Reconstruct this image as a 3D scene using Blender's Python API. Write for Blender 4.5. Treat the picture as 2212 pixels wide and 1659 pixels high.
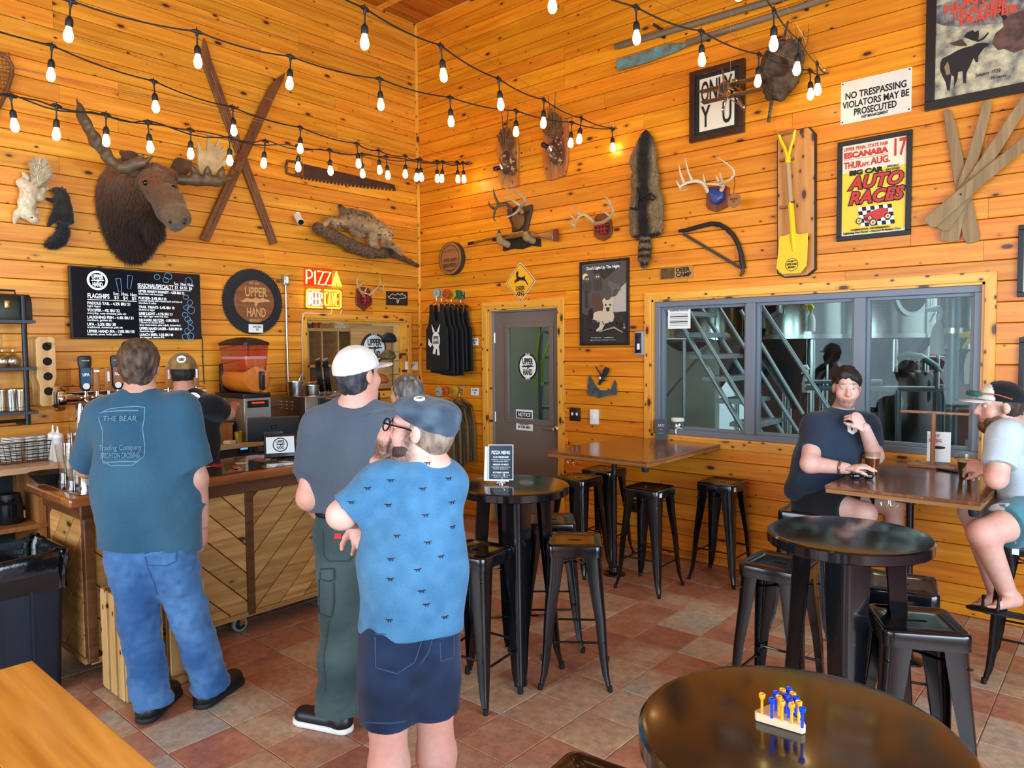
import bpy,bmesh,math,random
import numpy as np
from mathutils import Vector,Matrix,Euler
random.seed(7)
scene=bpy.context.scene
for _o in list(bpy.data.objects):
 bpy.data.objects.remove(_o)
COL=scene.collection
PI=math.pi
# ------------------------------------------------------------------ camera
FPX=1567.3
CAM=np.array([6.029,-5.403,1.765])
_pi,_ro,_ya=0.0506,-0.00858,0.71516
_fw=np.array([-math.sin(_ya)*math.cos(_pi),math.cos(_ya)*math.cos(_pi),-math.sin(_pi)])
_rt=np.array([math.cos(_ya),math.sin(_ya),0.0])
_up=np.cross(_rt,_fw)
RGT=_rt*math.cos(_ro)+_up*math.sin(_ro)
UPV=np.cross(RGT,_fw)
FWD=_fw
cam_data=bpy.data.cameras.new('camera')
cam_data.sensor_width=36.0
cam_data.lens=36.0*FPX/2212.0
cam_data.clip_start=0.05
cam=bpy.data.objects.new('camera',cam_data)
COL.objects.link(cam)
cam.matrix_world=Matrix(((RGT[0],UPV[0],-FWD[0],CAM[0]),(RGT[1],UPV[1],-FWD[1],CAM[1]),(RGT[2],UPV[2],-FWD[2],CAM[2]),(0,0,0,1)))
scene.camera=cam
# ------------------------------------------------------------------ world, daylight, exposure
scene.view_settings.view_transform='Standard'
scene.view_settings.look='None'
scene.view_settings.exposure=0.0
scene.view_settings.gamma=1.0
scene.view_settings.use_curve_mapping=False
world=bpy.data.worlds.new('daylight')
scene.world=world
world.use_nodes=True
world.node_tree.nodes['Background'].inputs[0].default_value=(0.55,0.72,1.0,1)
world.node_tree.nodes['Background'].inputs[1].default_value=0.9
try:
 scene.cycles.max_bounces=5
 scene.cycles.diffuse_bounces=3
 scene.cycles.glossy_bounces=2
 scene.cycles.transmission_bounces=4
 scene.cycles.use_adaptive_sampling=True
 scene.cycles.adaptive_threshold=0.08
 scene.cycles.transparent_max_bounces=10
 scene.cycles.caustics_reflective=False
 scene.cycles.caustics_refractive=False
 scene.cycles.sample_clamp_indirect=4.0
 scene.cycles.use_denoising=True
except Exception:
 pass
def area_light(name,loc,target,sx,sy,power,color):
 d=bpy.data.lights.new(name,'AREA')
 d.shape='RECTANGLE';d.size=sx;d.size_y=sy;d.energy=power;d.color=color
 o=bpy.data.objects.new(name,d);COL.objects.link(o)
 o.location=loc
 o.rotation_euler=(Vector(target)-Vector(loc)).to_track_quat('-Z','Y').to_euler()
 return o
area_light('daylight_east_window',(8.9,-4.6,1.9),(0,-4.6,1.7),5.6,2.6,640,(0.60,0.82,1.0))
area_light('daylight_south_window',(4.2,-8.9,1.9),(4.2,0,1.7),6.0,2.6,460,(0.70,0.87,1.0))
area_light('daylight_brewery',(4.2,4.0,4.9),(4.2,4.0,0),7.0,5.0,1300,(0.86,0.95,1.0))
area_light('daylight_shop',(-1.7,-0.9,2.9),(-1.4,-0.9,0),1.6,1.6,60,(1.0,0.86,0.62))  # warm area light just under the ceiling of the closed shop
# ------------------------------------------------------------------ measuring helpers: a sight line meets a real plane
def _ray(px,py):
 return FWD+RGT*((px-1106.0)/FPX)+UPV*((829.5-py)/FPX)
def LW(px,py,out=0.0):
 d=_ray(px,py);P=CAM+d*((out-CAM[0])/d[0]);return Vector(P)
def RW(px,py,out=0.0):
 d=_ray(px,py);P=CAM+d*((-out-CAM[1])/d[1]);return Vector(P)
def HZ(px,py,z=0.0):
 d=_ray(px,py);P=CAM+d*((z-CAM[2])/d[2]);return Vector(P)
def proj(P):
 d=np.array(P)-CAM;z=float(d@FWD)
 if z<0.05:return(-9999,-9999)
 return(1106+FPX*float(d@RGT)/z,829.5-FPX*float(d@UPV)/z)
# ------------------------------------------------------------------ mesh builder
def _frame(d):
 d=Vector(d).normalized()
 a=Vector((0,0,1))if abs(d.z)<0.9 else Vector((1,0,0))
 x=a.cross(d).normalized();y=d.cross(x)
 return x,y,d
class MB:
 def __init__(s):s.v=[];s.f=[]
 def add(s,vs,fs):
  n=len(s.v);s.v+=[tuple(v)for v in vs];s.f+=[tuple(i+n for i in f)for f in fs];return s
 def box(s,c,d,rot=None):
  x,y,z=d[0]/2,d[1]/2,d[2]/2
  vs=[Vector((i*x,j*y,k*z))for k in(-1,1)for j in(-1,1)for i in(-1,1)]
  if rot is not None:
   R=rot.to_matrix()if isinstance(rot,Euler)else rot
   vs=[R@v for v in vs]
  c=Vector(c)
  return s.add([v+c for v in vs],[(0,2,3,1),(4,5,7,6),(0,1,5,4),(2,6,7,3),(0,4,6,2),(1,3,7,5)])
 def cyl(s,a,b,ra,rb=None,n=12,cap=True):
  rb=ra if rb is None else rb
  a,b=Vector(a),Vector(b);x,y,d=_frame(b-a)
  vs=[]
  for c,r in((a,ra),(b,rb)):
   for i in range(n):
    t=2*PI*i/n;vs.append(c+x*(r*math.cos(t))+y*(r*math.sin(t)))
  fs=[(i,(i+1)%n,n+(i+1)%n,n+i)for i in range(n)]
  if cap:fs+=[tuple(range(n-1,-1,-1)),tuple(range(n,2*n))]
  return s.add(vs,fs)
 def tube(s,pts,r,n=8,cap=True,closed=False,flat=1.0):
  pts=[Vector(p)for p in pts];m=len(pts)
  rs=r if isinstance(r,(list,tuple))else[r]*m
  vs=[];px=None
  for i,p in enumerate(pts):
   if closed:d=pts[(i+1)%m]-pts[i-1]
   else:d=pts[min(i+1,m-1)]-pts[max(i-1,0)]
   if d.length<1e-9:d=Vector((0,0,1))
   d.normalize()
   if px is None:x,y,_=_frame(d)
   else:
    x=px-d*px.dot(d)
    if x.length<1e-6:x,y,_=_frame(d)
    x.normalize();y=d.cross(x)
   px=x
   for k in range(n):
    t=2*PI*k/n;vs.append(p+x*(rs[i]*math.cos(t))+y*(rs[i]*flat*math.sin(t)))
  fs=[]
  for i in range(m if closed else m-1):
   j=(i+1)%m
   for k in range(n):
    l=(k+1)%n;fs.append((i*n+k,i*n+l,j*n+l,j*n+k))
  if cap and not closed:
   fs+=[tuple(range(n-1,-1,-1)),tuple(range((m-1)*n,m*n))]
  return s.add(vs,fs)
 def lathe(s,prof,n=24,c=(0,0,0),axis=(0,0,1),cap=True):
  x,y,d=_frame(axis)if tuple(axis)!=(0,0,1)else(Vector((1,0,0)),Vector((0,1,0)),Vector((0,0,1)))
  c=Vector(c);vs=[]
  for r,h in prof:
   for i in range(n):
    t=2*PI*i/n;vs.append(c+d*h+x*(r*math.cos(t))+y*(r*math.sin(t)))
  fs=[]
  for j in range(len(prof)-1):
   for i in range(n):
    k=(i+1)%n;fs.append((j*n+i,j*n+k,(j+1)*n+k,(j+1)*n+i))
  if cap:
   if prof[0][0]>1e-6:fs.append(tuple(range(n-1,-1,-1)))
   if prof[-1][0]>1e-6:fs.append(tuple(range((len(prof)-1)*n,len(prof)*n)))
  return s.add(vs,fs)
 def prism(s,poly,y0,y1):
  """polygon given as (x, z) pairs, extruded between y0 (front) and y1 (back)"""
  n=len(poly)
  A=sum(poly[i][0]*poly[(i+1)%n][1]-poly[(i+1)%n][0]*poly[i][1]for i in range(n))
  if A<0:poly=poly[::-1]
  if y0>y1:y0,y1=y1,y0
  vs=[(p[0],y0,p[1])for p in poly]+[(p[0],y1,p[1])for p in poly]
  fs=[tuple(range(n)),tuple(range(2*n-1,n-1,-1))]
  fs+=[(i,n+i,n+(i+1)%n,(i+1)%n)for i in range(n)]
  fs=[f[:]for f in fs]
  return s.add(vs,fs)
 def slab(s,poly,z0,z1):
  """polygon given as (x, y), extruded in z"""
  n=len(poly)
  A=sum(poly[i][0]*poly[(i+1)%n][1]-poly[(i+1)%n][0]*poly[i][1]for i in range(n))
  if A<0:poly=poly[::-1]
  vs=[(p[0],p[1],z0)for p in poly]+[(p[0],p[1],z1)for p in poly]
  fs=[tuple(range(n-1,-1,-1)),tuple(range(n,2*n))]+[(i,(i+1)%n,n+(i+1)%n,n+i)for i in range(n)]
  return s.add(vs,fs)
 def sph(s,c,r,n=12,m=8,sc=(1,1,1),rot=None):
  c=Vector(c);vs=[]
  R=rot.to_matrix()if isinstance(rot,Euler)else rot
  def P(th,ph):
   v=Vector((r*sc[0]*math.sin(th)*math.cos(ph),r*sc[1]*math.sin(th)*math.sin(ph),r*sc[2]*math.cos(th)))
   return c+(R@v if R is not None else v)
  vs.append(P(0,0))
  for j in range(1,m):
   for i in range(n):vs.append(P(PI*j/m,2*PI*i/n))
  vs.append(P(PI,0));L=len(vs)-1
  fs=[(0,1+i,1+(i+1)%n)for i in range(n)]
  for j in range(m-2):
   for i in range(n):
    a=1+j*n;fs.append((a+i,a+n+i,a+n+(i+1)%n,a+(i+1)%n))
  a=1+(m-2)*n
  fs+=[(L,a+(i+1)%n,a+i)for i in range(n)]
  return s.add(vs,fs)
 def loft(s,rings,cap=True,closed=False):
  n=len(rings[0]);vs=[v for r in rings for v in r];m=len(rings)
  fs=[]
  for j in range(m if closed else m-1):
   a,b=j*n,((j+1)%m)*n
   for i in range(n):
    k=(i+1)%n;fs.append((a+i,a+k,b+k,b+i))
  if cap and not closed:fs+=[tuple(range(n-1,-1,-1)),tuple(range((m-1)*n,m*n))]
  return s.add(vs,fs)
 def xf(s,M):
  s.v=[tuple(M@Vector(v))for v in s.v];return s
 def mesh(s,name,smooth=True,angle=35,bevel=0,seg=2):
  me=bpy.data.meshes.new(name)
  me.from_pydata(s.v,[],s.f)
  b=bmesh.new();b.from_mesh(me)
  bmesh.ops.recalc_face_normals(b,faces=b.faces)
  if bevel:
   es=[e for e in b.edges if len(e.link_faces)==2 and e.calc_face_angle(0)>0.6]
   bmesh.ops.bevel(b,geom=es,offset=bevel,segments=seg,affect='EDGES',profile=0.5,clamp_overlap=True)
  b.to_mesh(me);b.free()
  if smooth:
   me.polygons.foreach_set('use_smooth',[True]*len(me.polygons))
   try:me.set_sharp_from_angle(angle=math.radians(angle))
   except Exception:pass
  return me
 def build(s,name,m,parent=None,loc=(0,0,0),rot=(0,0,0),smooth=True,angle=35,bevel=0,seg=2):
  me=s.mesh(name,smooth,angle,bevel,seg)
  return obj(name,me,m,parent,loc,rot)
def obj(name,me,m=None,parent=None,loc=(0,0,0),rot=(0,0,0)):
 if m is not None and not me.materials:me.materials.append(m)
 o=bpy.data.objects.new(name,me);COL.objects.link(o)
 o.location=loc;o.rotation_euler=rot
 if parent is not None:o.parent=parent
 return o
def empty(name,loc=(0,0,0),rz=0.0,rot=None):
 o=bpy.data.objects.new(name,None);COL.objects.link(o)
 o.location=loc;o.rotation_euler=rot if rot is not None else(0,0,rz);o.empty_display_size=0.1
 return o
def tag(o,label=None,cat=None,group=None,kind=None):
 if label:o['label']=label
 if cat:o['category']=cat
 if group:o['group']=group
 if kind:o['kind']=kind
 return o
def thing(name,label,cat,loc=(0,0,0),rz=0.0,group=None,rot=None):
 return tag(empty(name,loc,rz,rot),label,cat,group)
def struct(o):o['kind']='structure';return o
def copy_tree(o,parent=None):
 c=o.copy();COL.objects.link(c);c.parent=parent
 for ch in list(o.children):copy_tree(ch,c)
 return c
def wall_thing(side,name,label,cat,px=None,py=None,u=None,z=None,group=None):
 """an Empty on a wall: local x runs to the right along the wall, local -y comes out into the room, z is up"""
 if px is not None:
  P=LW(px,py)if side=='L' else RW(px,py);u=P.y if side=='L' else P.x;z=P.z
 if side=='L':o=thing(name,label,cat,(0,u,z),PI/2,group)
 else:o=thing(name,label,cat,(u,0,z),0,group)
 o['u0']=u;o['z0']=z;o['sd']=side
 return o
def wl(o,pts,out=0.0):
 """pixel points -> local (x, z) on the wall of o, for a face standing `out` metres off the wall"""
 r=[]
 for px,py in pts:
  P=LW(px,py,out)if o['sd']=='L' else RW(px,py,out)
  r.append(((P.y if o['sd']=='L' else P.x)-o['u0'],P.z-o['z0']))
 return r
# ------------------------------------------------------------------ text as flat print geometry
def text_mesh(body,size=0.1,bold=0.0,extrude=0.0008,align='CENTER',squeeze=1.0,spacing=1.0,line=1.0,shear=0.0):
 cu=bpy.data.curves.new('lettering','FONT')
 cu.body=body;cu.size=size;cu.offset=bold;cu.extrude=extrude;cu.align_x=align;cu.align_y='CENTER'
 cu.space_character=spacing;cu.space_line=line;cu.shear=shear;cu.resolution_u=3
 o=bpy.data.objects.new('lettering',cu)
 me=bpy.data.meshes.new_from_object(o)
 bpy.data.objects.remove(o);bpy.data.curves.remove(cu)
 n=len(me.vertices);co=np.empty(n*3,'f');me.vertices.foreach_get('co',co);co=co.reshape(-1,3)
 out=np.stack([co[:,0]*squeeze,-co[:,2],co[:,1]],1)
 me.vertices.foreach_set('co',out.ravel());me.update()
 return me
def text(body,size,m,parent,x=0,y=0,z=0,width=None,name='lettering',rot=(0,0,0),**k):
 me=text_mesh(body,size,**k)
 if width:
  n=len(me.vertices);co=np.empty(n*3,'f');me.vertices.foreach_get('co',co);co=co.reshape(-1,3)
  if n:
   w=co[:,0].max()-co[:,0].min()
   if w>1e-6:co[:,0]*=width/w
   me.vertices.foreach_set('co',co.ravel());me.update()
 return obj(name,me,m,parent,(x,y,z),rot)
# ------------------------------------------------------------------ materials
_M={}
def srgb(c):
 return tuple((x/12.92 if x<=0.04045 else((x+0.055)/1.055)**2.4)for x in(c[0]/255.0,c[1]/255.0,c[2]/255.0))
def mat(name,col,rough=0.5,metal=0.0,var=0.0,vscale=20.0,bump=0.0,bscale=None,stretch=(1,1,1),emit=0.0,trans=0.0,ior=1.45,coat=0.0,col2=None,spec=0.5,alpha=1.0,sheen=0.0,detail=4.0,rvar=0.0,objrand=0.0):
 """plain procedural principled material; col in 0-255 sRGB"""
 if name in _M:return _M[name]
 m=bpy.data.materials.new(name);m.use_nodes=True;_M[name]=m
 nt=m.node_tree;N=nt.nodes;Lk=nt.links;b=N['Principled BSDF']
 c=srgb(col)+(1,)
 b.inputs['Base Color'].default_value=c
 b.inputs['Roughness'].default_value=rough;b.inputs['Metallic'].default_value=metal
 b.inputs['IOR'].default_value=ior;b.inputs['Specular IOR Level'].default_value=spec
 if trans:b.inputs['Transmission Weight'].default_value=trans
 if coat:b.inputs['Coat Weight'].default_value=coat;b.inputs['Coat Roughness'].default_value=0.08
 if sheen:b.inputs['Sheen Weight'].default_value=sheen
 if alpha<1:b.inputs['Alpha'].default_value=alpha
 if emit:
  b.inputs['Emission Color'].default_value=c;b.inputs['Emission Strength'].default_value=emit
 if var or bump or col2 or rvar:
  tc=N.new('ShaderNodeTexCoord');mp=N.new('ShaderNodeMapping');mp.inputs['Scale'].default_value=stretch
  Lk.new(tc.outputs['Object'],mp.inputs['Vector'])
  nz=N.new('ShaderNodeTexNoise');nz.inputs['Scale'].default_value=vscale;nz.inputs['Detail'].default_value=detail
  Lk.new(mp.outputs[0],nz.inputs['Vector'])
  if var or col2:
   mx=N.new('ShaderNodeMix');mx.data_type='RGBA'
   rp=N.new('ShaderNodeMapRange');rp.inputs[1].default_value=0.3;rp.inputs[2].default_value=0.7
   Lk.new(nz.outputs[0],rp.inputs[0]);Lk.new(rp.outputs[0],mx.inputs['Factor'])
   if col2:A,B=c,srgb(col2)+(1,)
   else:
    A=tuple(max(0,x*(1-var))for x in c[:3])+(1,);B=tuple(min(1,x*(1+var))for x in c[:3])+(1,)
   mx.inputs[6].default_value=A;mx.inputs[7].default_value=B
   last=mx.outputs[2]
   if objrand:
    oi=N.new('ShaderNodeObjectInfo');hs=N.new('ShaderNodeHueSaturation')
    mr=N.new('ShaderNodeMapRange');mr.inputs[3].default_value=1-objrand;mr.inputs[4].default_value=1+objrand
    Lk.new(oi.outputs['Random'],mr.inputs[0]);Lk.new(mr.outputs[0],hs.inputs['Value']);Lk.new(last,hs.inputs['Color']);last=hs.outputs[0]
   Lk.new(last,b.inputs['Base Color'])
  if rvar:
   rr=N.new('ShaderNodeMapRange');rr.inputs[3].default_value=max(0,rough-rvar);rr.inputs[4].default_value=min(1,rough+rvar)
   Lk.new(nz.outputs[0],rr.inputs[0]);Lk.new(rr.outputs[0],b.inputs['Roughness'])
  if bump:
   bp=N.new('ShaderNodeBump');bp.inputs['Strength'].default_value=bump;bp.inputs['Distance'].default_value=0.01
   if bscale:
    n2=N.new('ShaderNodeTexNoise');n2.inputs['Scale'].default_value=bscale;n2.inputs['Detail'].default_value=5
    Lk.new(mp.outputs[0],n2.inputs['Vector']);Lk.new(n2.outputs[0],bp.inputs['Height'])
   else:Lk.new(nz.outputs[0],bp.inputs['Height'])
   Lk.new(bp.outputs[0],b.inputs['Normal'])
 return m
def wood(name,c_lo,c_hi,c_knot=(70,30,12),axes='xz',grain=1.0,rough=0.42,knots=1.0,world_space=True,rand=0.18,coat=0.0,bump=0.15,ringc=None,hue=0.007):
 """knotty board: axes names (along, across) of the grain"""
 if name in _M:return _M[name]
 m=bpy.data.materials.new(name);m.use_nodes=True;_M[name]=m
 nt=m.node_tree;N=nt.nodes;Lk=nt.links;b=N['Principled BSDF']
 if world_space:
  g=N.new('ShaderNodeNewGeometry');src=g.outputs['Position']
 else:
  g=N.new('ShaderNodeTexCoord');src=g.outputs['Object']
 sp=N.new('ShaderNodeSeparateXYZ');Lk.new(src,sp.inputs[0])
 oi=N.new('ShaderNodeObjectInfo')
 ix={'x':0,'y':1,'z':2}
 third=[k for k in 'xyz' if k not in axes][0]
 mo=N.new('ShaderNodeMath');mo.operation='MULTIPLY_ADD';mo.inputs[1].default_value=37.0
 Lk.new(oi.outputs['Random'],mo.inputs[0]);Lk.new(sp.outputs[ix[axes[0]]],mo.inputs[2])
 cb=N.new('ShaderNodeCombineXYZ');Lk.new(mo.outputs[0],cb.inputs[0]);Lk.new(sp.outputs[ix[axes[1]]],cb.inputs[1]);Lk.new(sp.outputs[ix[third]],cb.inputs[2])
 mp=N.new('ShaderNodeMapping');mp.inputs['Scale'].default_value=(1.3*grain,26*grain,10*grain);Lk.new(cb.outputs[0],mp.inputs[0])
 nz=N.new('ShaderNodeTexNoise');nz.inputs['Scale'].default_value=1.0;nz.inputs['Detail'].default_value=3;nz.inputs['Distortion'].default_value=0.7
 Lk.new(mp.outputs[0],nz.inputs['Vector'])
 rp=N.new('ShaderNodeMapRange');rp.inputs[1].default_value=0.3;rp.inputs[2].default_value=0.72;Lk.new(nz.outputs[0],rp.inputs[0])
 mx=N.new('ShaderNodeMix');mx.data_type='RGBA'
 mx.inputs[6].default_value=srgb(c_hi)+(1,);mx.inputs[7].default_value=srgb(c_lo)+(1,);Lk.new(rp.outputs[0],mx.inputs['Factor'])
 last=mx.outputs[2]
 if knots>0:
  for sc,thr,gate in(((2.2,5.0,3),0.085,0.52),((6.0,10.0,3),0.085,0.76)):
   mk=N.new('ShaderNodeMapping');mk.inputs['Scale'].default_value=sc;Lk.new(cb.outputs[0],mk.inputs[0])
   vo=N.new('ShaderNodeTexVoronoi');vo.voronoi_dimensions='2D';vo.inputs['Scale'].default_value=1.0
   Lk.new(mk.outputs[0],vo.inputs['Vector'])
   sc_=N.new('ShaderNodeSeparateColor');Lk.new(vo.outputs['Color'],sc_.inputs[0])
   rg=N.new('ShaderNodeMapRange');rg.inputs[1].default_value=gate/knots;rg.inputs[2].default_value=1.0;rg.inputs[3].default_value=0.0;rg.inputs[4].default_value=thr
   Lk.new(sc_.outputs[0],rg.inputs[0])
   df=N.new('ShaderNodeMath');df.operation='SUBTRACT';Lk.new(rg.outputs[0],df.inputs[0]);Lk.new(vo.outputs['Distance'],df.inputs[1])
   halo=N.new('ShaderNodeMapRange');halo.inputs[1].default_value=-0.07;halo.inputs[2].default_value=0.02;halo.inputs[4].default_value=0.55
   Lk.new(df.outputs[0],halo.inputs[0])
   gt=N.new('ShaderNodeMath');gt.operation='GREATER_THAN';gt.inputs[1].default_value=0.004;Lk.new(rg.outputs[0],gt.inputs[0])
   hm=N.new('ShaderNodeMath');hm.operation='MULTIPLY';Lk.new(halo.outputs[0],hm.inputs[0]);Lk.new(gt.outputs[0],hm.inputs[1])
   m2=N.new('ShaderNodeMix');m2.data_type='RGBA';Lk.new(hm.outputs[0],m2.inputs['Factor']);Lk.new(last,m2.inputs[6])
   m2.inputs[7].default_value=srgb(tuple(0.55*c_lo[i]+0.35*c_knot[i]for i in range(3)))+(1,)
   core=N.new('ShaderNodeMapRange');core.inputs[1].default_value=0.0;core.inputs[2].default_value=0.03;Lk.new(df.outputs[0],core.inputs[0])
   m3=N.new('ShaderNodeMix');m3.data_type='RGBA';Lk.new(core.outputs[0],m3.inputs['Factor']);Lk.new(m2.outputs[2],m3.inputs[6])
   m3.inputs[7].default_value=srgb(c_knot)+(1,)
   last=m3.outputs[2]
 hs=N.new('ShaderNodeHueSaturation')
 mr=N.new('ShaderNodeMapRange');mr.inputs[3].default_value=1-rand;mr.inputs[4].default_value=1+rand*0.7;Lk.new(oi.outputs['Random'],mr.inputs[0])
 w2=N.new('ShaderNodeTexWhiteNoise');w2.noise_dimensions='1D';Lk.new(oi.outputs['Random'],w2.inputs['W'])
 mh=N.new('ShaderNodeMapRange');mh.inputs[3].default_value=0.5-hue;mh.inputs[4].default_value=0.5+hue*0.6;Lk.new(w2.outputs['Value'],mh.inputs[0])
 Lk.new(mr.outputs[0],hs.inputs['Value']);Lk.new(mh.outputs[0],hs.inputs['Hue']);Lk.new(last,hs.inputs['Color'])
 Lk.new(hs.outputs[0],b.inputs['Base Color'])
 b.inputs['Roughness'].default_value=rough
 if coat:b.inputs['Coat Weight'].default_value=coat;b.inputs['Coat Roughness'].default_value=0.12
 if bump:
  bp=N.new('ShaderNodeBump');bp.inputs['Strength'].default_value=bump;bp.inputs['Distance'].default_value=0.004
  Lk.new(nz.outputs[0],bp.inputs['Height']);Lk.new(bp.outputs[0],b.inputs['Normal'])
 return m
def emission(name,col,strength):
 if name in _M:return _M[name]
 m=bpy.data.materials.new(name);m.use_nodes=True;_M[name]=m
 nt=m.node_tree;nt.nodes.clear()
 e=nt.nodes.new('ShaderNodeEmission');o=nt.nodes.new('ShaderNodeOutputMaterial')
 e.inputs[0].default_value=srgb(col)+(1,);e.inputs[1].default_value=strength
 nt.links.new(e.outputs[0],o.inputs[0]);return m
def glass(name,col=(255,255,255),mixg=0.12,rough=0.0,tint=1.0):
 """thin pane: mostly clear, with a real mirror share"""
 if name in _M:return _M[name]
 m=bpy.data.materials.new(name);m.use_nodes=True;_M[name]=m
 nt=m.node_tree;nt.nodes.clear()
 o=nt.nodes.new('ShaderNodeOutputMaterial');t=nt.nodes.new('ShaderNodeBsdfTransparent');g=nt.nodes.new('ShaderNodeBsdfGlossy')
 t.inputs[0].default_value=srgb(col)+(1,);g.inputs['Roughness'].default_value=rough
 lw=nt.nodes.new('ShaderNodeLayerWeight');lw.inputs[0].default_value=0.5
 pw=nt.nodes.new('ShaderNodeMath');pw.operation='POWER';pw.inputs[1].default_value=4.0;nt.links.new(lw.outputs['Facing'],pw.inputs[0])
 ad=nt.nodes.new('ShaderNodeMath');ad.operation='MULTIPLY_ADD';ad.inputs[1].default_value=0.6;ad.inputs[2].default_value=mixg;ad.use_clamp=True
 nt.links.new(pw.outputs[0],ad.inputs[0])
 x=nt.nodes.new('ShaderNodeMixShader');nt.links.new(ad.outputs[0],x.inputs[0]);nt.links.new(t.outputs[0],x.inputs[1]);nt.links.new(g.outputs[0],x.inputs[2])
 nt.links.new(x.outputs[0],o.inputs[0]);return m
BLACK=mat('black_paint',(12,14,18),0.45)
WHITE=mat('white_print',(235,235,232),0.6)
INK=mat('black_ink',(14,14,16),0.6)
STEEL=mat('brushed_steel',(190,190,188),0.28,1.0,var=0.08,vscale=8,stretch=(1,1,30),bump=0.03)
CHROME=mat('chrome',(225,225,228),0.08,1.0)
RUBBER=mat('black_rubber',(16,16,18),0.7)
# ================================================================== organic shapes: blended solids meshed on a grid
def _vnoise(P,scale,seed=0):
 """smooth value noise in -1..1 at points P (n,3)"""
 r=np.random.RandomState(seed);T=r.rand(16,16,16).astype('f')*2-1
 q=P*scale;i=np.floor(q).astype(int);f=(q-i).astype('f');f=f*f*(3-2*f)
 o=np.zeros(len(P),'f')
 for a in(0,1):
  for b in(0,1):
   for c in(0,1):
    w=(f[:,0]if a else 1-f[:,0])*(f[:,1]if b else 1-f[:,1])*(f[:,2]if c else 1-f[:,2])
    o+=w*T[(i[:,0]+a)&15,(i[:,1]+b)&15,(i[:,2]+c)&15]
 return o
def C(a,b,ra,rb=None,k=0.02):return('c',np.array(a,'f'),np.array(b,'f'),ra,ra if rb is None else rb,k)
def E(c,r,rot=None,k=0.02):return('e',np.array(c,'f'),np.array(r,'f'),rot,k)
def F(a,b,ra,rb,d,fac,k=0.02):return('f',np.array(a,'f'),np.array(b,'f'),ra,rb,np.array(Vector(d).normalized(),'f'),fac,k)
def B(c,h,rot=None,rnd=0.01,k=0.01):return('b',np.array(c,'f'),np.array(h,'f'),rot,rnd,k)
def SUB(p):return('-',p)
def CUT(p,n):return('cut',np.array(p,'f'),np.array(Vector(n).normalized(),'f'))
def CUTL(p,n,r=0.16):return('lc',np.array(p,'f'),np.array(Vector(n).normalized(),'f'),r)
def PATH(pts,rs,k=0.015):
 rs=rs if isinstance(rs,(list,tuple))else[rs]*len(pts)
 return[C(pts[i],pts[i+1],rs[i],rs[i+1],k)for i in range(len(pts)-1)]
def ROT(x=0,y=0,z=0):return np.array(Euler((math.radians(x),math.radians(y),math.radians(z))).to_matrix(),'f')
def _bbox(p):
 t=p[0]
 if t=='c':return np.minimum(p[1]-p[3],p[2]-p[4]),np.maximum(p[1]+p[3],p[2]+p[4])
 if t=='f':
  m=max(1.0,p[6]);return np.minimum(p[1],p[2])-max(p[3],p[4])*m,np.maximum(p[1],p[2])+max(p[3],p[4])*m
 if t=='e':m=float(max(p[2]))if p[3]is not None else p[2];return p[1]-m,p[1]+m
 if t=='b':m=float(np.linalg.norm(p[2]))+p[4]if p[3]is not None else p[2]+p[4];return p[1]-m,p[1]+m
def _dist(p,X,Y,Z):
 t=p[0]
 if t in 'cf':
  a,b=p[1],p[2];x,y,z=X-a[0],Y-a[1],Z-a[2];d=b-a
  if t=='f':
   n,fc=p[5],p[6];s=(x*n[0]+y*n[1]+z*n[2])*(1.0/fc-1.0)
   x,y,z=x+s*n[0],y+s*n[1],z+s*n[2]
   d=d+n*(float(d@n)*(1.0/fc-1.0))
  L=float(d@d)+1e-12
  h=np.clip((x*d[0]+y*d[1]+z*d[2])/L,0,1)
  q=np.sqrt((x-h*d[0])**2+(y-h*d[1])**2+(z-h*d[2])**2)-(p[3]+h*(p[4]-p[3]))
  if t=='f' and p[6]<1:q=q*max(p[6],0.5)
  return q
 c=p[1];x,y,z=X-c[0],Y-c[1],Z-c[2]
 if p[3]is not None:
  R=p[3];x,y,z=x*R[0,0]+y*R[1,0]+z*R[2,0],x*R[0,1]+y*R[1,1]+z*R[2,1],x*R[0,2]+y*R[1,2]+z*R[2,2]
 if t=='e':
  r=p[2];k0=np.sqrt((x/r[0])**2+(y/r[1])**2+(z/r[2])**2)
  k1=np.sqrt((x/r[0]**2)**2+(y/r[1]**2)**2+(z/r[2]**2)**2)+1e-9
  return k0*(k0-1.0)/k1
 h=p[2];x,y,z=np.abs(x)-h[0],np.abs(y)-h[1],np.abs(z)-h[2]
 return np.sqrt(np.maximum(x,0)**2+np.maximum(y,0)**2+np.maximum(z,0)**2)+np.minimum(np.maximum(x,np.maximum(y,z)),0)-p[4]
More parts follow.
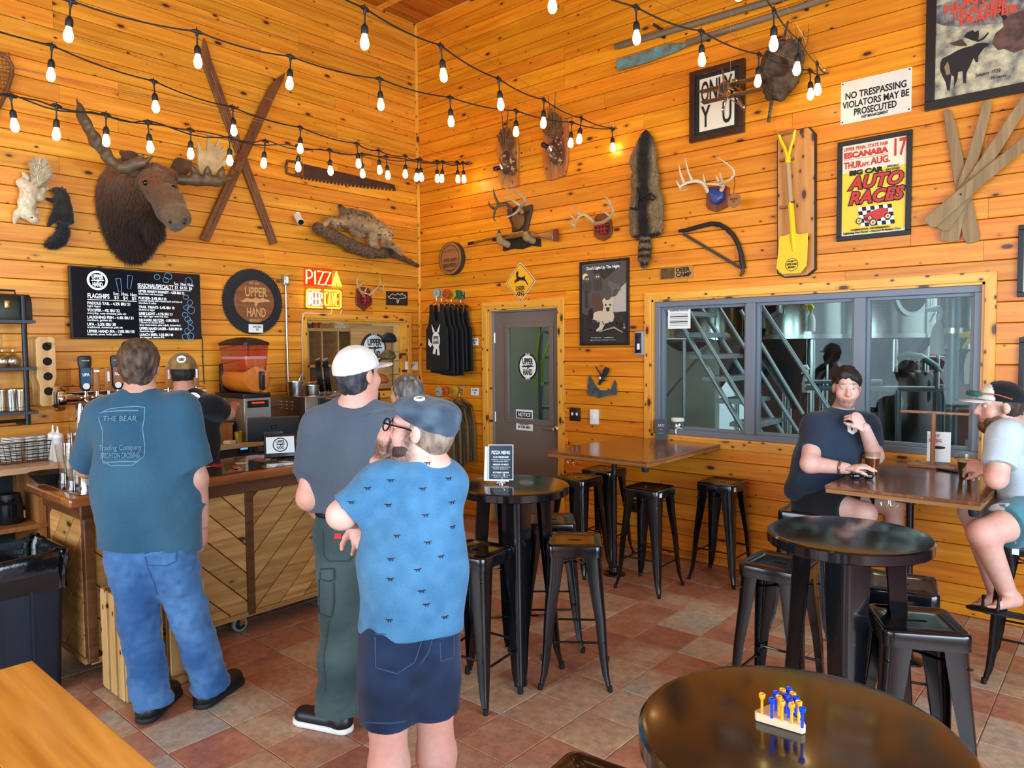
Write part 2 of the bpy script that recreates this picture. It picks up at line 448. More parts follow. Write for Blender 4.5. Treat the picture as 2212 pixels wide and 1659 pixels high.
def sdf_arrays(prims,vox):
 flat=[]
 for p in prims:flat+=p if isinstance(p,list)else[p]
 los,his=zip(*[_bbox(p)for p in flat if p[0]in 'cfeb'])
 lo=np.min(los,0)-3*vox;hi=np.max(his,0)+3*vox
 n=np.ceil((hi-lo)/vox).astype(int)+1
 f=np.full(n,0.25,'f')
 ax=[lo[i]+vox*np.arange(n[i],dtype='f')for i in range(3)]
 for p in flat:
  if p[0]=='cut':
   d=(ax[0][:,None,None]-p[1][0])*p[2][0]+(ax[1][None,:,None]-p[1][1])*p[2][1]+(ax[2][None,None,:]-p[1][2])*p[2][2]
   np.maximum(f,d,out=f);continue
  if p[0]=='lc':
   i0=np.clip(np.floor((p[1]-p[3]-lo)/vox).astype(int),0,n-1);i1=np.clip(np.ceil((p[1]+p[3]-lo)/vox).astype(int)+1,1,n);sl=tuple(slice(i0[i],i1[i])for i in range(3))
   x,y,z=ax[0][sl[0]][:,None,None]-p[1][0],ax[1][sl[1]][None,:,None]-p[1][1],ax[2][sl[2]][None,None,:]-p[1][2]
   d=x*p[2][0]+y*p[2][1]+z*p[2][2];d=np.where(x*x+y*y+z*z<p[3]**2,d,-9.0);f[sl]=np.maximum(f[sl],d);continue
  neg=p[0]=='-'
  q=p[1]if neg else p
  k=q[-1];a,b=_bbox(q);m=k+3*vox
  i0=np.clip(np.floor((a-m-lo)/vox).astype(int),0,n-1);i1=np.clip(np.ceil((b+m-lo)/vox).astype(int)+1,1,n)
  if(i1<=i0).any():continue
  sl=tuple(slice(i0[i],i1[i])for i in range(3))
  d=_dist(q,ax[0][sl[0]][:,None,None],ax[1][sl[1]][None,:,None],ax[2][sl[2]][None,None,:])
  g=f[sl]
  if neg:
   h=np.clip(0.5-0.5*(g+d)/k,0,1);f[sl]=g*(1-h)-d*h+k*h*(1-h)
  else:
   h=np.clip(0.5+0.5*(d-g)/k,0,1);f[sl]=d*(1-h)+g*h-k*h*(1-h)
 f[0]=f[-1]=0.25;f[:,0]=f[:,-1]=0.25;f[:,:,0]=f[:,:,-1]=0.25
 ins=f<0
 cs=np.array(n)-1;nc=int(cs.prod())
 used_idx,pos=[],[]
 quads=[]
 for a in range(3):
  s0=[slice(None)]*3;s1=[slice(None)]*3;s0[a]=slice(0,-1);s1[a]=slice(1,None)
  A,Bm=ins[tuple(s0)],ins[tuple(s1)]
  I=np.stack(np.nonzero(A!=Bm),1)
  J=I.copy();J[:,a]+=1
  fa,fb=f[I[:,0],I[:,1],I[:,2]],f[J[:,0],J[:,1],J[:,2]]
  t=fa/(fa-fb);P=I.astype('f');P[:,a]+=t
  b,c=(a+1)%3,(a+2)%3
  cell=[]
  for db,dc in((-1,-1),(0,-1),(0,0),(-1,0)):
   K=I.copy();K[:,b]+=db;K[:,c]+=dc
   ci=(K[:,0]*cs[1]+K[:,1])*cs[2]+K[:,2]
   used_idx.append(ci);pos.append(P);cell.append(ci)
  q=np.stack(cell,1);up=fa<0
  q[~up]=q[~up][:,::-1]
  quads.append(q)
 ui=np.concatenate(used_idx);pp=np.concatenate(pos)
 uq,inv=np.unique(ui,return_inverse=True)
 cnt=np.bincount(inv).astype('f')
 V=np.stack([np.bincount(inv,weights=pp[:,i])/cnt for i in range(3)],1).astype('f')*vox+lo
 Q=np.searchsorted(uq,np.concatenate(quads))
 return V,Q
def _normals(V,Q):
 n=np.cross(V[Q[:,2]]-V[Q[:,0]],V[Q[:,3]]-V[Q[:,1]])
 N=np.zeros_like(V)
 for i in range(4):np.add.at(N,Q[:,i],n)
 return N/(np.linalg.norm(N,axis=1,keepdims=True)+1e-12)
def _smooth(V,Q,it=1,lam=0.5):
 E_=np.concatenate([Q[:,[0,1]],Q[:,[1,2]],Q[:,[2,3]],Q[:,[3,0]]])
 for _ in range(it):
  S=np.zeros_like(V);c=np.zeros(len(V),'f')
  np.add.at(S,E_[:,0],V[E_[:,1]]);np.add.at(S,E_[:,1],V[E_[:,0]]);np.add.at(c,E_[:,0],1);np.add.at(c,E_[:,1],1)
  V=V+lam*(S/c[:,None]-V)
 return V
def np_mesh(name,parts,tint=None):
 """parts: list of (V, Q); optional tint(V) -> rgb 0-255 colours stored as the vertex colour 'tint'"""
 V=np.concatenate([p[0]for p in parts]);off=0;Qs=[]
 for v,q in parts:Qs.append(q+off);off+=len(v)
 Q=np.concatenate(Qs)
 me=bpy.data.meshes.new(name)
 me.vertices.add(len(V));me.vertices.foreach_set('co',V.astype('f').ravel())
 me.loops.add(len(Q)*4);me.loops.foreach_set('vertex_index',Q.astype('i').ravel())
 me.polygons.add(len(Q));me.polygons.foreach_set('loop_start',np.arange(0,len(Q)*4,4,dtype='i'))
 try:me.polygons.foreach_set('loop_total',np.full(len(Q),4,'i'))
 except Exception:pass
 me.update(calc_edges=True);me.validate()
 me.polygons.foreach_set('use_smooth',np.ones(len(me.polygons),bool))
 if tint is not None:
  c=np.clip(np.asarray(tint(V),'f')/255.0,0,1);c=np.where(c<=0.04045,c/12.92,((c+0.055)/1.055)**2.4)
  at=me.color_attributes.new('tint','FLOAT_COLOR','POINT')
  at.data.foreach_set('color',np.concatenate([c,np.ones((len(c),1))],1).astype('f').ravel())
 return me
def organic(name,prims,m,parent=None,vox=0.008,smooth=1,disp=None,loc=(0,0,0),rot=(0,0,0),tint=None,extra=None):
 V,Q=sdf_arrays(prims,vox)
 if smooth:V=_smooth(V,Q,smooth)
 if disp is not None:N=_normals(V,Q);V=V+N*disp(V,N)[:,None]
 parts=[(V,Q)]+(extra or[])
 return obj(name,np_mesh(name,parts,tint),m,parent,loc,rot)
def tint_mat(name,rough=0.7,bump=0.3,bscale=150,stretch=(1,1,1),var=0.15,vscale=60,sheen=0.0,spec=0.3):
 """material whose colour comes from the mesh's own 'tint' colours, broken up by fine noise"""
 if name in _M:return _M[name]
 m=bpy.data.materials.new(name);m.use_nodes=True;_M[name]=m
 nt=m.node_tree;N=nt.nodes;Lk=nt.links;b=N['Principled BSDF']
 at=N.new('ShaderNodeAttribute');at.attribute_name='tint'
 tc=N.new('ShaderNodeTexCoord');mp=N.new('ShaderNodeMapping');mp.inputs['Scale'].default_value=stretch;Lk.new(tc.outputs['Object'],mp.inputs[0])
 nz=N.new('ShaderNodeTexNoise');nz.inputs['Scale'].default_value=vscale;nz.inputs['Detail'].default_value=4;Lk.new(mp.outputs[0],nz.inputs['Vector'])
 mr=N.new('ShaderNodeMapRange');mr.inputs[1].default_value=0.3;mr.inputs[2].default_value=0.7;mr.inputs[3].default_value=1-var;mr.inputs[4].default_value=1+var;Lk.new(nz.outputs[0],mr.inputs[0])
 mx=N.new('ShaderNodeMix');mx.data_type='RGBA';mx.blend_type='MULTIPLY';mx.inputs['Factor'].default_value=1
 Lk.new(at.outputs['Color'],mx.inputs[6]);Lk.new(mr.outputs[0],mx.inputs[7]);Lk.new(mx.outputs[2],b.inputs['Base Color'])
 b.inputs['Roughness'].default_value=rough;b.inputs['Specular IOR Level'].default_value=spec
 if sheen:b.inputs['Sheen Weight'].default_value=sheen
 if bump:
  bp=N.new('ShaderNodeBump');bp.inputs['Strength'].default_value=bump;bp.inputs['Distance'].default_value=0.006
  n2=N.new('ShaderNodeTexNoise');n2.inputs['Scale'].default_value=bscale;n2.inputs['Detail'].default_value=3;Lk.new(mp.outputs[0],n2.inputs['Vector'])
  Lk.new(n2.outputs[0],bp.inputs['Height']);Lk.new(bp.outputs[0],b.inputs['Normal'])
 return m
def mixc(a,b,t):t=np.clip(t,0,1)[:,None];return np.array(a,'f')[None]*(1-t)+np.array(b,'f')[None]*t
def fur_on(o_mesh,n,length,width,col_fn,seed=0,lie=(0,0,-1),lift=0.45,mask=None):
 """thin tapered hairs standing on a mesh (one mesh of triangles with tint colours)"""
 me=o_mesh;nv=len(me.vertices)
 co=np.empty(nv*3,'f');me.vertices.foreach_get('co',co);co=co.reshape(-1,3)
 no=np.empty(nv*3,'f');me.vertices.foreach_get('normal',no);no=no.reshape(-1,3)
 r=np.random.RandomState(seed)
 cand=np.arange(nv)if mask is None else np.nonzero(mask(co))[0]
 ix=r.choice(cand,n);P=co[ix]+r.randn(n,3).astype('f')*0.003;Nn=no[ix]
 d=Nn*lift+np.array(lie,'f')[None]+r.randn(n,3).astype('f')*0.22
 d/=np.linalg.norm(d,axis=1,keepdims=True)
 s=np.cross(d,Nn+r.randn(n,3)*0.2);s/=np.linalg.norm(s,axis=1,keepdims=True)+1e-9
 L=length*(0.6+0.8*r.rand(n,1))
 A=P+s*width;Bq=P-s*width;T=P+d*L-Nn*L*0.1
 V=np.stack([A,Bq,T],1).reshape(-1,3)
 m2=bpy.data.meshes.new('fur');m2.from_pydata([],[],[])
 m2.vertices.add(len(V));m2.vertices.foreach_set('co',V.astype('f').ravel())
 m2.loops.add(len(V));m2.loops.foreach_set('vertex_index',np.arange(len(V),dtype='i'))
 m2.polygons.add(n);m2.polygons.foreach_set('loop_start',np.arange(0,3*n,3,dtype='i'))
 m2.update(calc_edges=True)
 c=np.asarray(col_fn(co[ix]),'f')*(0.75+0.5*r.rand(n,1));c=np.clip(c/255,0,1);c=np.where(c<=0.04045,c/12.92,((c+0.055)/1.055)**2.4)
 c=np.repeat(c,3,0)
 at=m2.color_attributes.new('tint','FLOAT_COLOR','POINT');at.data.foreach_set('color',np.concatenate([c,np.ones((len(c),1))],1).astype('f').ravel())
 return m2
def surf_hit(o,px,py,cache={}):
 """where the sight line of a pixel meets a mesh: local point and outward normal"""
 from mathutils.bvhtree import BVHTree
 me=o.data
 if me.name not in cache:cache[me.name]=BVHTree.FromPolygons([v.co[:]for v in me.vertices],[p.vertices[:]for p in me.polygons])
 M=Matrix.Identity(4);q=o
 while q is not None:M=q.matrix_basis@M;q=q.parent
 I=M.inverted();a=I@Vector(CAM);d=(I.to_3x3()@Vector(_ray(px,py))).normalized();h=cache[me.name].ray_cast(a,d)
 if h[0]is None:return None,None
 return h[0],(h[1]if h[1].dot(d)<0 else-h[1])
def on_surf(o,px,py,r,m,name,sc=(1,1,1),sink=0.4):
 p,n=surf_hit(o,px,py)
 if p is not None:MB().sph(p-n*r*sink,r,12,8,sc).build(name,m,o)
# ================================================================== the room
BW=0.13
ZC=40.5*BW
PINE_L=wood('pine_boards_left_wall',(204,120,18),(236,162,50),(72,30,10),'yz',rough=0.4,rand=0.16)
PINE_R=wood('pine_boards_right_wall',(202,110,8),(234,148,28),(70,28,10),'xz',rough=0.4,rand=0.16)
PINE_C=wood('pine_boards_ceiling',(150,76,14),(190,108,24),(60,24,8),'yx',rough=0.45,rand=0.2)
TRIM_V=wood('pine_trim_upright',(216,142,40),(236,176,72),(80,36,14),'zx',rough=0.4,rand=0.08,knots=0.5)
TRIM_X=wood('pine_trim_level',(216,142,40),(236,176,72),(80,36,14),'xz',rough=0.4,rand=0.08,knots=0.5)
DARKGAP=mat('dark_backing',(46,24,10),0.9)
WALLPAINT=mat('cream_wall_paint',(214,190,150),0.7)
def plank_mesh(h,t=0.018,ch=0.004):
 """one board of unit length along x, its face on y = 0"""
 y0=0.0;a,b=-h/2,h/2
 prof=[(t,a),(ch,a),(y0,a+ch),(y0,b-ch),(ch,b),(t,b)]
 vs=[(x,p[0],p[1])for x in(0,1)for p in prof];n=6
 fs=[(i,(i+1)%n,n+(i+1)%n,n+i)for i in range(n)]+[tuple(range(n-1,-1,-1)),tuple(range(n,2*n))]
 mb=MB();mb.add(vs,fs);return mb.mesh('plank',smooth=False)
_PM={}
def plank(parent,x0,x1,z0,z1,m,z_off=0.0):
 h=round(z1-z0,3);key=(h,m.name)
 if key not in _PM:
  _PM[key]=plank_mesh(h);_PM[key].materials.append(m)
 o=bpy.data.objects.new('plank',_PM[key]);COL.objects.link(o);o.parent=parent
 o.location=(x0,random.uniform(0,0.0012),(z0+z1)/2);o.scale=(x1-x0,1,1)
 return o
def board_wall(parent,u0,u1,holes,m,rnd,joints):
 gap=0.0035
 for k in range(-1,41):
  z0=max(0.0,(k+0.53)*BW)+gap;z1=min(ZC,(k+1.53)*BW)-gap*0.1
  if z1-z0<0.02:continue
  cuts=[];u=u0+rnd.choice(joints)
  while u<u1-0.5:
   if u>u0+0.3:cuts.append(u)
   u+=rnd.choice((1.22,1.63,2.03,2.44,2.85))
  ends=[u0]+cuts+[u1]
  for a,b in zip(ends[:-1],ends[1:]):
   segs=[(a,b,z0,z1)]
   for hx0,hx1,hz0,hz1 in holes:
    out=[]
    for(p,q,r,s)in segs:
     if hx1<=p or hx0>=q or hz1<=r or hz0>=s:out.append((p,q,r,s));continue
     if hx0>p:out.append((p,hx0,r,s))
     if hx1<q:out.append((hx1,q,r,s))
     if hz0>r+0.02:out.append((max(p,hx0),min(q,hx1),r,hz0))
     if hz1<s-0.02:out.append((max(p,hx0),min(q,hx1),hz1,s))
    segs=out
   for(p,q,r,s)in segs:
    if q-p>0.03:plank(parent,p+0.0008,q-0.0008,r,s,m)
def wall_base(name,rects,thick,m,loc,rz):
 """backing wall with openings: rects are the solid pieces (u0, u1, z0, z1)"""
 mb=MB()
 for a,b,c,d in rects:mb.box(((a+b)/2,0.018+thick/2,(c+d)/2),(b-a,thick,d-c))
 return struct(mb.build(name,m,None,loc,(0,0,rz),smooth=False))
# --- left wall (plane x = 0), local x runs along +Y
PASS=(-1.45,-0.19,1.30,2.06)
WL0,WL1=-5.6,0.0
wall_left=wall_base('wall_left',[(WL0,PASS[0],0,ZC),(PASS[1],WL1+0.02,0,ZC),(PASS[0],PASS[1],0,PASS[2]),(PASS[0],PASS[1],PASS[3],ZC)],0.10,DARKGAP,(0,0,0),PI/2)
board_wall(wall_left,WL0,WL1,[PASS],PINE_L,random.Random(3),(0.9,1.3,1.7,2.1))
# --- right wall (plane y = 0)
DOOR=(1.02,1.915,0.0,2.145)
WIN=(2.90,5.275,1.01,2.150)
WR1=8.9
wall_right=wall_base('wall_right',[(0.0,DOOR[0],0,ZC),(DOOR[0],DOOR[1],DOOR[3],ZC),(DOOR[1],WIN[0],0,ZC),(WIN[0],WIN[1],0,WIN[2]),(WIN[0],WIN[1],WIN[3],ZC),(WIN[1],WR1,0,ZC)],0.12,DARKGAP,(0,0,0),0)
board_wall(wall_right,0.0,6.6,[DOOR,WIN],PINE_R,random.Random(11),(0.8,1.2,1.6,2.0))
# --- the far part of the room behind the camera: plain walls round the window banks
def far_wall(name,x0,x1,fixed,axis,win):
 mb=MB()
 for a,b,c,d in((x0,win[0],0,ZC),(win[1],x1,0,ZC),(win[0],win[1],0,win[2]),(win[0],win[1],win[3],ZC)):
  if axis=='y':mb.box((fixed,(a+b)/2,(c+d)/2),(0.1,b-a,d-c))
  else:mb.box(((a+b)/2,fixed,(c+d)/2),(b-a,0.1,d-c))
 return struct(mb.build(name,PINE_FAR,smooth=False))
PINE_FAR=wood('pine_far_walls',(190,104,12),(218,138,30),axes='xz',rand=0.02,knots=0)
far_wall('wall_east',-9.0,0.0,9.0,'y',(-7.5,-1.7,0.55,3.25))
far_wall('wall_south',0.0,9.0,-9.0,'x',(1.1,7.3,0.55,3.25))
far_wall('wall_west',-9.0,WL0,-0.05,'y',(-8.9,-8.8,1,1.1))
for nm,ax in(('window_3','y'),('window_4','x')):
 mb=MB()
 for i in range(5):
  if ax=='y':mb.box((8.98,-7.5+5.8*i/4,1.9),(0.08,0.09,2.7))
  else:mb.box((1.1+6.2*i/4,-8.98,1.9),(0.09,0.08,2.7))
 for z in(0.55,1.9,3.25):
  if ax=='y':mb.box((8.98,-4.6,z),(0.08,5.8,0.08))
  else:mb.box((4.2,-8.98,z),(6.2,0.08,0.08))
 struct(mb.build(nm,mat('window_frame_dark',(40,42,46),0.5),smooth=False))
# --- ceiling
mb=MB();mb.box((4.5,-4.5,ZC+0.08),(9.2,9.2,0.1))
ceiling=struct(mb.build('ceiling',mat('ceiling_backing',(120,70,28),0.8),smooth=False))
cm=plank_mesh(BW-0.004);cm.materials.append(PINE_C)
for i in range(14):
 for(a,b)in((-2.3,0.0),(-4.6,-2.3)):
  o=bpy.data.objects.new('plank',cm);COL.objects.link(o);o.parent=ceiling
  o.location=(BW*(i+0.5),a+0.001,ZC);o.scale=(b-a-0.002,1,1);o.rotation_euler=(-PI/2,0,PI/2)
mb=MB()
mb.box((5.5,-4.5,ZC+0.012),(7.2,9.0,0.024))
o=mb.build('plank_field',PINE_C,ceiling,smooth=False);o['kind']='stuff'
# --- trims
def trim(n,c,d,m):
 mb=MB();mb.box(c,d);return struct(mb.build('trim_%d'%n,m,smooth=False,bevel=0.002,seg=1))
trim(1,(0.014,-0.014,ZC/2),(0.028,0.028,ZC),TRIM_V)
trim(2,(0.014,-2.8,ZC-0.014),(0.028,5.5,0.028),wood('pine_trim_y',(208,130,30),(228,160,50),axes='yz',rand=0.05,knots=0.5))
trim(3,(3.3,-0.014,ZC-0.014),(6.6,0.028,0.028),TRIM_X)
trim(4,(4.0,-0.52,ZC-0.012),(8.0,0.07,0.024),TRIM_X)
def casing(n,side,x0,x1,z0,z1,w,sill=True,floor=False):
 """mitred flat casing round an opening on a wall; the parts are one board each"""
 e=empty('trim_%d'%n,(0,0,0),PI/2 if side=='L' else 0);struct(e)
 mv,mh=TRIM_V,TRIM_X
 if side=='L':mh=wood('pine_trim_level_left',(216,142,40),(236,176,72),(80,36,14),'yz',rough=0.4,rand=0.08,knots=0.5);mv=wood('pine_trim_upright_left',(216,142,40),(236,176,72),(80,36,14),'zy',rough=0.4,rand=0.08,knots=0.5)
 zb=z0 if floor else z0-w
 y0,y1=-0.018,0.0
 MB().prism([(x0-w,zb),(x0,z0),(x0,z1),(x0-w,z1+w)],y0,y1).build('casing_board',mv,e,smooth=False,bevel=0.002,seg=1)
 MB().prism([(x1+w,zb),(x1,z0),(x1,z1),(x1+w,z1+w)],y0,y1).build('casing_board',mv,e,smooth=False,bevel=0.002,seg=1)
 MB().prism([(x0-w,z1+w),(x0,z1),(x1,z1),(x1+w,z1+w)],y0,y1).build('casing_board',mh,e,smooth=False,bevel=0.002,seg=1)
 if not floor:MB().prism([(x0-w,zb),(x0,z0),(x1,z0),(x1+w,zb)],y0,y1).build('casing_board',mh,e,smooth=False,bevel=0.002,seg=1)
 d=0.115
 mb=MB();mb.box((x0+0.008,d/2,(z0+z1)/2),(0.016,d,z1-z0));mb.build('reveal_board',mv,e,smooth=False)
 mb=MB();mb.box((x1-0.008,d/2,(z0+z1)/2),(0.016,d,z1-z0));mb.build('reveal_board',mv,e,smooth=False)
 mb=MB();mb.box(((x0+x1)/2,d/2,z1-0.008),(x1-x0,d,0.016));mb.build('reveal_board',mh,e,smooth=False)
 if not floor:
  mb=MB();mb.box(((x0+x1)/2,d/2,z0+0.008),(x1-x0,d,0.016));mb.build('reveal_board',mh,e,smooth=False)
 return e
casing(5,'R',DOOR[0],DOOR[1],0.0,DOOR[3],0.072,floor=True)
casing(6,'R',WIN[0],WIN[1],WIN[2],WIN[3],0.062)
casing(7,'L',PASS[0],PASS[1],PASS[2],PASS[3],0.05)
# --- floor tiles
def tile_material():
 m=bpy.data.materials.new('terracotta_tile');m.use_nodes=True
 nt=m.node_tree;N=nt.nodes;Lk=nt.links;b=N['Principled BSDF']
 g=N.new('ShaderNodeNewGeometry');oi=N.new('ShaderNodeObjectInfo')
 off=N.new('ShaderNodeVectorMath');off.operation='ADD'
 sc=N.new('ShaderNodeMath');sc.operation='MULTIPLY';sc.inputs[1].default_value=50;Lk.new(oi.outputs['Random'],sc.inputs[0])
 Lk.new(g.outputs['Position'],off.inputs[0]);Lk.new(sc.outputs[0],off.inputs[1])
 n1=N.new('ShaderNodeTexNoise');n1.inputs['Scale'].default_value=3.2;n1.inputs['Detail'].default_value=4;Lk.new(off.outputs[0],n1.inputs['Vector'])
 n2=N.new('ShaderNodeTexNoise');n2.inputs['Scale'].default_value=22;n2.inputs['Detail'].default_value=6;n2.inputs['Roughness'].default_value=0.7;Lk.new(off.outputs[0],n2.inputs['Vector'])
 r=N.new('ShaderNodeValToRGB');el=r.color_ramp.elements
 el[0].position=0.0;el[0].color=srgb((158,100,80))+(1,)
 el[1].position=1.0;el[1].color=srgb((172,160,146))+(1,)
 for p,c in((0.28,(180,122,94)),(0.5,(176,132,108)),(0.72,(190,156,124))):
  e=el.new(p);e.color=srgb(c)+(1,)
 a=N.new('ShaderNodeMath');a.operation='MULTIPLY_ADD';a.inputs[1].default_value=0.75;Lk.new(oi.outputs['Random'],a.inputs[0])
 s=N.new('ShaderNodeMapRange');s.inputs[1].default_value=0.3;s.inputs[2].default_value=0.7;s.inputs[3].default_value=-0.15;s.inputs[4].default_value=0.4
 Lk.new(n1.outputs[0],s.inputs[0]);Lk.new(s.outputs[0],a.inputs[2]);Lk.new(a.outputs[0],r.inputs[0])
 mx=N.new('ShaderNodeMix');mx.data_type='RGBA';mx.blend_type='MULTIPLY';mx.inputs['Factor'].default_value=1
 s2=N.new('ShaderNodeMapRange');s2.inputs[1].default_value=0.3;s2.inputs[2].default_value=0.65;s2.inputs[3].default_value=0.62;s2.inputs[4].default_value=1.12
 Lk.new(n2.outputs[0],s2.inputs[0]);Lk.new(r.outputs[0],mx.inputs[6]);Lk.new(s2.outputs[0],mx.inputs[7]);Lk.new(mx.outputs[2],b.inputs['Base Color'])
 b.inputs['Roughness'].default_value=0.4
 bp=N.new('ShaderNodeBump');bp.inputs['Strength'].default_value=0.12;bp.inputs['Distance'].default_value=0.006;Lk.new(n2.outputs[0],bp.inputs['Height']);Lk.new(bp.outputs[0],b.inputs['Normal'])
 return m
TILE=tile_material()
GROUT=mat('grout',(168,158,146),0.85,var=0.15,vscale=12)
mb=MB();mb.box((4.5,-4.45,-0.03),(9.1,9.1,0.05))
floor=struct(mb.build('floor',GROUT,smooth=False))
TP=0.297;TX,TY=4.040,-2.579
tmb=MB();tmb.box((0,0,-0.006),(TP-0.005,TP-0.005,0.012));tile_me=tmb.mesh('tile',smooth=False,bevel=0.002,seg=1);tile_me.materials.append(TILE)
rest=MB();trnd=random.Random(5)
for i in range(-14,17):
 for j in range(-22,9):
  x0,y0=TX+i*TP,TY+j*TP
  cx,cy=x0+TP/2,y0+TP/2
  if cx<0 or cy>0 or cx>8.9 or cy<-8.9:continue
  px,py=proj((cx,cy,0))
  if-120<px<2340 and 1000<py<1800:
   o=bpy.data.objects.new('tile',tile_me);COL.objects.link(o);o.parent=floor;o.location=(cx,cy,trnd.uniform(-0.0008,0.0004))
  else:rest.box((cx,cy,-0.006),(TP-0.005,TP-0.005,0.012))
o=rest.build('tile_field',TILE,floor,smooth=False);o['kind']='stuff'
# --- the grey metal door with its lite
DOORGREY=mat('door_grey_enamel',(112,100,92),0.42,var=0.04,vscale=3)
FRAMEGREY=mat('frame_grey_enamel',(120,116,116),0.42)
door=struct(empty('door_1',(0,0,0)))
yd=0.085
GL=(1.215,1.79,1.03,1.985)
def ring(mb,x0,x1,z0,z1,w,y,t):
 mb.box(((x0+x1)/2,y,z1-w/2),(x1-x0,t,w));mb.box(((x0+x1)/2,y,z0+w/2),(x1-x0,t,w))
 mb.box((x0+w/2,y,(z0+z1)/2),(w,t,z1-z0-2*w));mb.box((x1-w/2,y,(z0+z1)/2),(w,t,z1-z0-2*w));return mb
def holed(mb,x0,x1,z0,z1,h,y,t):
 for a,b,c,d in((x0,h[0],z0,z1),(h[1],x1,z0,z1),(h[0],h[1],z0,h[2]),(h[0],h[1],h[3],z1)):
  mb.box(((a+b)/2,y,(c+d)/2),(b-a,t,d-c))
 return mb
fr=MB()
for x,w in((1.036+0.012,0.024),(1.899-0.006,0.012)):fr.box((x,0.075,1.06),(w,0.07,2.12))
fr.box((1.467,0.075,2.122),(0.86,0.07,0.016));fr.build('door_frame',FRAMEGREY,door,smooth=False,bevel=0.002,seg=1)
leaf=holed(MB(),1.062,1.886,0.012,2.112,(GL[0]+0.02,GL[1]-0.02,GL[2]+0.02,GL[3]-0.02),yd,0.044).build('door_leaf',DOORGREY,door,smooth=False)
ring(MB(),GL[0]-0.02,GL[1]+0.02,GL[2]-0.02,GL[3]+0.02,0.05,yd-0.024,0.018).build('lite_frame',DOORGREY,leaf,smooth=False,bevel=0.004)
PANE=glass('window_glass',(236,246,244),0.012)
mb=MB();mb.box(((GL[0]+GL[1])/2,yd,(GL[2]+GL[3])/2),(GL[1]-GL[0],0.005,GL[3]-GL[2]));mb.build('pane',PANE,leaf,smooth=False)
for z in(0.25,1.06,1.86):
 MB().cyl((1.060,yd-0.03,z-0.05),(1.060,yd-0.03,z+0.05),0.009,n=10).build('hinge',STEEL,door)
hd=MB();hx,hz=1.835,0.985
hd.lathe([(0.034,0),(0.034,0.008),(0.028,0.014),(0.014,0.018),(0.012,0.05)],20,(hx,yd-0.022,hz),(0,-1,0))
hd.tube([(hx,yd-0.072,hz),(hx-0.03,yd-0.078,hz),(hx-0.08,yd-0.074,hz-0.004),(hx-0.12,yd-0.062,hz-0.006)],[0.012,0.012,0.010,0.008],10)
hd.build('door_handle',mat('satin_nickel',(190,184,176),0.3,1.0),door)
def circle(r,n=48,sx=1.0,sz=1.0,a0=0):return[(r*sx*math.cos(a0+2*PI*i/n),r*sz*math.sin(a0+2*PI*i/n))for i in range(n)]
UP_SHAPE=[(-1.0,0.10),(-0.86,0.02),(-0.70,0.16),(-0.50,0.30),(-0.30,0.20),(-0.12,0.22),(0.05,0.36),(0.22,0.28),(0.34,0.22),(0.42,0.34),(0.56,0.38),(0.60,0.26),(0.80,0.24),(0.98,0.10),(0.90,0.0),(0.70,0.02),(0.50,-0.04),(0.30,-0.08),(0.18,-0.10),(0.14,-0.34),(0.02,-0.46),(-0.04,-0.30),(-0.02,-0.10),(-0.20,-0.06),(-0.36,-0.10),(-0.5,-0.02),(-0.66,-0.12),(-0.86,-0.08)]
def brand_disc(parent,R,y,ring_m,field_m,ink_m,name='decal',sx=1.0,sz=1.0,t=0.003,top='UPPER',low='HAND',x=0,z=0,rim=0.86,small=True):
 """round brand mark: ring, field, two words and the jagged peninsula between them"""
 d=MB().prism(circle(R,48,sx,sz),y-t,y).build(name,ring_m,parent,(x,0,z),smooth=False)
 MB().prism(circle(R*rim,48,sx,sz),y-t-0.001,y-t+0.0005).build('field',field_m,d,smooth=False)
 yy=y-t-0.0022
 text(top,R*0.62*sz,ink_m,d,0,yy,R*0.36*sz,width=R*1.12*sx,bold=R*0.02)
 text(low,R*0.62*sz,ink_m,d,0,yy,-R*0.44*sz,width=R*0.98*sx,bold=R*0.02)
 MB().prism([(p[0]*R*0.68*sx,p[1]*R*0.40*sz-R*0.02)for p in UP_SHAPE],yy-0.0008,yy+0.001).build('peninsula',ink_m,d,smooth=False)
 if small:
  text('BREWERY',R*0.17,field_m,d,0,yy,-R*0.92*sz,width=R*0.5*sx,bold=R*0.004)
  text('EST. 2014',R*0.15,field_m,d,0,yy,R*0.92*sz,width=R*0.45*sx,bold=R*0.003)
 return d
brand_disc(leaf,0.125,yd-0.004,INK,WHITE,INK,'decal',0.96,1.05,x=1.475,z=1.575)
nt_=MB();nt_.box((1.50,yd-0.0235,1.03-0.10),(0.21,0.003,0.20))
P0=RW(1136,907,-yd)
nx,nz=P0.x,P0.z
mb=MB();mb.box((nx,yd-0.0235,nz),(0.215,0.003,0.205));nts=mb.build('notice_plate',WHITE,leaf,smooth=False,bevel=0.001,seg=1)
mb=MB();mb.box((nx,yd-0.0258,nz+0.052),(0.19,0.0015,0.062));mb.build('notice_band',mat('navy_ink',(22,28,52),0.6),leaf,smooth=False)
text('NOTICE',0.056,WHITE,leaf,nx,yd-0.0275,nz+0.052,width=0.165,bold=0.0012,shear=0.2)
text('SAFETY GLASSES\nREQUIRED\nIN THIS AREA',0.034,INK,leaf,nx,yd-0.0262,nz-0.038,width=0.19,bold=0.0008,line=0.95)
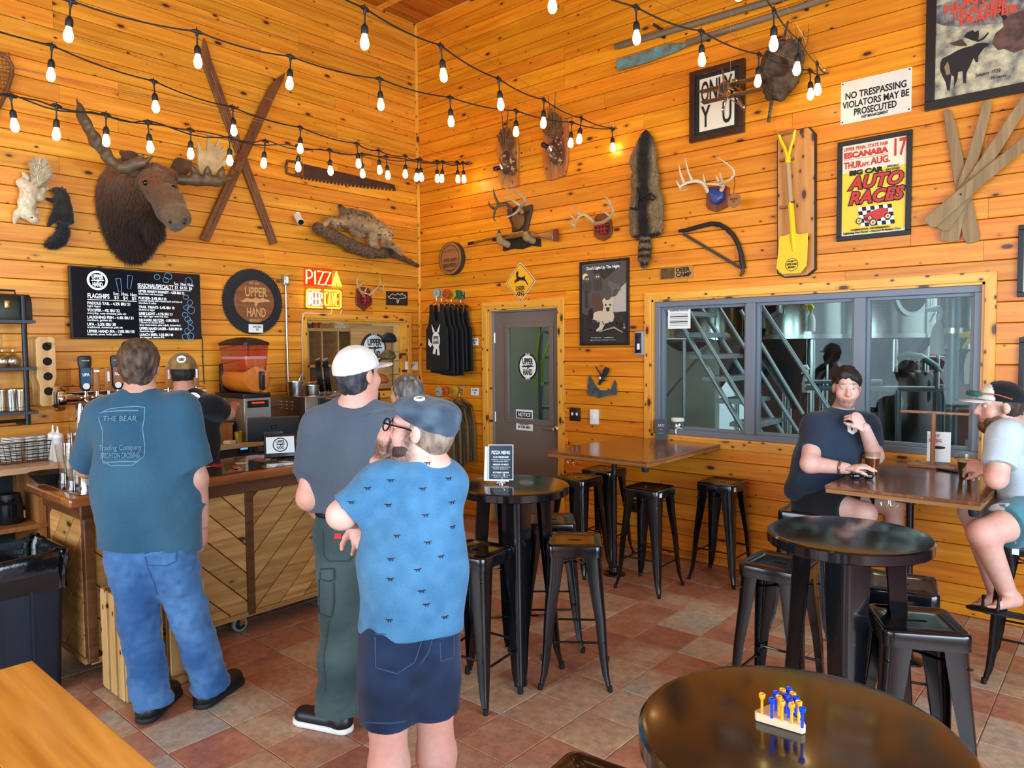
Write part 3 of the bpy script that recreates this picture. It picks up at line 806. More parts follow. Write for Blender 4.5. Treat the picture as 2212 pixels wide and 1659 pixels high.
# --- the interior window onto the brewery
win=struct(empty('window_1',(0,0,0)))
x0,x1,z0,z1=WIN[0]+0.016,WIN[1]-0.016,WIN[2]+0.016,WIN[3]-0.016
WG=mat('window_frame_grey',(112,118,128),0.4)
ring(MB(),x0,x1,z0,z1,0.045,0.07,0.09).build('window_frame',WG,win,smooth=False,bevel=0.003,seg=1)
mull=[RW(1621,800,-0.04).x,RW(1856,800,-0.04).x]
for mx_ in mull:
 mb=MB();mb.box((mx_,0.07,(z0+z1)/2),(0.075,0.09,z1-z0-0.09));mb.build('mullion',WG,win,smooth=False,bevel=0.003,seg=1)
edges=[x0+0.045]+[e for m_ in mull for e in(m_-0.0375,m_+0.0375)]+[x1-0.045]
for i in range(3):
 a,b=edges[2*i],edges[2*i+1]
 f=ring(MB(),a,b,z0+0.045,z1-0.045,0.022,0.085,0.05).build('sash',WG,win,smooth=False,bevel=0.002,seg=1)
 mb=MB();mb.box(((a+b)/2,0.085,(z0+z1)/2),(b-a-0.03,0.006,z1-z0-0.12));mb.build('pane',PANE,f,smooth=False)
# --- the hatch in the left wall that opens to the shop
hatch=struct(empty('window_2',(0,0,0),PI/2))
mb=MB();ring(mb,PASS[0]+0.016,PASS[1]-0.016,PASS[2]+0.016,PASS[3]-0.016,0.02,0.09,0.03);mb.build('hatch_stop',TRIM_V,hatch,smooth=False)
mb=MB();mb.box(((PASS[0]+PASS[1])/2,1.75,1.6),(3.4,0.05,2.8))
for s in(PASS[0]-0.7,PASS[1]+0.9):mb.box((s,0.95,1.6),(0.05,1.65,2.8))
mb.box(((PASS[0]+PASS[1])/2,0.95,3.0),(3.4,1.65,0.05));mb.box(((PASS[0]+PASS[1])/2,0.95,0.15),(3.4,1.65,0.05))
struct(mb.build('wall_shop',mat('shop_wall_paint',(206,188,150),0.7),None,(0,0,0),(0,0,PI/2),smooth=False))
# ================================================================== festoon light strings
CABLE=mat('black_cable',(18,18,20),0.55)
BULB=emission('warm_filament_bulb',(255,214,140),34.0)
def _socket_meshes():
 s=MB()
 s.tube([(-0.03,0,-0.004),(-0.012,0,0.0),(0.012,0,0.0),(0.03,0,-0.004)],[0.006,0.011,0.011,0.006],8)
 s.lathe([(0.011,0.0),(0.008,-0.022),(0.0045,-0.032),(0.0045,-0.075),(0.009,-0.078),(0.016,-0.088),(0.0185,-0.10),(0.0185,-0.124),(0.0165,-0.128)],10)
 s.tube([(0,0,0.005),(0,0,0.02)],0.0035,6)
 sm=s.mesh('socket');sm.materials.append(CABLE)
 b=MB().lathe([(0.0125,-0.126),(0.0135,-0.136),(0.0185,-0.150),(0.0225,-0.166),(0.0225,-0.178),(0.019,-0.191),(0.011,-0.200),(0.0,-0.203)],10)
 bm_=b.mesh('bulb');bm_.materials.append(BULB)
 return sm,bm_
SOCK_ME,BULB_ME=_socket_meshes()
def light_string(label,anchor_px,near_px,depth,joints,extra=4,sag=0.02,skip_phase=None,wob=0.0,seed=1):
 A=RW(*anchor_px,0.02)
 Nn=Vector(CAM+_ray(*near_px)*depth)
 nrm=(Nn-A).cross(Vector((0,0,1))).normalized()
 t=thing('light_string',label,'string lights',A,0,'black festoon light strings under the ceiling')
 pts=[]
 for j in joints:
  q=Vector(_ray(*j));c=Vector(CAM);pts.append(c+q*((A-c).dot(nrm)/q.dot(nrm)))
 d=(pts[0]-A);d.z=0;d.normalize()
 ext=[]
 for i in range(extra,0,-1):
  P=pts[0]+d*(0.6*i);P.z=pts[0].z+0.012*i
  if P.y>-8.7 and P.x<8.7:ext.append(P)
 allp=ext+pts
 rnd=random.Random(seed)
 cab=[]
 seq=allp+[A]
 for i in range(len(seq)-1):
  a,b=seq[i],seq[i+1]
  for k in range(6):
   f=k/6;p=a.lerp(b,f);p.z-=sag*4*f*(1-f)
   if wob:p+=Vector((nrm.x,nrm.y,0))*(wob*math.sin(i*2.1+k*1.05+seed*PI))+Vector((0,0,wob*math.cos(i*2.1+k*1.05+seed*PI)))
   cab.append(p-A)
 cab.append(Vector((0,0,0)))
 MB().tube(cab,0.0045,6).build('cable',CABLE,t)
 MB().tube([seq[0]-A+Vector((0,0,0.016)),seq[-2]-A+Vector((0,0,0.014)),Vector((0,0,0.006))],0.0014,5).build('guide_wire',STEEL,t)
 mb=MB();mb.cyl((0,0.02,0.0),(0,-0.03,0.0),0.004);mb.tube([(0,-0.03,0),(0.012,-0.035,0.01),(0,-0.03,0.02),(-0.012,-0.035,0.012)],0.0025,6);mb.build('wall_hook',STEEL,t)
 for P in allp:
  o=bpy.data.objects.new('socket',SOCK_ME);COL.objects.link(o);o.parent=t;o.location=P-A
  o.rotation_euler=(rnd.uniform(-0.09,0.09),rnd.uniform(-0.09,0.09),math.atan2(d.y,d.x))
  b=bpy.data.objects.new('bulb',BULB_ME);COL.objects.link(b);b.parent=o
 return t
_j4=[(23,207),(122,228),(229,247),(319,263),(412,280),(496,298),(573,305),(645,315),(712,324),(782,333),(834,338),(903,345),(944,349),(988,350)]
light_string('string of bulbs running from the top left corner to above the pheasants',(1325,278),(153,2),3.6,[(153,2),(425,68),(628,122),(820,170),(972,210),(1115,239),(1235,264),(1322,278)],4,seed=1)
light_string('string of bulbs with a taped plug dropping past the wall corner to the pheasants',(1331,277),(788,18),3.6,[(788,18),(952,98),(1077,170),(1175,215),(1256,255)],6,seed=2)
light_string('string of bulbs hanging across the tops of the crossed skis',(1020,352),(0,52),3.9,[(112,98),(332,175),(502,231),(649,275),(771,310),(818,325),(876,337),(908,344),(957,349),(1000,351)],4,seed=3)
light_string('lowest string of bulbs above the moose head, first of a twisted two',(1012,352),(23,207),4.1,_j4[0::2],3,wob=0.012,seed=4)
light_string('lowest string of bulbs above the moose head, second of a twisted two',(1014,350),(23,207),4.1,_j4[1::2],3,wob=0.012,seed=5)
light_string('string of bulbs crossing in front of the long paddle',(1785,158),(1374,15),3.9,[(1374,15),(1515,67),(1640,117),(1750,152)],6,seed=6)
light_string('short steep string of bulbs beside the hanging nest',(1788,158),(1672,22),3.7,[(1672,22),(1727,87),(1765,137)],6,seed=7)
# ================================================================== stools and tables
GLOSS=mat('gloss_black_enamel',(9,11,15),0.16,spec=0.6,coat=0.3)
def rsq(h,r,z,n=32,hy=None):
 """rounded square ring at height z"""
 hy=h if hy is None else hy
 pts=[]
 per=n//4
 for q in range(4):
  cx,cy=((1,1),(-1,1),(-1,-1),(1,-1))[q]
  for i in range(per):
   a=PI/2*(q+i/(per-1));pts.append((cx*(h-r)+r*math.cos(a),cy*(hy-r)+r*math.sin(a),z))
 return pts
def stadium(lx,ly,z,n=32):
 return rsq(lx,ly*0.98,z,n,ly)
SEAT_Z=0.745
def make_stool():
 t=empty('bar_stool')
 H=SEAT_Z
 s=MB().loft([rsq(0.146,0.036,H-0.062),rsq(0.146,0.036,H-0.012),rsq(0.143,0.034,H-0.003),rsq(0.137,0.031,H),rsq(0.130,0.028,H-0.001),rsq(0.124,0.026,H-0.006),rsq(0.075,0.03,H-0.008),stadium(0.036,0.012,H-0.008),stadium(0.034,0.010,H-0.02),stadium(0.034,0.010,H-0.05)],cap=False)
 s.loft([rsq(0.138,0.032,H-0.055),stadium(0.034,0.010,H-0.05)],cap=False)
 s.loft([rsq(0.146,0.036,H-0.062),rsq(0.138,0.032,H-0.062),rsq(0.138,0.032,H-0.055)],cap=False)
 s.build('seat',GLOSS,t,angle=50)
 rings=[]
 for z,c,w,r in((H-0.060,0.139,0.088,0.034),(H-0.20,0.146,0.074,0.030),(0.36,0.160,0.056,0.024),(0.18,0.168,0.044,0.020),(0.08,0.175,0.034,0.016),(0.045,0.181,0.027,0.013),(0.02,0.185,0.024,0.012)):
  o=c;th=0.004
  out=[(o,o-w)]+[(o-r+r*math.cos(a),o-r+r*math.sin(a))for a in[PI/2*k/4 for k in range(5)]]+[(o-w,o)]
  ri=max(r-th,0.003)
  inn=[(o-w,o-th)]+[(o-r+ri*math.cos(a),o-r+ri*math.sin(a))for a in[PI/2*k/4 for k in range(4,-1,-1)]]+[(o-th,o-w)]
  rings.append([(x,y,z)for x,y in out+inn])
 leg=MB().loft(rings).mesh('leg',angle=45);leg.materials.append(GLOSS)
 ft=MB().lathe([(0.012,0.0),(0.0135,0.006),(0.0125,0.03)],10,(0.178,0.178,0.0)).mesh('foot');ft.materials.append(RUBBER)
 for k in range(4):
  l=obj('leg',leg,None,t,(0,0,0),(0,0,k*PI/2));obj('foot',ft,None,l)
 for k in range(4):
  z=0.205 if k%2==0 else 0.245
  a=0.158
  r=MB().cyl((a,-a+0.01,z),(a,a-0.01,z),0.0065,n=8)
  for q in(-1,1):r.box((a,q*(a-0.018),z),(0.012,0.03,0.022))
  r.build('rung',GLOSS,t,rot=(0,0,k*PI/2))
 b=MB()
 for q in(-1,1):b.box((0,0,H-0.12+q*0.003),(0.40,0.018,0.004),Euler((0,0,q*PI/4)))
 b.build('brace',GLOSS,t)
 return t
STOOLS=[
 (3.490,-2.773,8,'black metal stool nearest the man in the flat cap'),
 (3.770,-2.305,36,'black metal stool in front of the round table by the grey door, seat slot visible'),
 (3.385,-2.020,40,'black metal stool tucked behind the small round table by the grey door'),
 (2.700,-0.780,0,'black metal stool by the outer end of the empty wall table, closest to the door'),
 (2.640,-0.330,3,'black metal stool against the wall behind the post of the empty wall table'),
 (3.340,-0.790,1,'black metal stool with a square white sticker on its seat rim'),
 (3.660,-0.268,0,'black metal stool backed against the boards under the big window'),
 (4.757,-2.020,0,'black metal stool with a slotted seat, left of the wide-legged round table'),
 (5.420,-2.420,28,'black metal stool standing right in front of the wide-legged round table'),
 (5.265,-1.990,14,'black metal stool half hidden behind the wide-legged round table'),
 (5.625,-0.840,2,'black metal stool under the man in the white shirt'),
 (4.480,-0.820,4,'black metal stool under the man in the navy shirt'),
 (5.115,-4.075,6,'black metal stool cut off by the bottom edge of the picture'),
]
proto=make_stool()
STICK=mat('sticker_white',(225,228,232),0.5)
stools=[]
for i,(x,y,a,lab)in enumerate(STOOLS):
 o=proto if i==0 else copy_tree(proto)
 o.location=(x,y,0);o.rotation_euler=(0,0,math.radians(a));tag(o,lab,'stool','black metal bar stools')
 stools.append(o)
for i,face in((5,(0.1475,0.085)),(6,(0.1475,0.09)),(10,(-0.1,-0.1475))):
 mb=MB()
 if i==10:mb.box((-0.06,-0.1472,0.706),(0.03,0.0012,0.03))
 else:mb.box((0.1472,-0.10,0.71),(0.0012,0.034,0.03))
 mb.build('sticker',STICK,stools[i],smooth=False)
def make_round_table(name,label,x,y,rot,R=0.30,H=1.03):
 t=thing(name,label,'table',(x,y,0),math.radians(rot),'black round metal bar tables')
 MB().lathe([(0.0,H),(R-0.02,H),(R-0.006,H-0.002),(R,H-0.008),(R,H-0.042),(R-0.004,H-0.046),(R-0.008,H-0.044),(R-0.012,H-0.012),(0,H-0.012)],64,cap=False).build('tabletop',GLOSS,t,angle=30)
 rings=[]
 for z,c,w,r in((H-0.03,0.150,0.115,0.03),(0.7,0.158,0.10,0.028),(0.3,0.175,0.078,0.024),(0.1,0.185,0.058,0.02),(0.03,0.194,0.04,0.015)):
  o=c;th=0.004
  out=[(o,o-w)]+[(o-r+r*math.cos(a),o-r+r*math.sin(a))for a in[PI/2*k/4 for k in range(5)]]+[(o-w,o)]
  ri=max(r-th,0.003)
  inn=[(o-w,o-th)]+[(o-r+ri*math.cos(a),o-r+ri*math.sin(a))for a in[PI/2*k/4 for k in range(4,-1,-1)]]+[(o-th,o-w)]
  rings.append([(p,q,z)for p,q in out+inn])
 leg=MB().loft(rings).mesh('leg',angle=45);leg.materials.append(GLOSS)
 ft=MB().lathe([(0.014,0.0),(0.016,0.008),(0.014,0.04)],10,(0.183,0.183,0.0)).mesh('foot');ft.materials.append(RUBBER)
 for k in range(4):
  l=obj('leg',leg,None,t,(0,0,0),(0,0,k*PI/2));obj('foot',ft,None,l)
 b=MB()
 for q in(-1,1):b.box((0,0,0.30+q*0.003),(0.44,0.02,0.006),Euler((0,0,q*PI/4)))
 b.build('brace',GLOSS,t)
 return t
TA=make_round_table('round_table','small black round bar table with a menu card by the grey door',3.49,-2.475,2)
TB=make_round_table('round_table','black round bar table in front of the window, mirroring the seated man',5.18,-2.43,-29)
TC=make_round_table('round_table','large foreground black round table with a peg game',5.555,-4.035,20)
# --- wall tables
TOPW=wood('stained_table_top',(92,52,28),(138,86,48),(60,30,16),'yx',rough=0.22,knots=0,rand=0.03,coat=0.5)
EDGEW=wood('table_edge_ply',(120,76,36),(166,116,62),axes='xz',knots=0,rand=0.03)
def wall_table(name,label,x0,x1,y0,y1,z,px,py,hook):
 t=thing(name,label,'table',(px,py,0))
 def bx(a,b,c,d,e,f):return MB().box(((a+b)/2-px,(c+d)/2-py,(e+f)/2),(b-a,d-c,f-e))
 top=bx(x0,x1,y0,y1,z-0.018,z).build('tabletop',TOPW,t,smooth=False,bevel=0.003)
 bx(x0+0.004,x1-0.004,y0+0.004,y1,z-0.042,z-0.018).build('edge_board',EDGEW,top,smooth=False,bevel=0.002,seg=1)
 bx(x0+0.1,x1-0.1,y1-0.06,y1,z-0.085,z-0.042).build('wall_cleat',EDGEW,t,smooth=False)
 p=MB().cyl((0,0,0.02),(0,0,z-0.06),0.021,n=16);p.build('post',GLOSS,t)
 MB().lathe([(0.085,0.0),(0.085,0.012),(0.07,0.018),(0.035,0.024),(0.03,0.06),(0.022,0.065)],20).build('base_flange',GLOSS,t)
 h=MB().box((0,0,z-0.052),(0.40,0.06,0.018));h.box((0,0,z-0.052),(0.06,0.40,0.018));h.cyl((0,0,z-0.10),(0,0,z-0.05),0.03,n=14);h.build('top_bracket',GLOSS,t,bevel=0.003,seg=1)
 c=MB().lathe([(0.0,-0.02),(0.02,-0.018),(0.026,0.0),(0.024,0.02)],12,(x1-px-0.035,y0-py+0.03,z-0.058));c.build('corner_bumper',RUBBER,t)
 hk=MB()
 for s in(-1,1):hk.tube([(s*0.004,0,0.02),(s*0.004,0,-0.02),(s*0.012,0,-0.04),(s*0.026,0,-0.046),(s*0.038,0,-0.036),(s*0.042,0,-0.02)],0.003,6)
 hk.build('bag_hook',CHROME,t,(hook-px,y0-py+0.06,z-0.05))
 return t
T1=wall_table('wall_table','brown stained wall table with an empty top and a lidded jar by the window',2.67,3.53,-1.14,-0.02,0.985,2.98,-0.70,2.86)
T2=wall_table('wall_table','brown stained wall table between the two seated men',4.715,5.455,-1.25,-0.02,0.985,5.085,-0.98,5.03)
# --- pale wooden table in the near corner
t=thing('wood_table','honey-coloured wooden table with open grain in the lower left corner','table',(4.45,-5.22,0))
OAK=wood('honey_oak_top',(176,108,26),(222,158,66),axes='xy',grain=0.8,rough=0.3,knots=0,rand=0.02,coat=0.3,bump=0.3)
for k in range(4):
 MB().box((0,0.30-0.2*k,0.93),(1.23,0.1995,0.04)).build('plank',OAK,t,smooth=False,bevel=0.003)
for sx in(-1,1):
 for sy in(-1,1):MB().box((sx*0.52,sy*0.31-0.0,0.455),(0.08,0.08,0.91)).build('leg',OAK,t,smooth=False,bevel=0.004)
MB().box((0,0,0.87),(1.05,0.62,0.08)).build('apron',OAK,t,smooth=False)
# --- peg game on the near table
g=thing('peg_game','pale wooden triangle peg game with yellow and blue pegs','game',HZ(1688,1556,1.03),math.radians(0))
gx,gy=g.location.x,g.location.y
tri=[HZ(*q,1.047)for q in((1623,1537),(1708,1502),(1744,1572))]
cen=sum(tri,Vector())/3
g.location=(cen.x,cen.y,1.0305)
poly=[]
for i in range(3):
 P,A_,B_=tri[i],tri[i-1],tri[(i+1)%3]
 poly+=[(P.lerp(A_,0.08)-cen).xy[:],(P.lerp(B_,0.08)-cen).xy[:]]
MB().slab(poly,0.0,0.017).build('board',wood('pale_maple',(206,176,138),(226,200,166),axes='xy',knots=0,rand=0.02),g,smooth=False,bevel=0.0015,seg=1)
PEGY=mat('peg_yellow',(240,158,44),0.4);PEGB=mat('peg_blue',(18,62,200),0.4)
def peg_mesh(m):
 me=MB().lathe([(0.0028,0.0),(0.0028,0.026),(0.004,0.029),(0.0062,0.032),(0.0066,0.038),(0.0052,0.0395),(0.004,0.036),(0,0.035)],10).mesh('peg');me.materials.append(m);return me
pm={'y':peg_mesh(PEGY),'b':peg_mesh(PEGB)}
for px,py,c in((1646,1540,'y'),(1667,1550,'b'),(1676,1535,'b'),(1690,1529,'y'),(1704,1526,'b'),(1682,1545,'y'),(1697,1540,'b'),(1712,1537,'y'),(1689,1556,'y'),(1704,1550,'b'),(1719,1546,'b'),(1710,1562,'y'),(1725,1557,'y'),(1733,1571,'b')):
 P=HZ(px,py+1,1.047);obj('peg',pm[c],None,g,(P.x-cen.x,P.y-cen.y,0.0165))
text('TRIANGLE GAME',0.006,INK,g,0.02,0,0.0178,rot=(-PI/2,0,math.radians(-38)),width=0.05)
# --- menu card in a wire holder on the table by the door
mc=thing('menu_card','printed drinks menu standing in a wire holder on the small round table','menu',(3.44,-2.52,1.032),math.radians(36))
MB().lathe([(0.0,0.012),(0.022,0.010),(0.026,0.004),(0.026,0.0)],16).build('holder_base',CHROME,mc)
MB().tube([(0.0,0,0.01),(0,0,0.03)]+[(0.018*math.sin(a),-0.004*math.cos(a*0.5),0.045-0.018*math.cos(a))for a in[2*PI*k/16 for k in range(17)]],0.002,6).build('wire_clip',CHROME,mc)
card=MB().box((0,0.006,0.115),(0.135,0.0012,0.19),Euler((-0.10,0,0))).build('card',mat('menu_blue_black',(28,48,66),0.35),mc,smooth=False)
MB().box((-0.022,0.012,0.105),(0.135,0.0012,0.185),Euler((-0.10,0.03,0))).build('card',WHITE,mc,smooth=False)
fr_=ring(MB(),-0.0675,0.0675,-0.095,0.095,0.004,0,0.001).xf(Matrix.Translation((0,0.0045,0.115))@Matrix.Rotation(-0.10,4,'X')).build('border',WHITE,mc,smooth=False)
M_=Matrix.Translation((0,0.0042,0.115))@Matrix.Rotation(-0.10,4,'X')
def on_card(s,size,z,w,**k):
 v=M_@Vector((0,0,z));text(s,size,WHITE,mc,v.x,v.y-0.0008,v.z,width=w,rot=(-0.10,0,0),**k)
on_card('PIZZA MENU',0.026,0.052,0.10,bold=0.0006)
for zz,tl,a,b in((0.028,'CHEESE','classic red sauce','mozzarella'),(-0.012,'HERDER OF MEAT','sausage pepperoni','ham bacon'),(-0.055,'MOTHERS GARDEN','peppers onions','mushrooms olives')):
 on_card(tl,0.012,zz,0.085,bold=0.0003);on_card(a,0.009,zz-0.013,0.10);on_card(b,0.009,zz-0.023,0.08)
# ================================================================== on the left wall
def wp(o,px,py,out=0.0):
 """pixel + distance off the wall -> local point of a wall thing"""
 P=LW(px,py,out)if o['sd']=='L' else RW(px,py,out)
 return Vector(((P.y if o['sd']=='L' else P.x)-o['u0'],-out,P.z-o['z0']))
def wpath(o,pts):return[wp(o,*p)for p in pts]
ANTLER=mat('antler_bone',(176,152,112),0.5,var=0.25,vscale=14,bump=0.2)
ANTLER_D=mat('antler_dark',(84,66,46),0.5,var=0.35,vscale=14,bump=0.2)
GLASSEYE=mat('glass_eye',(8,6,5),0.05)
FUR=tint_mat('fur_tint',0.85,0.5,130,var=0.25,vscale=45,sheen=0.2)
# --- moose head
mo=wall_thing('L','mounted_moose','mounted brown moose head with broad palmed antlers','trophy',290,430)
q=lambda*a:wp(mo,*a)
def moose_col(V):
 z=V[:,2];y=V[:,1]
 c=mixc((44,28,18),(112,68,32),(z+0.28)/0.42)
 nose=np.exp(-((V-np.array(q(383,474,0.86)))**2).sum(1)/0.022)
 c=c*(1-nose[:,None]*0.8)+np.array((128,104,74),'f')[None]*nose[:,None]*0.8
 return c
prims=[E(q(286,436,0.05),(0.25,0.15,0.34),None,0.08),E(q(285,490,0.06),(0.19,0.15,0.26),None,0.08),C(q(284,520,0.06),q(284,537,0.03),0.09,0.04,0.06),
         C(q(284,428,0.12),q(308,410,0.40),0.20,0.125,0.08),C(q(306,450,0.2),q(318,425,0.42),0.17,0.12,0.08),
         C(q(326,386,0.48),q(338,402,0.6),0.108,0.112,0.05),C(q(338,402,0.6),q(364,438,0.74),0.112,0.098,0.05),C(q(364,438,0.74),q(381,466,0.83),0.098,0.092,0.05),
         E(q(384,470,0.86),(0.088,0.075,0.075),None,0.04),C(q(352,462,0.66),q(378,484,0.80),0.05,0.052,0.03),
         C(q(330,462,0.38),q(334,500,0.36),0.075,0.07,0.06),C(q(336,372,0.53),q(366,380,0.53),0.055,0.05,0.04),
         C(q(322,392,0.60),q(312,398,0.6),0.03,0.03,0.03),C(q(366,398,0.62),q(374,402,0.6),0.03,0.03,0.03),
         SUB(E(q(385,492,0.90),(0.05,0.05,0.013),None,0.015)),SUB(E(q(366,478,0.90),(0.02,0.03,0.03),None,0.02)),SUB(E(q(398,478,0.90),(0.015,0.03,0.02),None,0.02))]
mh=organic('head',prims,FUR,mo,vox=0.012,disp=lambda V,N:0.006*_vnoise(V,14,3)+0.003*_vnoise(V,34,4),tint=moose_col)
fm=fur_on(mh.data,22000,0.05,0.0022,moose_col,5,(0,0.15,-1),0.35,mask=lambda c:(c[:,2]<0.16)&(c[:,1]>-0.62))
o=obj('fur',fm,FUR,mo);o['kind']='stuff'
o=obj('fur',fur_on(mh.data,9000,0.022,0.002,moose_col,6,(0.3,0.6,-0.6),0.5,mask=lambda c:(c[:,2]>0.0)&(c[:,1]<-0.35)),FUR,mo);o['kind']='stuff'
for a,b,c_,w in(((304,372,0.46),(284,346,0.40),(262,330,0.36),1),((366,380,0.46),(392,360,0.44),(412,351,0.42),1)):
 pa,pb,pc=q(*a),q(*b),q(*c_)
 organic('ear',[F(pa,pb,0.035,0.062,(0,1,0),0.3,0.02),F(pb,pc,0.062,0.018,(0,1,0),0.3,0.02)],FUR,mo,0.008,tint=lambda V:mixc((70,46,26),(96,64,38),_vnoise(V,9,2)))
for e_ in((313,395),(376,404)):on_surf(mh,*e_,0.021,GLASSEYE,'eye')
for e_ in((368,480),(397,484)):on_surf(mh,*e_,0.02,mat('nostril_dark',(22,15,12),0.5),'nostril',(1,1,0.7),0.6)
A1=empty('antler');A1.parent=mo
prims=PATH([q(316,384,0.5),q(290,372,0.52),q(262,362,0.5),q(236,345,0.46)],[0.034,0.034,0.036,0.034],0.02)
prims+=[F(q(236,345,0.46),q(205,302,0.36),0.034,0.046,(0.85,0.5,0),0.3,0.02),F(q(205,302,0.36),q(180,258,0.27),0.046,0.034,(0.85,0.5,0),0.35,0.02),F(q(180,258,0.27),q(165,214,0.2),0.034,0.010,(0.85,0.5,0),0.5,0.02)]
for a,b in(((262,362,0.52),(311,334,0.62)),((276,364,0.54),(330,338,0.66)),((228,338,0.46),(236,320,0.5)),((204,305,0.36),(200,274,0.42)),((190,275,0.3),(184,246,0.34)),((176,248,0.24),(173,226,0.24))):
 m_=q(*a).lerp(q(*b),0.6)+Vector((0,0,-0.012));prims+=PATH([q(*a),m_,q(*b)],[0.034,0.024,0.008],0.02)
organic('beam',prims,ANTLER_D,A1,0.009)
A2=empty('antler');A2.parent=mo
prims=PATH([q(366,386,0.5),q(395,389,0.52),q(425,390,0.55),(q(470,391,0.56)),q(500,384,0.52),q(518,374,0.48)],[0.034,0.034,0.04,0.042,0.02,0.008],0.02)
for a,b in(((424,384,0.55),(414,354,0.6)),((448,385,0.56),(449,356,0.62)),((475,387,0.56),(482,357,0.6))):
 prims+=PATH([q(*a),q(*a).lerp(q(*b),0.5),q(*b)],[0.036,0.024,0.005],0.02)
organic('beam',prims,ANTLER_D,A2,0.009)
palm=[(424.5,304),(434,321.5),(446,325),(447,305),(449,292),(454,308.5),(462.5,318),(469,306),(474,293),(472,317),(478,324),(483,314),(480,330),(492,322),(501.5,309.6),(488.5,334.5),(477.7,347.6),(495,342),(510,330),(488,355),(475.5,365),(466,380),(455,386),(436,382),(430,371),(425.6,352),(427,325)]
lp=wl(mo,palm,0.42)
MB().prism(lp,-0.435,-0.405).build('palm',ANTLER,A2,smooth=False,bevel=0.008,seg=2)
# --- two mounted squirrels
sq=wall_thing('L','white_squirrel','white squirrel mount climbing head down beside the black one','trophy',62,435)
q=lambda*a:wp(sq,*a)
prims=[C(q(62,408,0.06),q(58,440,0.07),0.052,0.05,0.03),C(q(58,440,0.07),q(56,462,0.06),0.05,0.04,0.03),C(q(60,462,0.07),q(72,474,0.07),0.036,0.028,0.02),C(q(72,474,0.07),q(81,477,0.065),0.026,0.014,0.02)]
prims+=PATH([q(52,402,0.06),q(46,395,0.05),q(57,384,0.04),q(50,374,0.03)],[0.036,0.03,0.018,0.012])+PATH([q(70,412,0.06),q(84,426,0.05),q(92,410,0.05),q(105,407,0.03)],[0.04,0.032,0.018,0.011])
prims+=PATH([q(48,458,0.06),q(38,460,0.05),q(34,470,0.04),q(31,481,0.03)],[0.03,0.024,0.017,0.012])+PATH([q(66,458,0.06),q(76,458,0.05),q(78,464,0.04)],[0.028,0.02,0.014])
prims+=[C(q(64,466,0.09),q(62,469,0.10),0.012,0.008,0.008)]
wc=lambda V:mixc((222,206,178),(200,180,146),0.5+0.6*_vnoise(V,18,1))
b_=organic('body',prims,FUR,sq,0.007,tint=wc)
tp=PATH([q(70,405,0.06),q(82,390,0.07),q(90,376,0.08),q(84,362,0.08),q(74,360,0.07)],[0.02,0.034,0.044,0.046,0.03],0.02)
tl=organic('tail',tp,FUR,sq,0.008,tint=wc)
o=obj('fur',fur_on(tl.data,3500,0.03,0.0015,wc,2,(0.3,-0.2,0.8),0.8),FUR,tl);o['kind']='stuff'
on_surf(b_,69,470,0.007,GLASSEYE,'eye')
sq=wall_thing('L','black_squirrel','black squirrel mount with a hanging bushy tail','trophy',132,445)
q=lambda*a:wp(sq,*a)
bc=lambda V:mixc((16,14,14),(40,34,30),0.5+0.7*_vnoise(V,20,1))
prims=[C(q(135,428,0.06),q(136,452,0.07),0.05,0.056,0.03),C(q(136,452,0.07),q(138,470,0.06),0.056,0.05,0.03),C(q(132,418,0.06),q(124,413,0.07),0.038,0.03,0.02),C(q(124,413,0.07),q(116,411,0.07),0.026,0.014,0.02),
         C(q(133,408,0.06),q(135,404,0.06),0.012,0.007,0.008),C(q(140,412,0.06),q(142,408,0.06),0.012,0.007,0.008)]
prims+=PATH([q(126,432,0.06),q(114,433,0.05),q(101,429,0.03)],[0.024,0.016,0.01])+PATH([q(122,462,0.06),q(114,474,0.05),q(105,487,0.03)],[0.034,0.024,0.013])+PATH([q(148,466,0.06),q(152,478,0.05),q(158,479,0.03)],[0.036,0.022,0.012])
organic('body',prims,FUR,sq,0.007,tint=bc)
tl=organic('tail',PATH([q(136,482,0.05),q(138,500,0.05),q(130,516,0.05),q(116,524,0.05),q(104,528,0.04)],[0.024,0.03,0.034,0.03,0.016],0.02),FUR,sq,0.008,tint=bc)
o=obj('fur',fur_on(tl.data,3500,0.028,0.0014,bc,2,(-0.4,-0.2,-0.6),0.8),FUR,tl);o['kind']='stuff'
MB().sph(q(122,410,0.095),0.005,8,6).build('eye',mat('eye_glint',(60,40,20),0.05),sq)  # glossy eye in one even brown
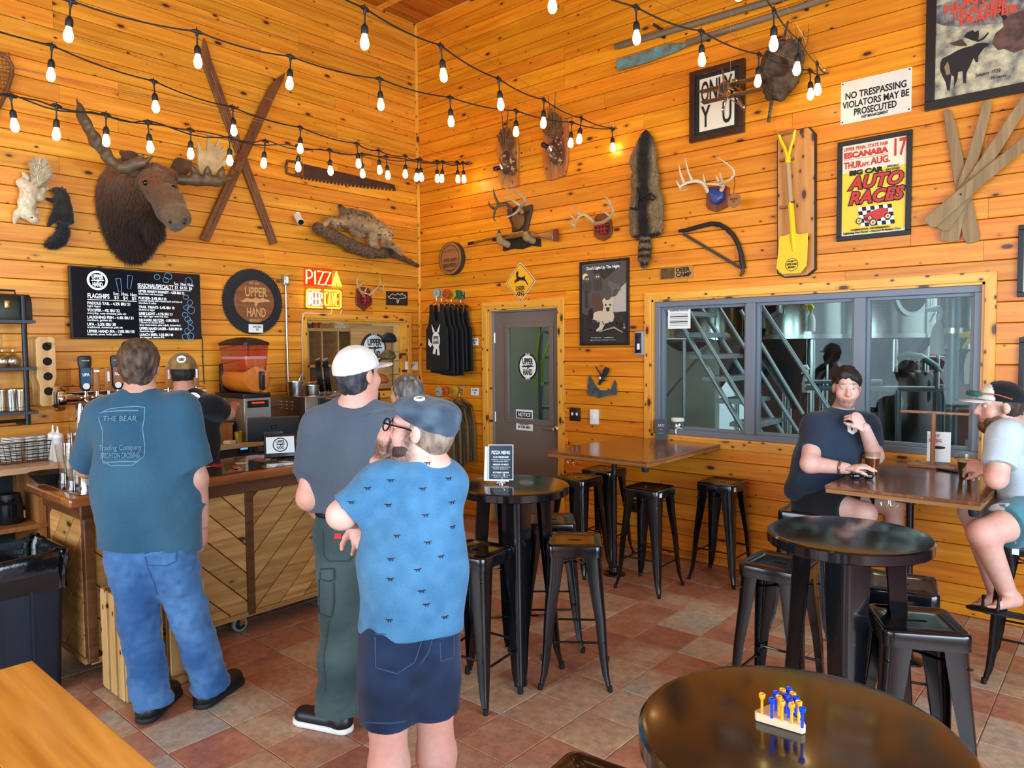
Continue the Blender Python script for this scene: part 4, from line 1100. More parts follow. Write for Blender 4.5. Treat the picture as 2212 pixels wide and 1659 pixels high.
# --- crossed skis
SKI=wood('old_ski_wood',(84,48,24),(128,78,40),(50,26,12),'zy',rough=0.5,knots=0,rand=0.08)
for nm,poly,o0 in(('ski leaning to the left, tip by the top string of bulbs',[(440,81),(447,97),(454,125),(599,524),(584,529),(436,135),(435,110)],0.02),('ski leaning to the right across the other one, broad tip',[(615,157),(612,172),(600,195),(451,523),(432,516),(572,205),(583,185),(600,168)],0.05)):
 s=wall_thing('L','wooden_ski','old brown wooden '+nm,'ski',*poly[-2],group='crossed wooden skis')
 MB().prism(wl(s,poly,o0),-o0-0.012,-o0+0.01).build('ski_body',SKI,s,smooth=False,bevel=0.003,seg=1)
 a,b=(q_ for q_ in(wp(s,*((poly[2][0]+poly[5][0])/2,(poly[2][1]+poly[5][1])/2),o0),wp(s,(poly[3][0]+poly[4][0])/2,(poly[3][1]+poly[4][1])/2,o0)))
 MB().cyl(a.lerp(b,0.06)+Vector((0,-0.0135,0)),b.lerp(a,0.02)+Vector((0,-0.0135,0)),0.006,n=6).build('groove_ridge',SKI,s)
 m_=a.lerp(b,0.52);d_=(b-a).normalized()
 MB().box(m_+Vector((0,-0.017,0)),(0.065,0.012,0.09),Euler((0,math.atan2(d_.x,d_.z),0))).build('binding_plate',SKI,s,smooth=False)
# --- crosscut saw
s=wall_thing('L','crosscut_saw','long rusty one-man crosscut saw with a wooden handle','saw',735,375)
top=[(640,352),(660,355),(760,377),(840,396),(853,400),(855,413)]
teeth=[]
n=26
for i in range(n):
 t=i/n;x=852-(852-646)*t;y=412-(412-385)*t+5*math.sin(PI*t)*0.6
 teeth+=[(x,y),(x-3.4,y+1),(x-4.4,y-7.5),(x-5.4,y-7.0)]
MB().prism(wl(s,top+teeth+[(641,384)],0.012),-0.014,-0.011).build('blade',mat('rusty_steel',(74,54,46),0.6,0.5,var=0.3,vscale=10),s,smooth=False)
h=MB();hw=0.02
hp=wpath(s,[(650,352,0.015),(634,349,0.015),(621,347,0.015),(618,358,0.015),(620,374,0.015),(632,378,0.015),(650,380,0.015)])
h.tube(hp,[0.02,0.018,0.018,0.017,0.018,0.018,0.022],8,flat=0.7);h.prism(wl(s,[(640,353),(655,354),(655,383),(640,379)],0.02),-0.03,-0.004)
h.build('handle',SKI,s,angle=60)
# --- security camera
s=wall_thing('L','security_camera','small white bullet security camera on the left wall','camera',640,466)
MB().cyl((0,0,0),(0,-0.03,0),0.03,n=16).build('mount_plate',WHITE,s)
a,b=wp(s,642,467,0.05),wp(s,650,480,0.15)
MB().tube([(0,-0.02,0),a,a.lerp(b,0.15)],0.012,8).build('arm',WHITE,s)
MB().cyl(a,b,0.031,n=18).build('housing',WHITE,s);d=(b-a).normalized()
MB().cyl(b-d*0.004,b+d*0.003,0.027,n=18).build('lens_face',BLACK,s)
# --- bobcat and its log
lg=wall_thing('L','log_mount','rough barked log mounted low on the wall under the bobcat','log',780,530)
q=lambda*a:wp(lg,*a)
BARK=mat('bark',(118,94,66),0.9,bump=1.0,bscale=60,col2=(52,38,26),vscale=40,stretch=(1,1,2.5))
organic('trunk',PATH([q(686,492,0.13),q(712,505,0.14),q(760,530,0.15),q(800,545,0.16),q(838,547,0.16)],[0.05,0.058,0.058,0.06,0.05],0.02)+PATH([q(838,545,0.15),q(866,556,0.12),q(902,574,0.07)],[0.042,0.032,0.022],0.02)+PATH([q(750,535,0.1),q(785,548,0.08)],[0.04,0.03],0.02),BARK,lg,0.008,disp=lambda V,N:0.006*_vnoise(V*np.array((1,1,1)),55,3))
MB().cyl(q(842,543,0.2),q(845,546,0.225),0.034,0.03,n=14).build('cut_knot',mat('cut_wood_dark',(40,30,22),0.7,var=0.5,vscale=60),lg)
bo=wall_thing('L','bobcat','stuffed spotted bobcat creeping down the log','trophy',790,490)
q=lambda*a:wp(bo,*a)
def bob_col(V):
 c=mixc((182,148,104),(112,84,52),(V[:,2]+0.06)/0.14+0.15*_vnoise(V,30,2))
 sp=_vnoise(V,42,7)>0.45;c[sp]*=0.55;return c
prims=[C(q(757,470,0.2),q(788,478,0.22),0.092,0.085,0.05),C(q(788,478,0.22),q(818,496,0.23),0.085,0.08,0.05),C(q(818,496,0.24),q(834,506,0.28),0.07,0.056,0.04),E(q(838,508,0.30),(0.058,0.055,0.055),None,0.02),C(q(840,514,0.34),q(842,517,0.36),0.026,0.02,0.02)]
prims+=PATH([q(750,474,0.2),q(732,482,0.19),q(718,474,0.17),q(703,482,0.15),q(700,492,0.16)],[0.06,0.04,0.028,0.02,0.022],0.03)+PATH([q(830,518,0.24),q(846,530,0.2),q(866,548,0.16)],[0.042,0.032,0.026],0.03)+PATH([q(808,508,0.23),q(806,524,0.2),q(815,538,0.17)],[0.045,0.034,0.028],0.03)+PATH([q(760,490,0.16),q(776,506,0.12),q(790,506,0.12)],[0.04,0.03,0.026],0.03)
prims+=[C(q(823,494,0.29),q(820,486,0.29),0.017,0.006,0.01),C(q(846,498,0.29),q(850,490,0.29),0.017,0.006,0.01)]+PATH([q(746,462,0.19),q(740,452,0.19),q(735,446,0.19)],[0.03,0.024,0.02],0.02)
bb=organic('body',prims,FUR,bo,0.008,tint=bob_col,disp=lambda V,N:0.003*_vnoise(V,40,3))
o=obj('fur',fur_on(bb.data,14000,0.02,0.0014,bob_col,8,(-0.7,0,-0.5),0.5),FUR,bo);o['kind']='stuff'
for e_ in((832,507),(842,509)):on_surf(bb,*e_,0.008,GLASSEYE,'eye')
on_surf(bb,838,515,0.009,mat('nose_pink',(150,90,80),0.5),'nose')
MB().sph(q(735,446,0.19),0.021,10,6).build('tail_tip',mat('fur_black',(20,17,15),0.9),bo)
# --- snowshoe at the left edge
s=wall_thing('L','snowshoe','old wooden snowshoe with rawhide lacing cut by the left edge','snowshoe',0,180)
fr_pts=wpath(s,[(-40,118,0.02),(-15,114,0.02),(4,118,0.02),(18,127,0.02),(27,144,0.02),(26,160,0.02),(20,182,0.02),(10,208,0.02),(-2,232,0.02),(-20,262,0.02),(-45,300,0.02)])
MB().tube(fr_pts,0.013,8).build('frame',SKI,s)
lace=MB()
for i in range(16):
 y=122+i*8.4
 xr=22 if y<180 else 22-(y-180)*0.42
 lace.cyl(wp(s,-44,y-6,0.02),wp(s,xr,y+3,0.02),0.003,n=5)
for i in range(9):lace.cyl(wp(s,-44+i*8,112,0.022),wp(s,-28+i*6.5,225-i*5,0.022),0.003,n=5)
o=lace.build('lacing',SKI,s);o['kind']='stuff'
# --- menu screen
tv=wall_thing('L','menu_screen','wall mounted screen showing the beer menu in white','screen',293,655)
OUT=0.10
cs=wl(tv,[(155,575),(437,592),(431,733),(150,731)],OUT)
w2=(cs[1][0]-cs[0][0]+cs[2][0]-cs[3][0])/4;h2=(cs[0][1]-cs[3][1]+cs[1][1]-cs[2][1])/4
cx=sum(c[0]for c in cs)/4;cz=sum(c[1]for c in cs)/4
MB().box((cx,-OUT+0.02,cz),(2*w2,0.04,2*h2)).build('bezel',BLACK,tv,smooth=False,bevel=0.003,seg=1)
MB().box((cx,-0.03,cz),(0.3,0.06,0.25)).build('wall_bracket',BLACK,tv,smooth=False)
SCR=mat('screen_dark',(10,16,24),0.15,emit=0.25)
MB().box((cx,-OUT-0.001,cz),(2*w2-0.02,0.002,2*h2-0.02)).build('screen',SCR,tv,smooth=False)
SW=emission('screen_white',(235,242,250),1.5);SB=emission('screen_blue',(110,165,215),1.0);SN=emission('screen_navy',(14,24,40),0.6)
def st(s_,size,fx,fz,w,**k):text(s_,size,SW,tv,cx-w2+fx*2*w2,-OUT-0.004,cz+h2-fz*2*h2,width=w,align='LEFT',**k)
U=2*w2
dk=brand_disc(tv,0.072,-OUT-0.0025,SW,SN,SW,'screen_logo',x=cx-w2+0.19*U,z=cz+h2-0.185*2*h2,t=0.001,rim=0.78,small=False)
for s_ in(-1,1):
 gx,gz=cx-w2+(0.385+0.022*s_)*U,cz+h2-0.20*2*h2
 MB().tube([(gx-0.018,-OUT-0.004,gz+0.05),(gx-0.012,-OUT-0.004,gz-0.05),(gx+0.012,-OUT-0.004,gz-0.05),(gx+0.018,-OUT-0.004,gz+0.05),(gx-0.018,-OUT-0.004,gz+0.05)],0.0022,5).build('glass_icon',SB,tv,rot=(0,s_*0.12,0),loc=(0,0,0))
st('FLAGSHIPS',0.05,0.115,0.405,0.155*U,bold=0.0008)
st('5oz. 10oz. 16oz.',0.034,0.30,0.36,0.18*U);st('$3   $4   $5',0.036,0.305,0.415,0.165*U)
MB().box((cx-w2+0.295*U,-OUT-0.004,cz+h2-0.455*2*h2),(0.36*U,0.002,0.004)).build('rule',SW,tv,smooth=False)
for i,(a,b,wa,wb)in enumerate((('PADDLE TAIL - 4.2% IBU 21','light lager',0.31,0.095),('YOOPER - 4% IBU 22','everyday, easy-drinking pale ale',0.235,0.28),('LAUGHING FISH - 4.4% IBU 21','northern, golden ale',0.335,0.175),('UPA - 5.5% IBU 30','traditional, American pale ale',0.205,0.255),('UPPER HAND IPA - 7.0% IBU 55','tropical, piney India pale ale',0.345,0.25))):
 st(a,0.030,0.112-0.002*i,0.505+0.098*i,wa*U,bold=0.0006);st(b,0.022,0.112-0.002*i,0.545+0.098*i,wb*U)
st('SEASONAL/SPECIALTY',0.046,0.485,0.225,0.285*U,bold=0.0006);st('5oz. 10oz. 16oz.',0.034,0.775,0.17,0.165*U);st('$3  $4.50  $6',0.034,0.78,0.225,0.145*U)
MB().box((cx-w2+0.70*U,-OUT-0.004,cz+h2-0.262*2*h2),(0.43*U,0.002,0.004)).build('rule',SW,tv,smooth=False)
for fz,a,b,wa,wb in((0.285,'UPPER HANDY SHANDY - 4.5% IBU 12','wheat beer with lemonade',0.37,0.195),(0.385,'PORTER- 5.4% IBU 25','a smooth classic with roasted malt and hints of\nchocolate & coffee',0.22,0.35),(0.515,'TRAIL TREATS- 5.4% IBU 10','blueberry lager',0.285,0.125),(0.61,'LIME LIGHT - 4.2% IBU 21','our light lager with real lime',0.265,0.23),(0.705,'UH HARD SELTZER - 5.0% IBU 5','3 flavors to choose from:\nspicy watermelon, pina colada, lemon-lime',0.315,0.33),(0.83,'UPPER HAND LAGER - 5.0% IBU 21','American lager',0.34,0.12),(0.92,'LUNCH BEER- 3.5% IBU 40','dry-hopped, session IPA',0.265,0.195)):
 st(a,0.028,0.488,fz+0.02,wa*U,bold=0.0006);st(b,0.021,0.488,fz+(0.058 if '\n' not in b else 0.072),wb*U,line=0.9)
rnd=random.Random(4)
for fx,fz in((0.64,0.08),(0.71,0.12),(0.73,0.06),(0.90,0.12),(0.87,0.36),(0.905,0.44),(0.87,0.52),(0.91,0.55),(0.86,0.63),(0.88,0.70),(0.90,0.74),(0.905,0.83),(0.875,0.88),(0.90,0.95),(0.86,0.97)):
 r_=rnd.uniform(0.02,0.032)
 MB().tube([(r_*math.cos(a),0,r_*math.sin(a)*(0.8 if rnd.random()<0.5 else 1.1))for a in[2*PI*k/10 for k in range(10)]],0.0022,4,closed=True).build('hop_drawing',SB,tv,(cx-w2+fx*U,-OUT-0.004,cz+h2-fz*2*h2))
cp=wl(tv,[(433,722),(437,733),(438,780),(441,830)],0.01)
MB().tube([(c[0],-0.012,c[1])for c in cp],0.004,6).build('power_cord',CABLE,tv)
# --- saw blade sign
def W_r(o,cx_,cy_,rpx,out):
 a=wl(o,[(cx_-rpx,cy_),(cx_+rpx,cy_)],out);return(a[1][0]-a[0][0])/2
s=wall_thing('L','saw_blade_sign','dark circular saw blade with a round wooden brewery sign on it','sign',545,652)
R=W_r(s,545,652,66,0.015);poly=[]
for i in range(80):
 a=2*PI*i/80;poly+=[(R*math.cos(a),R*math.sin(a)),(R*0.955*math.cos(a+0.012),R*0.955*math.sin(a+0.012))]
MB().prism(poly,-0.018,-0.012).build('blade',mat('blackened_steel',(38,42,46),0.55,0.4,var=0.2,vscale=6),s,smooth=False)
R2=R*0.645
WSIGN=wood('walnut_sign',(104,62,30),(140,90,48),axes='yz',knots=0,rand=0.02);WPALE=wood('pale_inlay',(186,138,82),(206,160,104),axes='yz',knots=0,rand=0.02)
dk=MB().prism(circle(R2,64),-0.045,-0.018).build('wooden_disc',WSIGN,s,smooth=False,bevel=0.004,seg=2)
y=-0.047
text('UPPER',R2*0.60,WPALE,dk,0.01,y,R2*0.42,width=R2*1.12,bold=0.002,extrude=0.002)
text('HAND',R2*0.60,WPALE,dk,0.01,y,-R2*0.52,width=R2*0.95,bold=0.002,extrude=0.002)
MB().prism([(p[0]*R2*0.78,p[1]*R2*0.55)for p in UP_SHAPE],y-0.002,y+0.002).build('peninsula',WPALE,dk,smooth=False)
text('BREWERY',R2*0.17,WPALE,dk,0,y,-R2*0.88,width=R2*0.62,bold=0.0008);text('EST. 2014',R2*0.14,WPALE,dk,0,y,R2*0.84,width=R2*0.5,bold=0.0006)
pt=MB().prism(wl(s,[(537,700),(568,701),(568,719),(537,718)],0.02),-0.022,-0.02).build('price_tag',WHITE,s,smooth=False)
c2=wl(s,[(553,709)],0.02)[0];text('SAW SIGN\n$50',0.026,INK,s,c2[0]+0.01,-0.0235,c2[1],width=0.08,line=0.9)
# --- conduit beside it
s=wall_thing('L','electrical_conduit','steel conduit with a small outlet box running down from beside the neon sign','conduit',617,600)
a,b=wp(s,617,612,0.03),wp(s,622,845,0.03)
MB().cyl(a,(a.x,a.y,b.z),0.0105,n=12).build('pipe',STEEL,s)
MB().box((a.x,-0.025,a.z+0.03),(0.055,0.05,0.1)).build('outlet_box',STEEL,s,bevel=0.004)
MB().box((a.x,-0.052,a.z+0.03),(0.03,0.006,0.06)).build('outlet_face',WHITE,s,smooth=False)
# --- neon signs
RED=emission('neon_red_glow',(255,60,18),1.3);NEO=emission('neon_orange',(255,205,130),4.0);NEY=emission('neon_yellow',(255,220,60),4.5);NEW=emission('neon_white',(225,235,255),3.2)
s=wall_thing('L','neon_pizza_sign','glowing red and yellow PIZZA neon sign','neon sign',698,600)
def stroke(o,pts,m,r=0.007,out=0.035,name='neon_tube'):return MB().tube(wpath(o,[(p[0],p[1],out)for p in pts]),r,8).build(name,m,o)
k5=lambda X,Y:(470+X/5.027,560+Y/5.027)
MB().prism(wl(s,[k5(945,95),k5(1245,120),k5(1235,300),k5(942,282)],0.02),-0.022,-0.014).build('red_backing',RED,s,smooth=False)
stroke(s,[k5(965,265),k5(965,118),k5(1005,118),k5(1028,150),k5(1022,190),k5(1000,205),k5(968,203)],NEO)
stroke(s,[k5(1058,126),k5(1060,272)],NEO)
stroke(s,[k5(1085,130),k5(1150,136),k5(1092,272),k5(1152,278)],NEO)
stroke(s,[k5(1165,138),k5(1228,142),k5(1168,278),k5(1226,284)],NEO)
stroke(s,[k5(1245,290),k5(1290,145),k5(1340,298)],NEY,0.011);stroke(s,[k5(1262,244),k5(1322,248)],NEY,0.011);stroke(s,[k5(1275,290),k5(1294,195),k5(1315,290)],NEY,0.008)
sp_=MB()
for X,Y in((960,110),(1230,290)):p_=wp(s,*k5(X,Y),0);sp_.cyl((p_.x,0,p_.z),(p_.x,-0.02,p_.z),0.006)
sp_.build('standoff',STEEL,s)
s=wall_thing('L','neon_beer_cave_sign','glowing yellow framed BEER CAVE neon sign under the pizza one','neon sign',699,646)
MB().prism(wl(s,[k5(955,310),k5(1350,322),k5(1350,540),k5(952,532)],0.02),-0.021,-0.016).build('clear_backing',mat('amber_acrylic',(170,100,30),0.3),s,smooth=False)
stroke(s,[k5(1120,335),k5(985,328),k5(970,345),k5(970,505),k5(985,520),k5(1140,525)],NEY)
stroke(s,[k5(1160,338),k5(1325,345),k5(1338,360),k5(1338,520),k5(1325,532),k5(1195,527)],NEY)
for i,L_ in enumerate(('B','E','E','R','C','A','V','E')):
 x0_=(992+i*38)if i<4 else(1165+(i-4)*40);x1_=x0_+28;t_,b_=352+i*2,498+i;m_=(t_+b_)/2
 P_={'B':[[(x0_,b_),(x0_,t_),(x1_,t_+10),(x0_+8,m_),(x1_,m_+30),(x0_,b_)]],'E':[[(x1_,t_),(x0_,t_),(x0_,b_),(x1_,b_)],[(x0_,m_),(x1_-4,m_)]],'R':[[(x0_,b_),(x0_,t_),(x1_,t_+10),(x1_,m_-8),(x0_,m_),(x1_,b_)]],'C':[[(x1_,t_+12),(x1_-10,t_),(x0_,t_+14),(x0_,b_-14),(x1_-10,b_),(x1_,b_-12)]],'A':[[(x0_,b_),(x0_+14,t_),(x1_,b_)],[(x0_+6,m_+25),(x1_-6,m_+25)]],'V':[[(x0_,t_),(x0_+14,b_),(x1_,t_)]]}[L_]
 for st_ in P_:stroke(s,[k5(*p)for p in st_],NEW if i<4 else NEY,0.0065)
for X in(1235,1340):
 a,b=wp(s,*k5(X,535),0.01),wp(s,*k5(X-10,598),0.01);MB().tube([a,a.lerp(b,0.5)+Vector((0.012,0,0)),b],0.003,6).build('cord',WHITE,s)
a=[wp(s,*p,0.022)for p in((715,678),(690,677),(657,676),(653,690),(652,735),(654,800),(654,835))]
MB().tube(a,0.0035,6).build('cord',WHITE,s)
# --- plaid antler plaque, metal plaque, small label
def plaid(name='buffalo_plaid'):
 if name in _M:return _M[name]
 m=mat(name,(150,28,26),0.9,var=0.1);nt=m.node_tree;N=nt.nodes;Lk=nt.links
 b=N['Principled BSDF']
 for l in list(b.inputs['Base Color'].links):nt.links.remove(l)
 tc=N.new('ShaderNodeTexCoord');sp=N.new('ShaderNodeSeparateXYZ');Lk.new(tc.outputs['Object'],sp.inputs[0])
 f=[]
 for ax in(0,2):
  a=N.new('ShaderNodeMath');a.operation='MULTIPLY';a.inputs[1].default_value=30;Lk.new(sp.outputs[ax],a.inputs[0])
  c=N.new('ShaderNodeMath');c.operation='FLOORED_MODULO';c.inputs[1].default_value=1;Lk.new(a.outputs[0],c.inputs[0])
  g=N.new('ShaderNodeMath');g.operation='GREATER_THAN';g.inputs[1].default_value=0.5;Lk.new(c.outputs[0],g.inputs[0]);f.append(g)
 s_=N.new('ShaderNodeMath');s_.operation='ADD';Lk.new(f[0].outputs[0],s_.inputs[0]);Lk.new(f[1].outputs[0],s_.inputs[1])
 h_=N.new('ShaderNodeMath');h_.operation='MULTIPLY';h_.inputs[1].default_value=0.5;Lk.new(s_.outputs[0],h_.inputs[0])
 mx=N.new('ShaderNodeMix');mx.data_type='RGBA';mx.inputs[6].default_value=srgb((176,30,26))+(1,);mx.inputs[7].default_value=srgb((22,12,14))+(1,)
 Lk.new(h_.outputs[0],mx.inputs['Factor']);Lk.new(mx.outputs[2],b.inputs['Base Color']);return m
PLAQUE=wood('plaque_redwood',(98,44,22),(128,62,32),axes='zx',knots=0,rand=0.05)
def antlers(o,chains,m,r=0.014,sc=1.0):
 for side in chains:
  e=MB()
  for ch in side:
   P=wpath(o,ch);n_=len(P);k_=4
   Q_=[]
   for i in range(n_-1):
    p0,p1,p2,p3=P[max(i-1,0)],P[i],P[i+1],P[min(i+2,n_-1)]
    for j in range(k_):
     t=j/k_;Q_.append(0.5*((2*p1)+(p2-p0)*t+(2*p0-5*p1+4*p2-p3)*t*t+(3*p1-p0-3*p2+p3)*t**3))
   Q_.append(P[-1]);L_=len(Q_)
   r0=r*(1.0 if ch is side[0]else 0.75)
   e.tube(Q_,[r0*(1-0.85*(i/(L_-1))**1.5)for i in range(L_)],8)
  e.build('antler',m,o)
s=wall_thing('L','antler_mount','small antler plaque with a plaid cap beside the neon signs','trophy',788,645)
MB().prism(wl(s,[k5(*p)for p in((1515,320),(1560,300),(1620,305),(1650,320),(1680,450),(1672,500),(1640,520),(1595,560),(1550,525),(1510,500),(1505,440))],0.02),-0.022,0).build('plaque',PLAQUE,s,smooth=False,bevel=0.004,seg=2)
MB().sph(wp(s,*k5(1605,440),0.05),0.052,16,10,(1,0.8,1.05)).build('plaid_cap',plaid(),s)
antlers(s,[[[k5(1590,400)+(0.07,),k5(1545,330)+(0.12,),k5(1515,250)+(0.16,),k5(1540,195)+(0.18,),k5(1580,165)+(0.18,)],[k5(1525,290)+(0.14,),k5(1570,270)+(0.16,),k5(1632,233)+(0.18,)],[k5(1560,350)+(0.11,),k5(1620,375)+(0.2,),k5(1690,385)+(0.24,)],[k5(1600,355)+(0.14,),k5(1622,298)+(0.15,)]],
   [[k5(1645,395)+(0.07,),k5(1690,350)+(0.10,),k5(1735,308)+(0.12,),k5(1765,265)+(0.12,),k5(1762,175)+(0.12,)],[k5(1735,308)+(0.12,),k5(1790,330)+(0.12,),k5(1832,390)+(0.12,)],[k5(1795,332)+(0.12,),k5(1812,258)+(0.13,)],[k5(1690,350)+(0.1,),k5(1703,420)+(0.12,)]]],ANTLER,0.013)
s=wall_thing('L','metal_plaque','dark metal plaque with a wavy peninsula outline next to the corner','plaque',858,644)
MB().prism(wl(s,[(835,629),(881,630),(881,660),(835,659)],0.012),-0.012,0).build('plate',mat('aged_bronze',(58,54,44),0.5,0.6,var=0.3,vscale=20),s,smooth=False,bevel=0.002,seg=1)
cc=wl(s,[(858,643)],0.012)[0];wv=W_r(s,858,644,20,0.012)
MB().tube([(cc[0]+p[0]*wv,-0.014,cc[1]+p[1]*wv)for p in UP_SHAPE],0.003,5,closed=True).build('outline',WHITE,s)
s=wall_thing('L','shelf_label','white printed price label at the hatch corner','label',889,790)
MB().prism(wl(s,[(875,781),(903,783),(903,799),(875,798)],0.002),-0.002,0).build('card',WHITE,s,smooth=False)
text('UPPER HAND BREWERY LOGO\nTRUCKER HAT\n$25',0.016,INK,s,0,-0.0032,0,width=0.11)
# ================================================================== on the right wall
def rect_of(o,corners,out):
 c=wl(o,corners,out)
 return((c[0][0]+c[3][0])/2,(c[1][0]+c[2][0])/2,(c[2][1]+c[3][1])/2,(c[0][1]+c[1][1])/2)
class Panel:
 """a flat printed rectangle; fractions run right and down"""
 def __init__(s,o,x0,x1,z0,z1,y):s.o,s.x0,s.x1,s.z0,s.z1,s.y=o,x0,x1,z0,z1,y;s.n=0
 def X(s,f):return s.x0+f*(s.x1-s.x0)
 def Z(s,f):return s.z1-f*(s.z1-s.z0)
 def poly(s,pts,m,name='print'):
  s.n+=1;y=s.y-0.0004*s.n
  return MB().prism([(s.X(a),s.Z(b))for a,b in pts],y-0.0004,y).build(name,m,s.o,smooth=False)
 def disc(s,fx,fz,r,m,sz=1.0,name='print'):
  k=(s.x1-s.x0)/(s.z1-s.z0);return s.poly([(fx+r*math.cos(a),fz+r*k*sz*math.sin(a))for a in[2*PI*i/24 for i in range(24)]],m,name)
 def text(s,t,fx,fz,fw,size,m,**k):
  s.n+=1;return text(t,size*(s.z1-s.z0),m,s.o,s.X(fx),s.y-0.0004*s.n-0.001,s.Z(fz),width=fw*(s.x1-s.x0),**k)
def framed(o,corners,w,fm,bg,depth=0.022,glassy=False):
 x0,x1,z0,z1=rect_of(o,corners,depth)
 ring(MB(),x0,x1,z0,z1,w,-depth/2,depth).build('frame',fm,o,smooth=False,bevel=0.003,seg=2)
 MB().box(((x0+x1)/2,-depth*0.3,(z0+z1)/2),(x1-x0-1.6*w,depth*0.4,z1-z0-1.6*w)).build('sheet',bg,o,smooth=False)
 return Panel(o,x0+w,x1-w,z0+w,z1-w,-depth*0.5)
ML=lambda pts,m:[m(*p)for p in pts]
# --- round log-slice sign
s=wall_thing('R','log_slice_sign','round log slice sign engraved with the brewery name near the corner','sign',975,560)
c=wp(s,972,558,0.06);R=0.5*(wl(s,[(972,524)],0.06)[0][1]-wl(s,[(972,594)],0.06)[0][1])
SL=mat('engraved_wood',(150,96,50),0.55,var=0.12,vscale=5)
MB().prism([(c.x+R*(1+0.015*math.sin(5*a))*math.cos(a),c.z+R*math.sin(a))for a in[2*PI*i/48 for i in range(48)]],-0.06,0).build('slice',SL,s,smooth=False,bevel=0.004)
MB().lathe([(R*1.005,-0.002),(R*1.03,0.02),(R*1.03,0.05),(R*1.0,0.062)],40,(c.x,0,c.z),(0,-1,0),cap=False).build('bark_edge',mat('bark_dark',(60,40,26),0.9,bump=0.6,vscale=50),s)
EN=mat('burnt_engraving',(78,44,20),0.7)
MB().tube([(c.x+R*0.8*math.cos(a),-0.061,c.z+R*0.8*math.sin(a))for a in[2*PI*i/40 for i in range(40)]],0.004,5,closed=True).build('ring_groove',EN,s)
MB().tube([(c.x+p[0]*R*0.55,-0.061,c.z+0.38*R+p[1]*R*0.4)for p in UP_SHAPE[:14]],0.0025,5).build('coast_line',EN,s)
text('UPPER HAND',0.05,EN,s,c.x,-0.0612,c.z-0.02,width=R*1.15,bold=0.001);text('BREWERY',0.06,EN,s,c.x,-0.0612,c.z-0.075,width=R*1.15,bold=0.0015);text('Escanaba, MI',0.025,EN,s,c.x,-0.0612,c.z-0.125,width=R*0.6)
# --- shirts on two wall rails
SHIRT_K=mat('black_jersey',(18,19,22),0.85,var=0.2,vscale=30,bump=0.2)
KHAKI=mat('khaki_jersey',(104,84,54),0.85,var=0.15,vscale=30,bump=0.2)
HANGER=glass('clear_plastic',(240,226,206),0.2,0.08)
def hang_outline(kind,w=0.42,h=0.72):
 a=w/2
 if kind=='tank':return[(-a*0.62,0),(-a*0.40,0.0),(-a*0.36,-0.06),(-0.02,-0.17),(0.02,-0.17),(a*0.36,-0.06),(a*0.40,0.0),(a*0.62,0),(a*0.66,-0.10),(a*0.78,-0.2),(a,-0.25),(a*1.04,-0.5),(a*1.06,-h),(0,-h-0.012),(-a*1.06,-h),(-a*1.04,-0.5),(-a,-0.25),(-a*0.78,-0.2),(-a*0.66,-0.10)]
 return[(-a*0.4,0.02),(-0.05,0.0),(0.05,0.0),(a*0.4,0.02),(a*0.95,-0.07),(a*1.25,-0.25),(a*1.3,-0.62),(a*1.08,-0.62),(a*0.98,-0.3),(a,-h),(-a,-h),(-a*0.98,-0.3),(-a*1.08,-0.62),(-a*1.3,-0.62),(-a*1.25,-0.25),(-a*0.95,-0.07)]
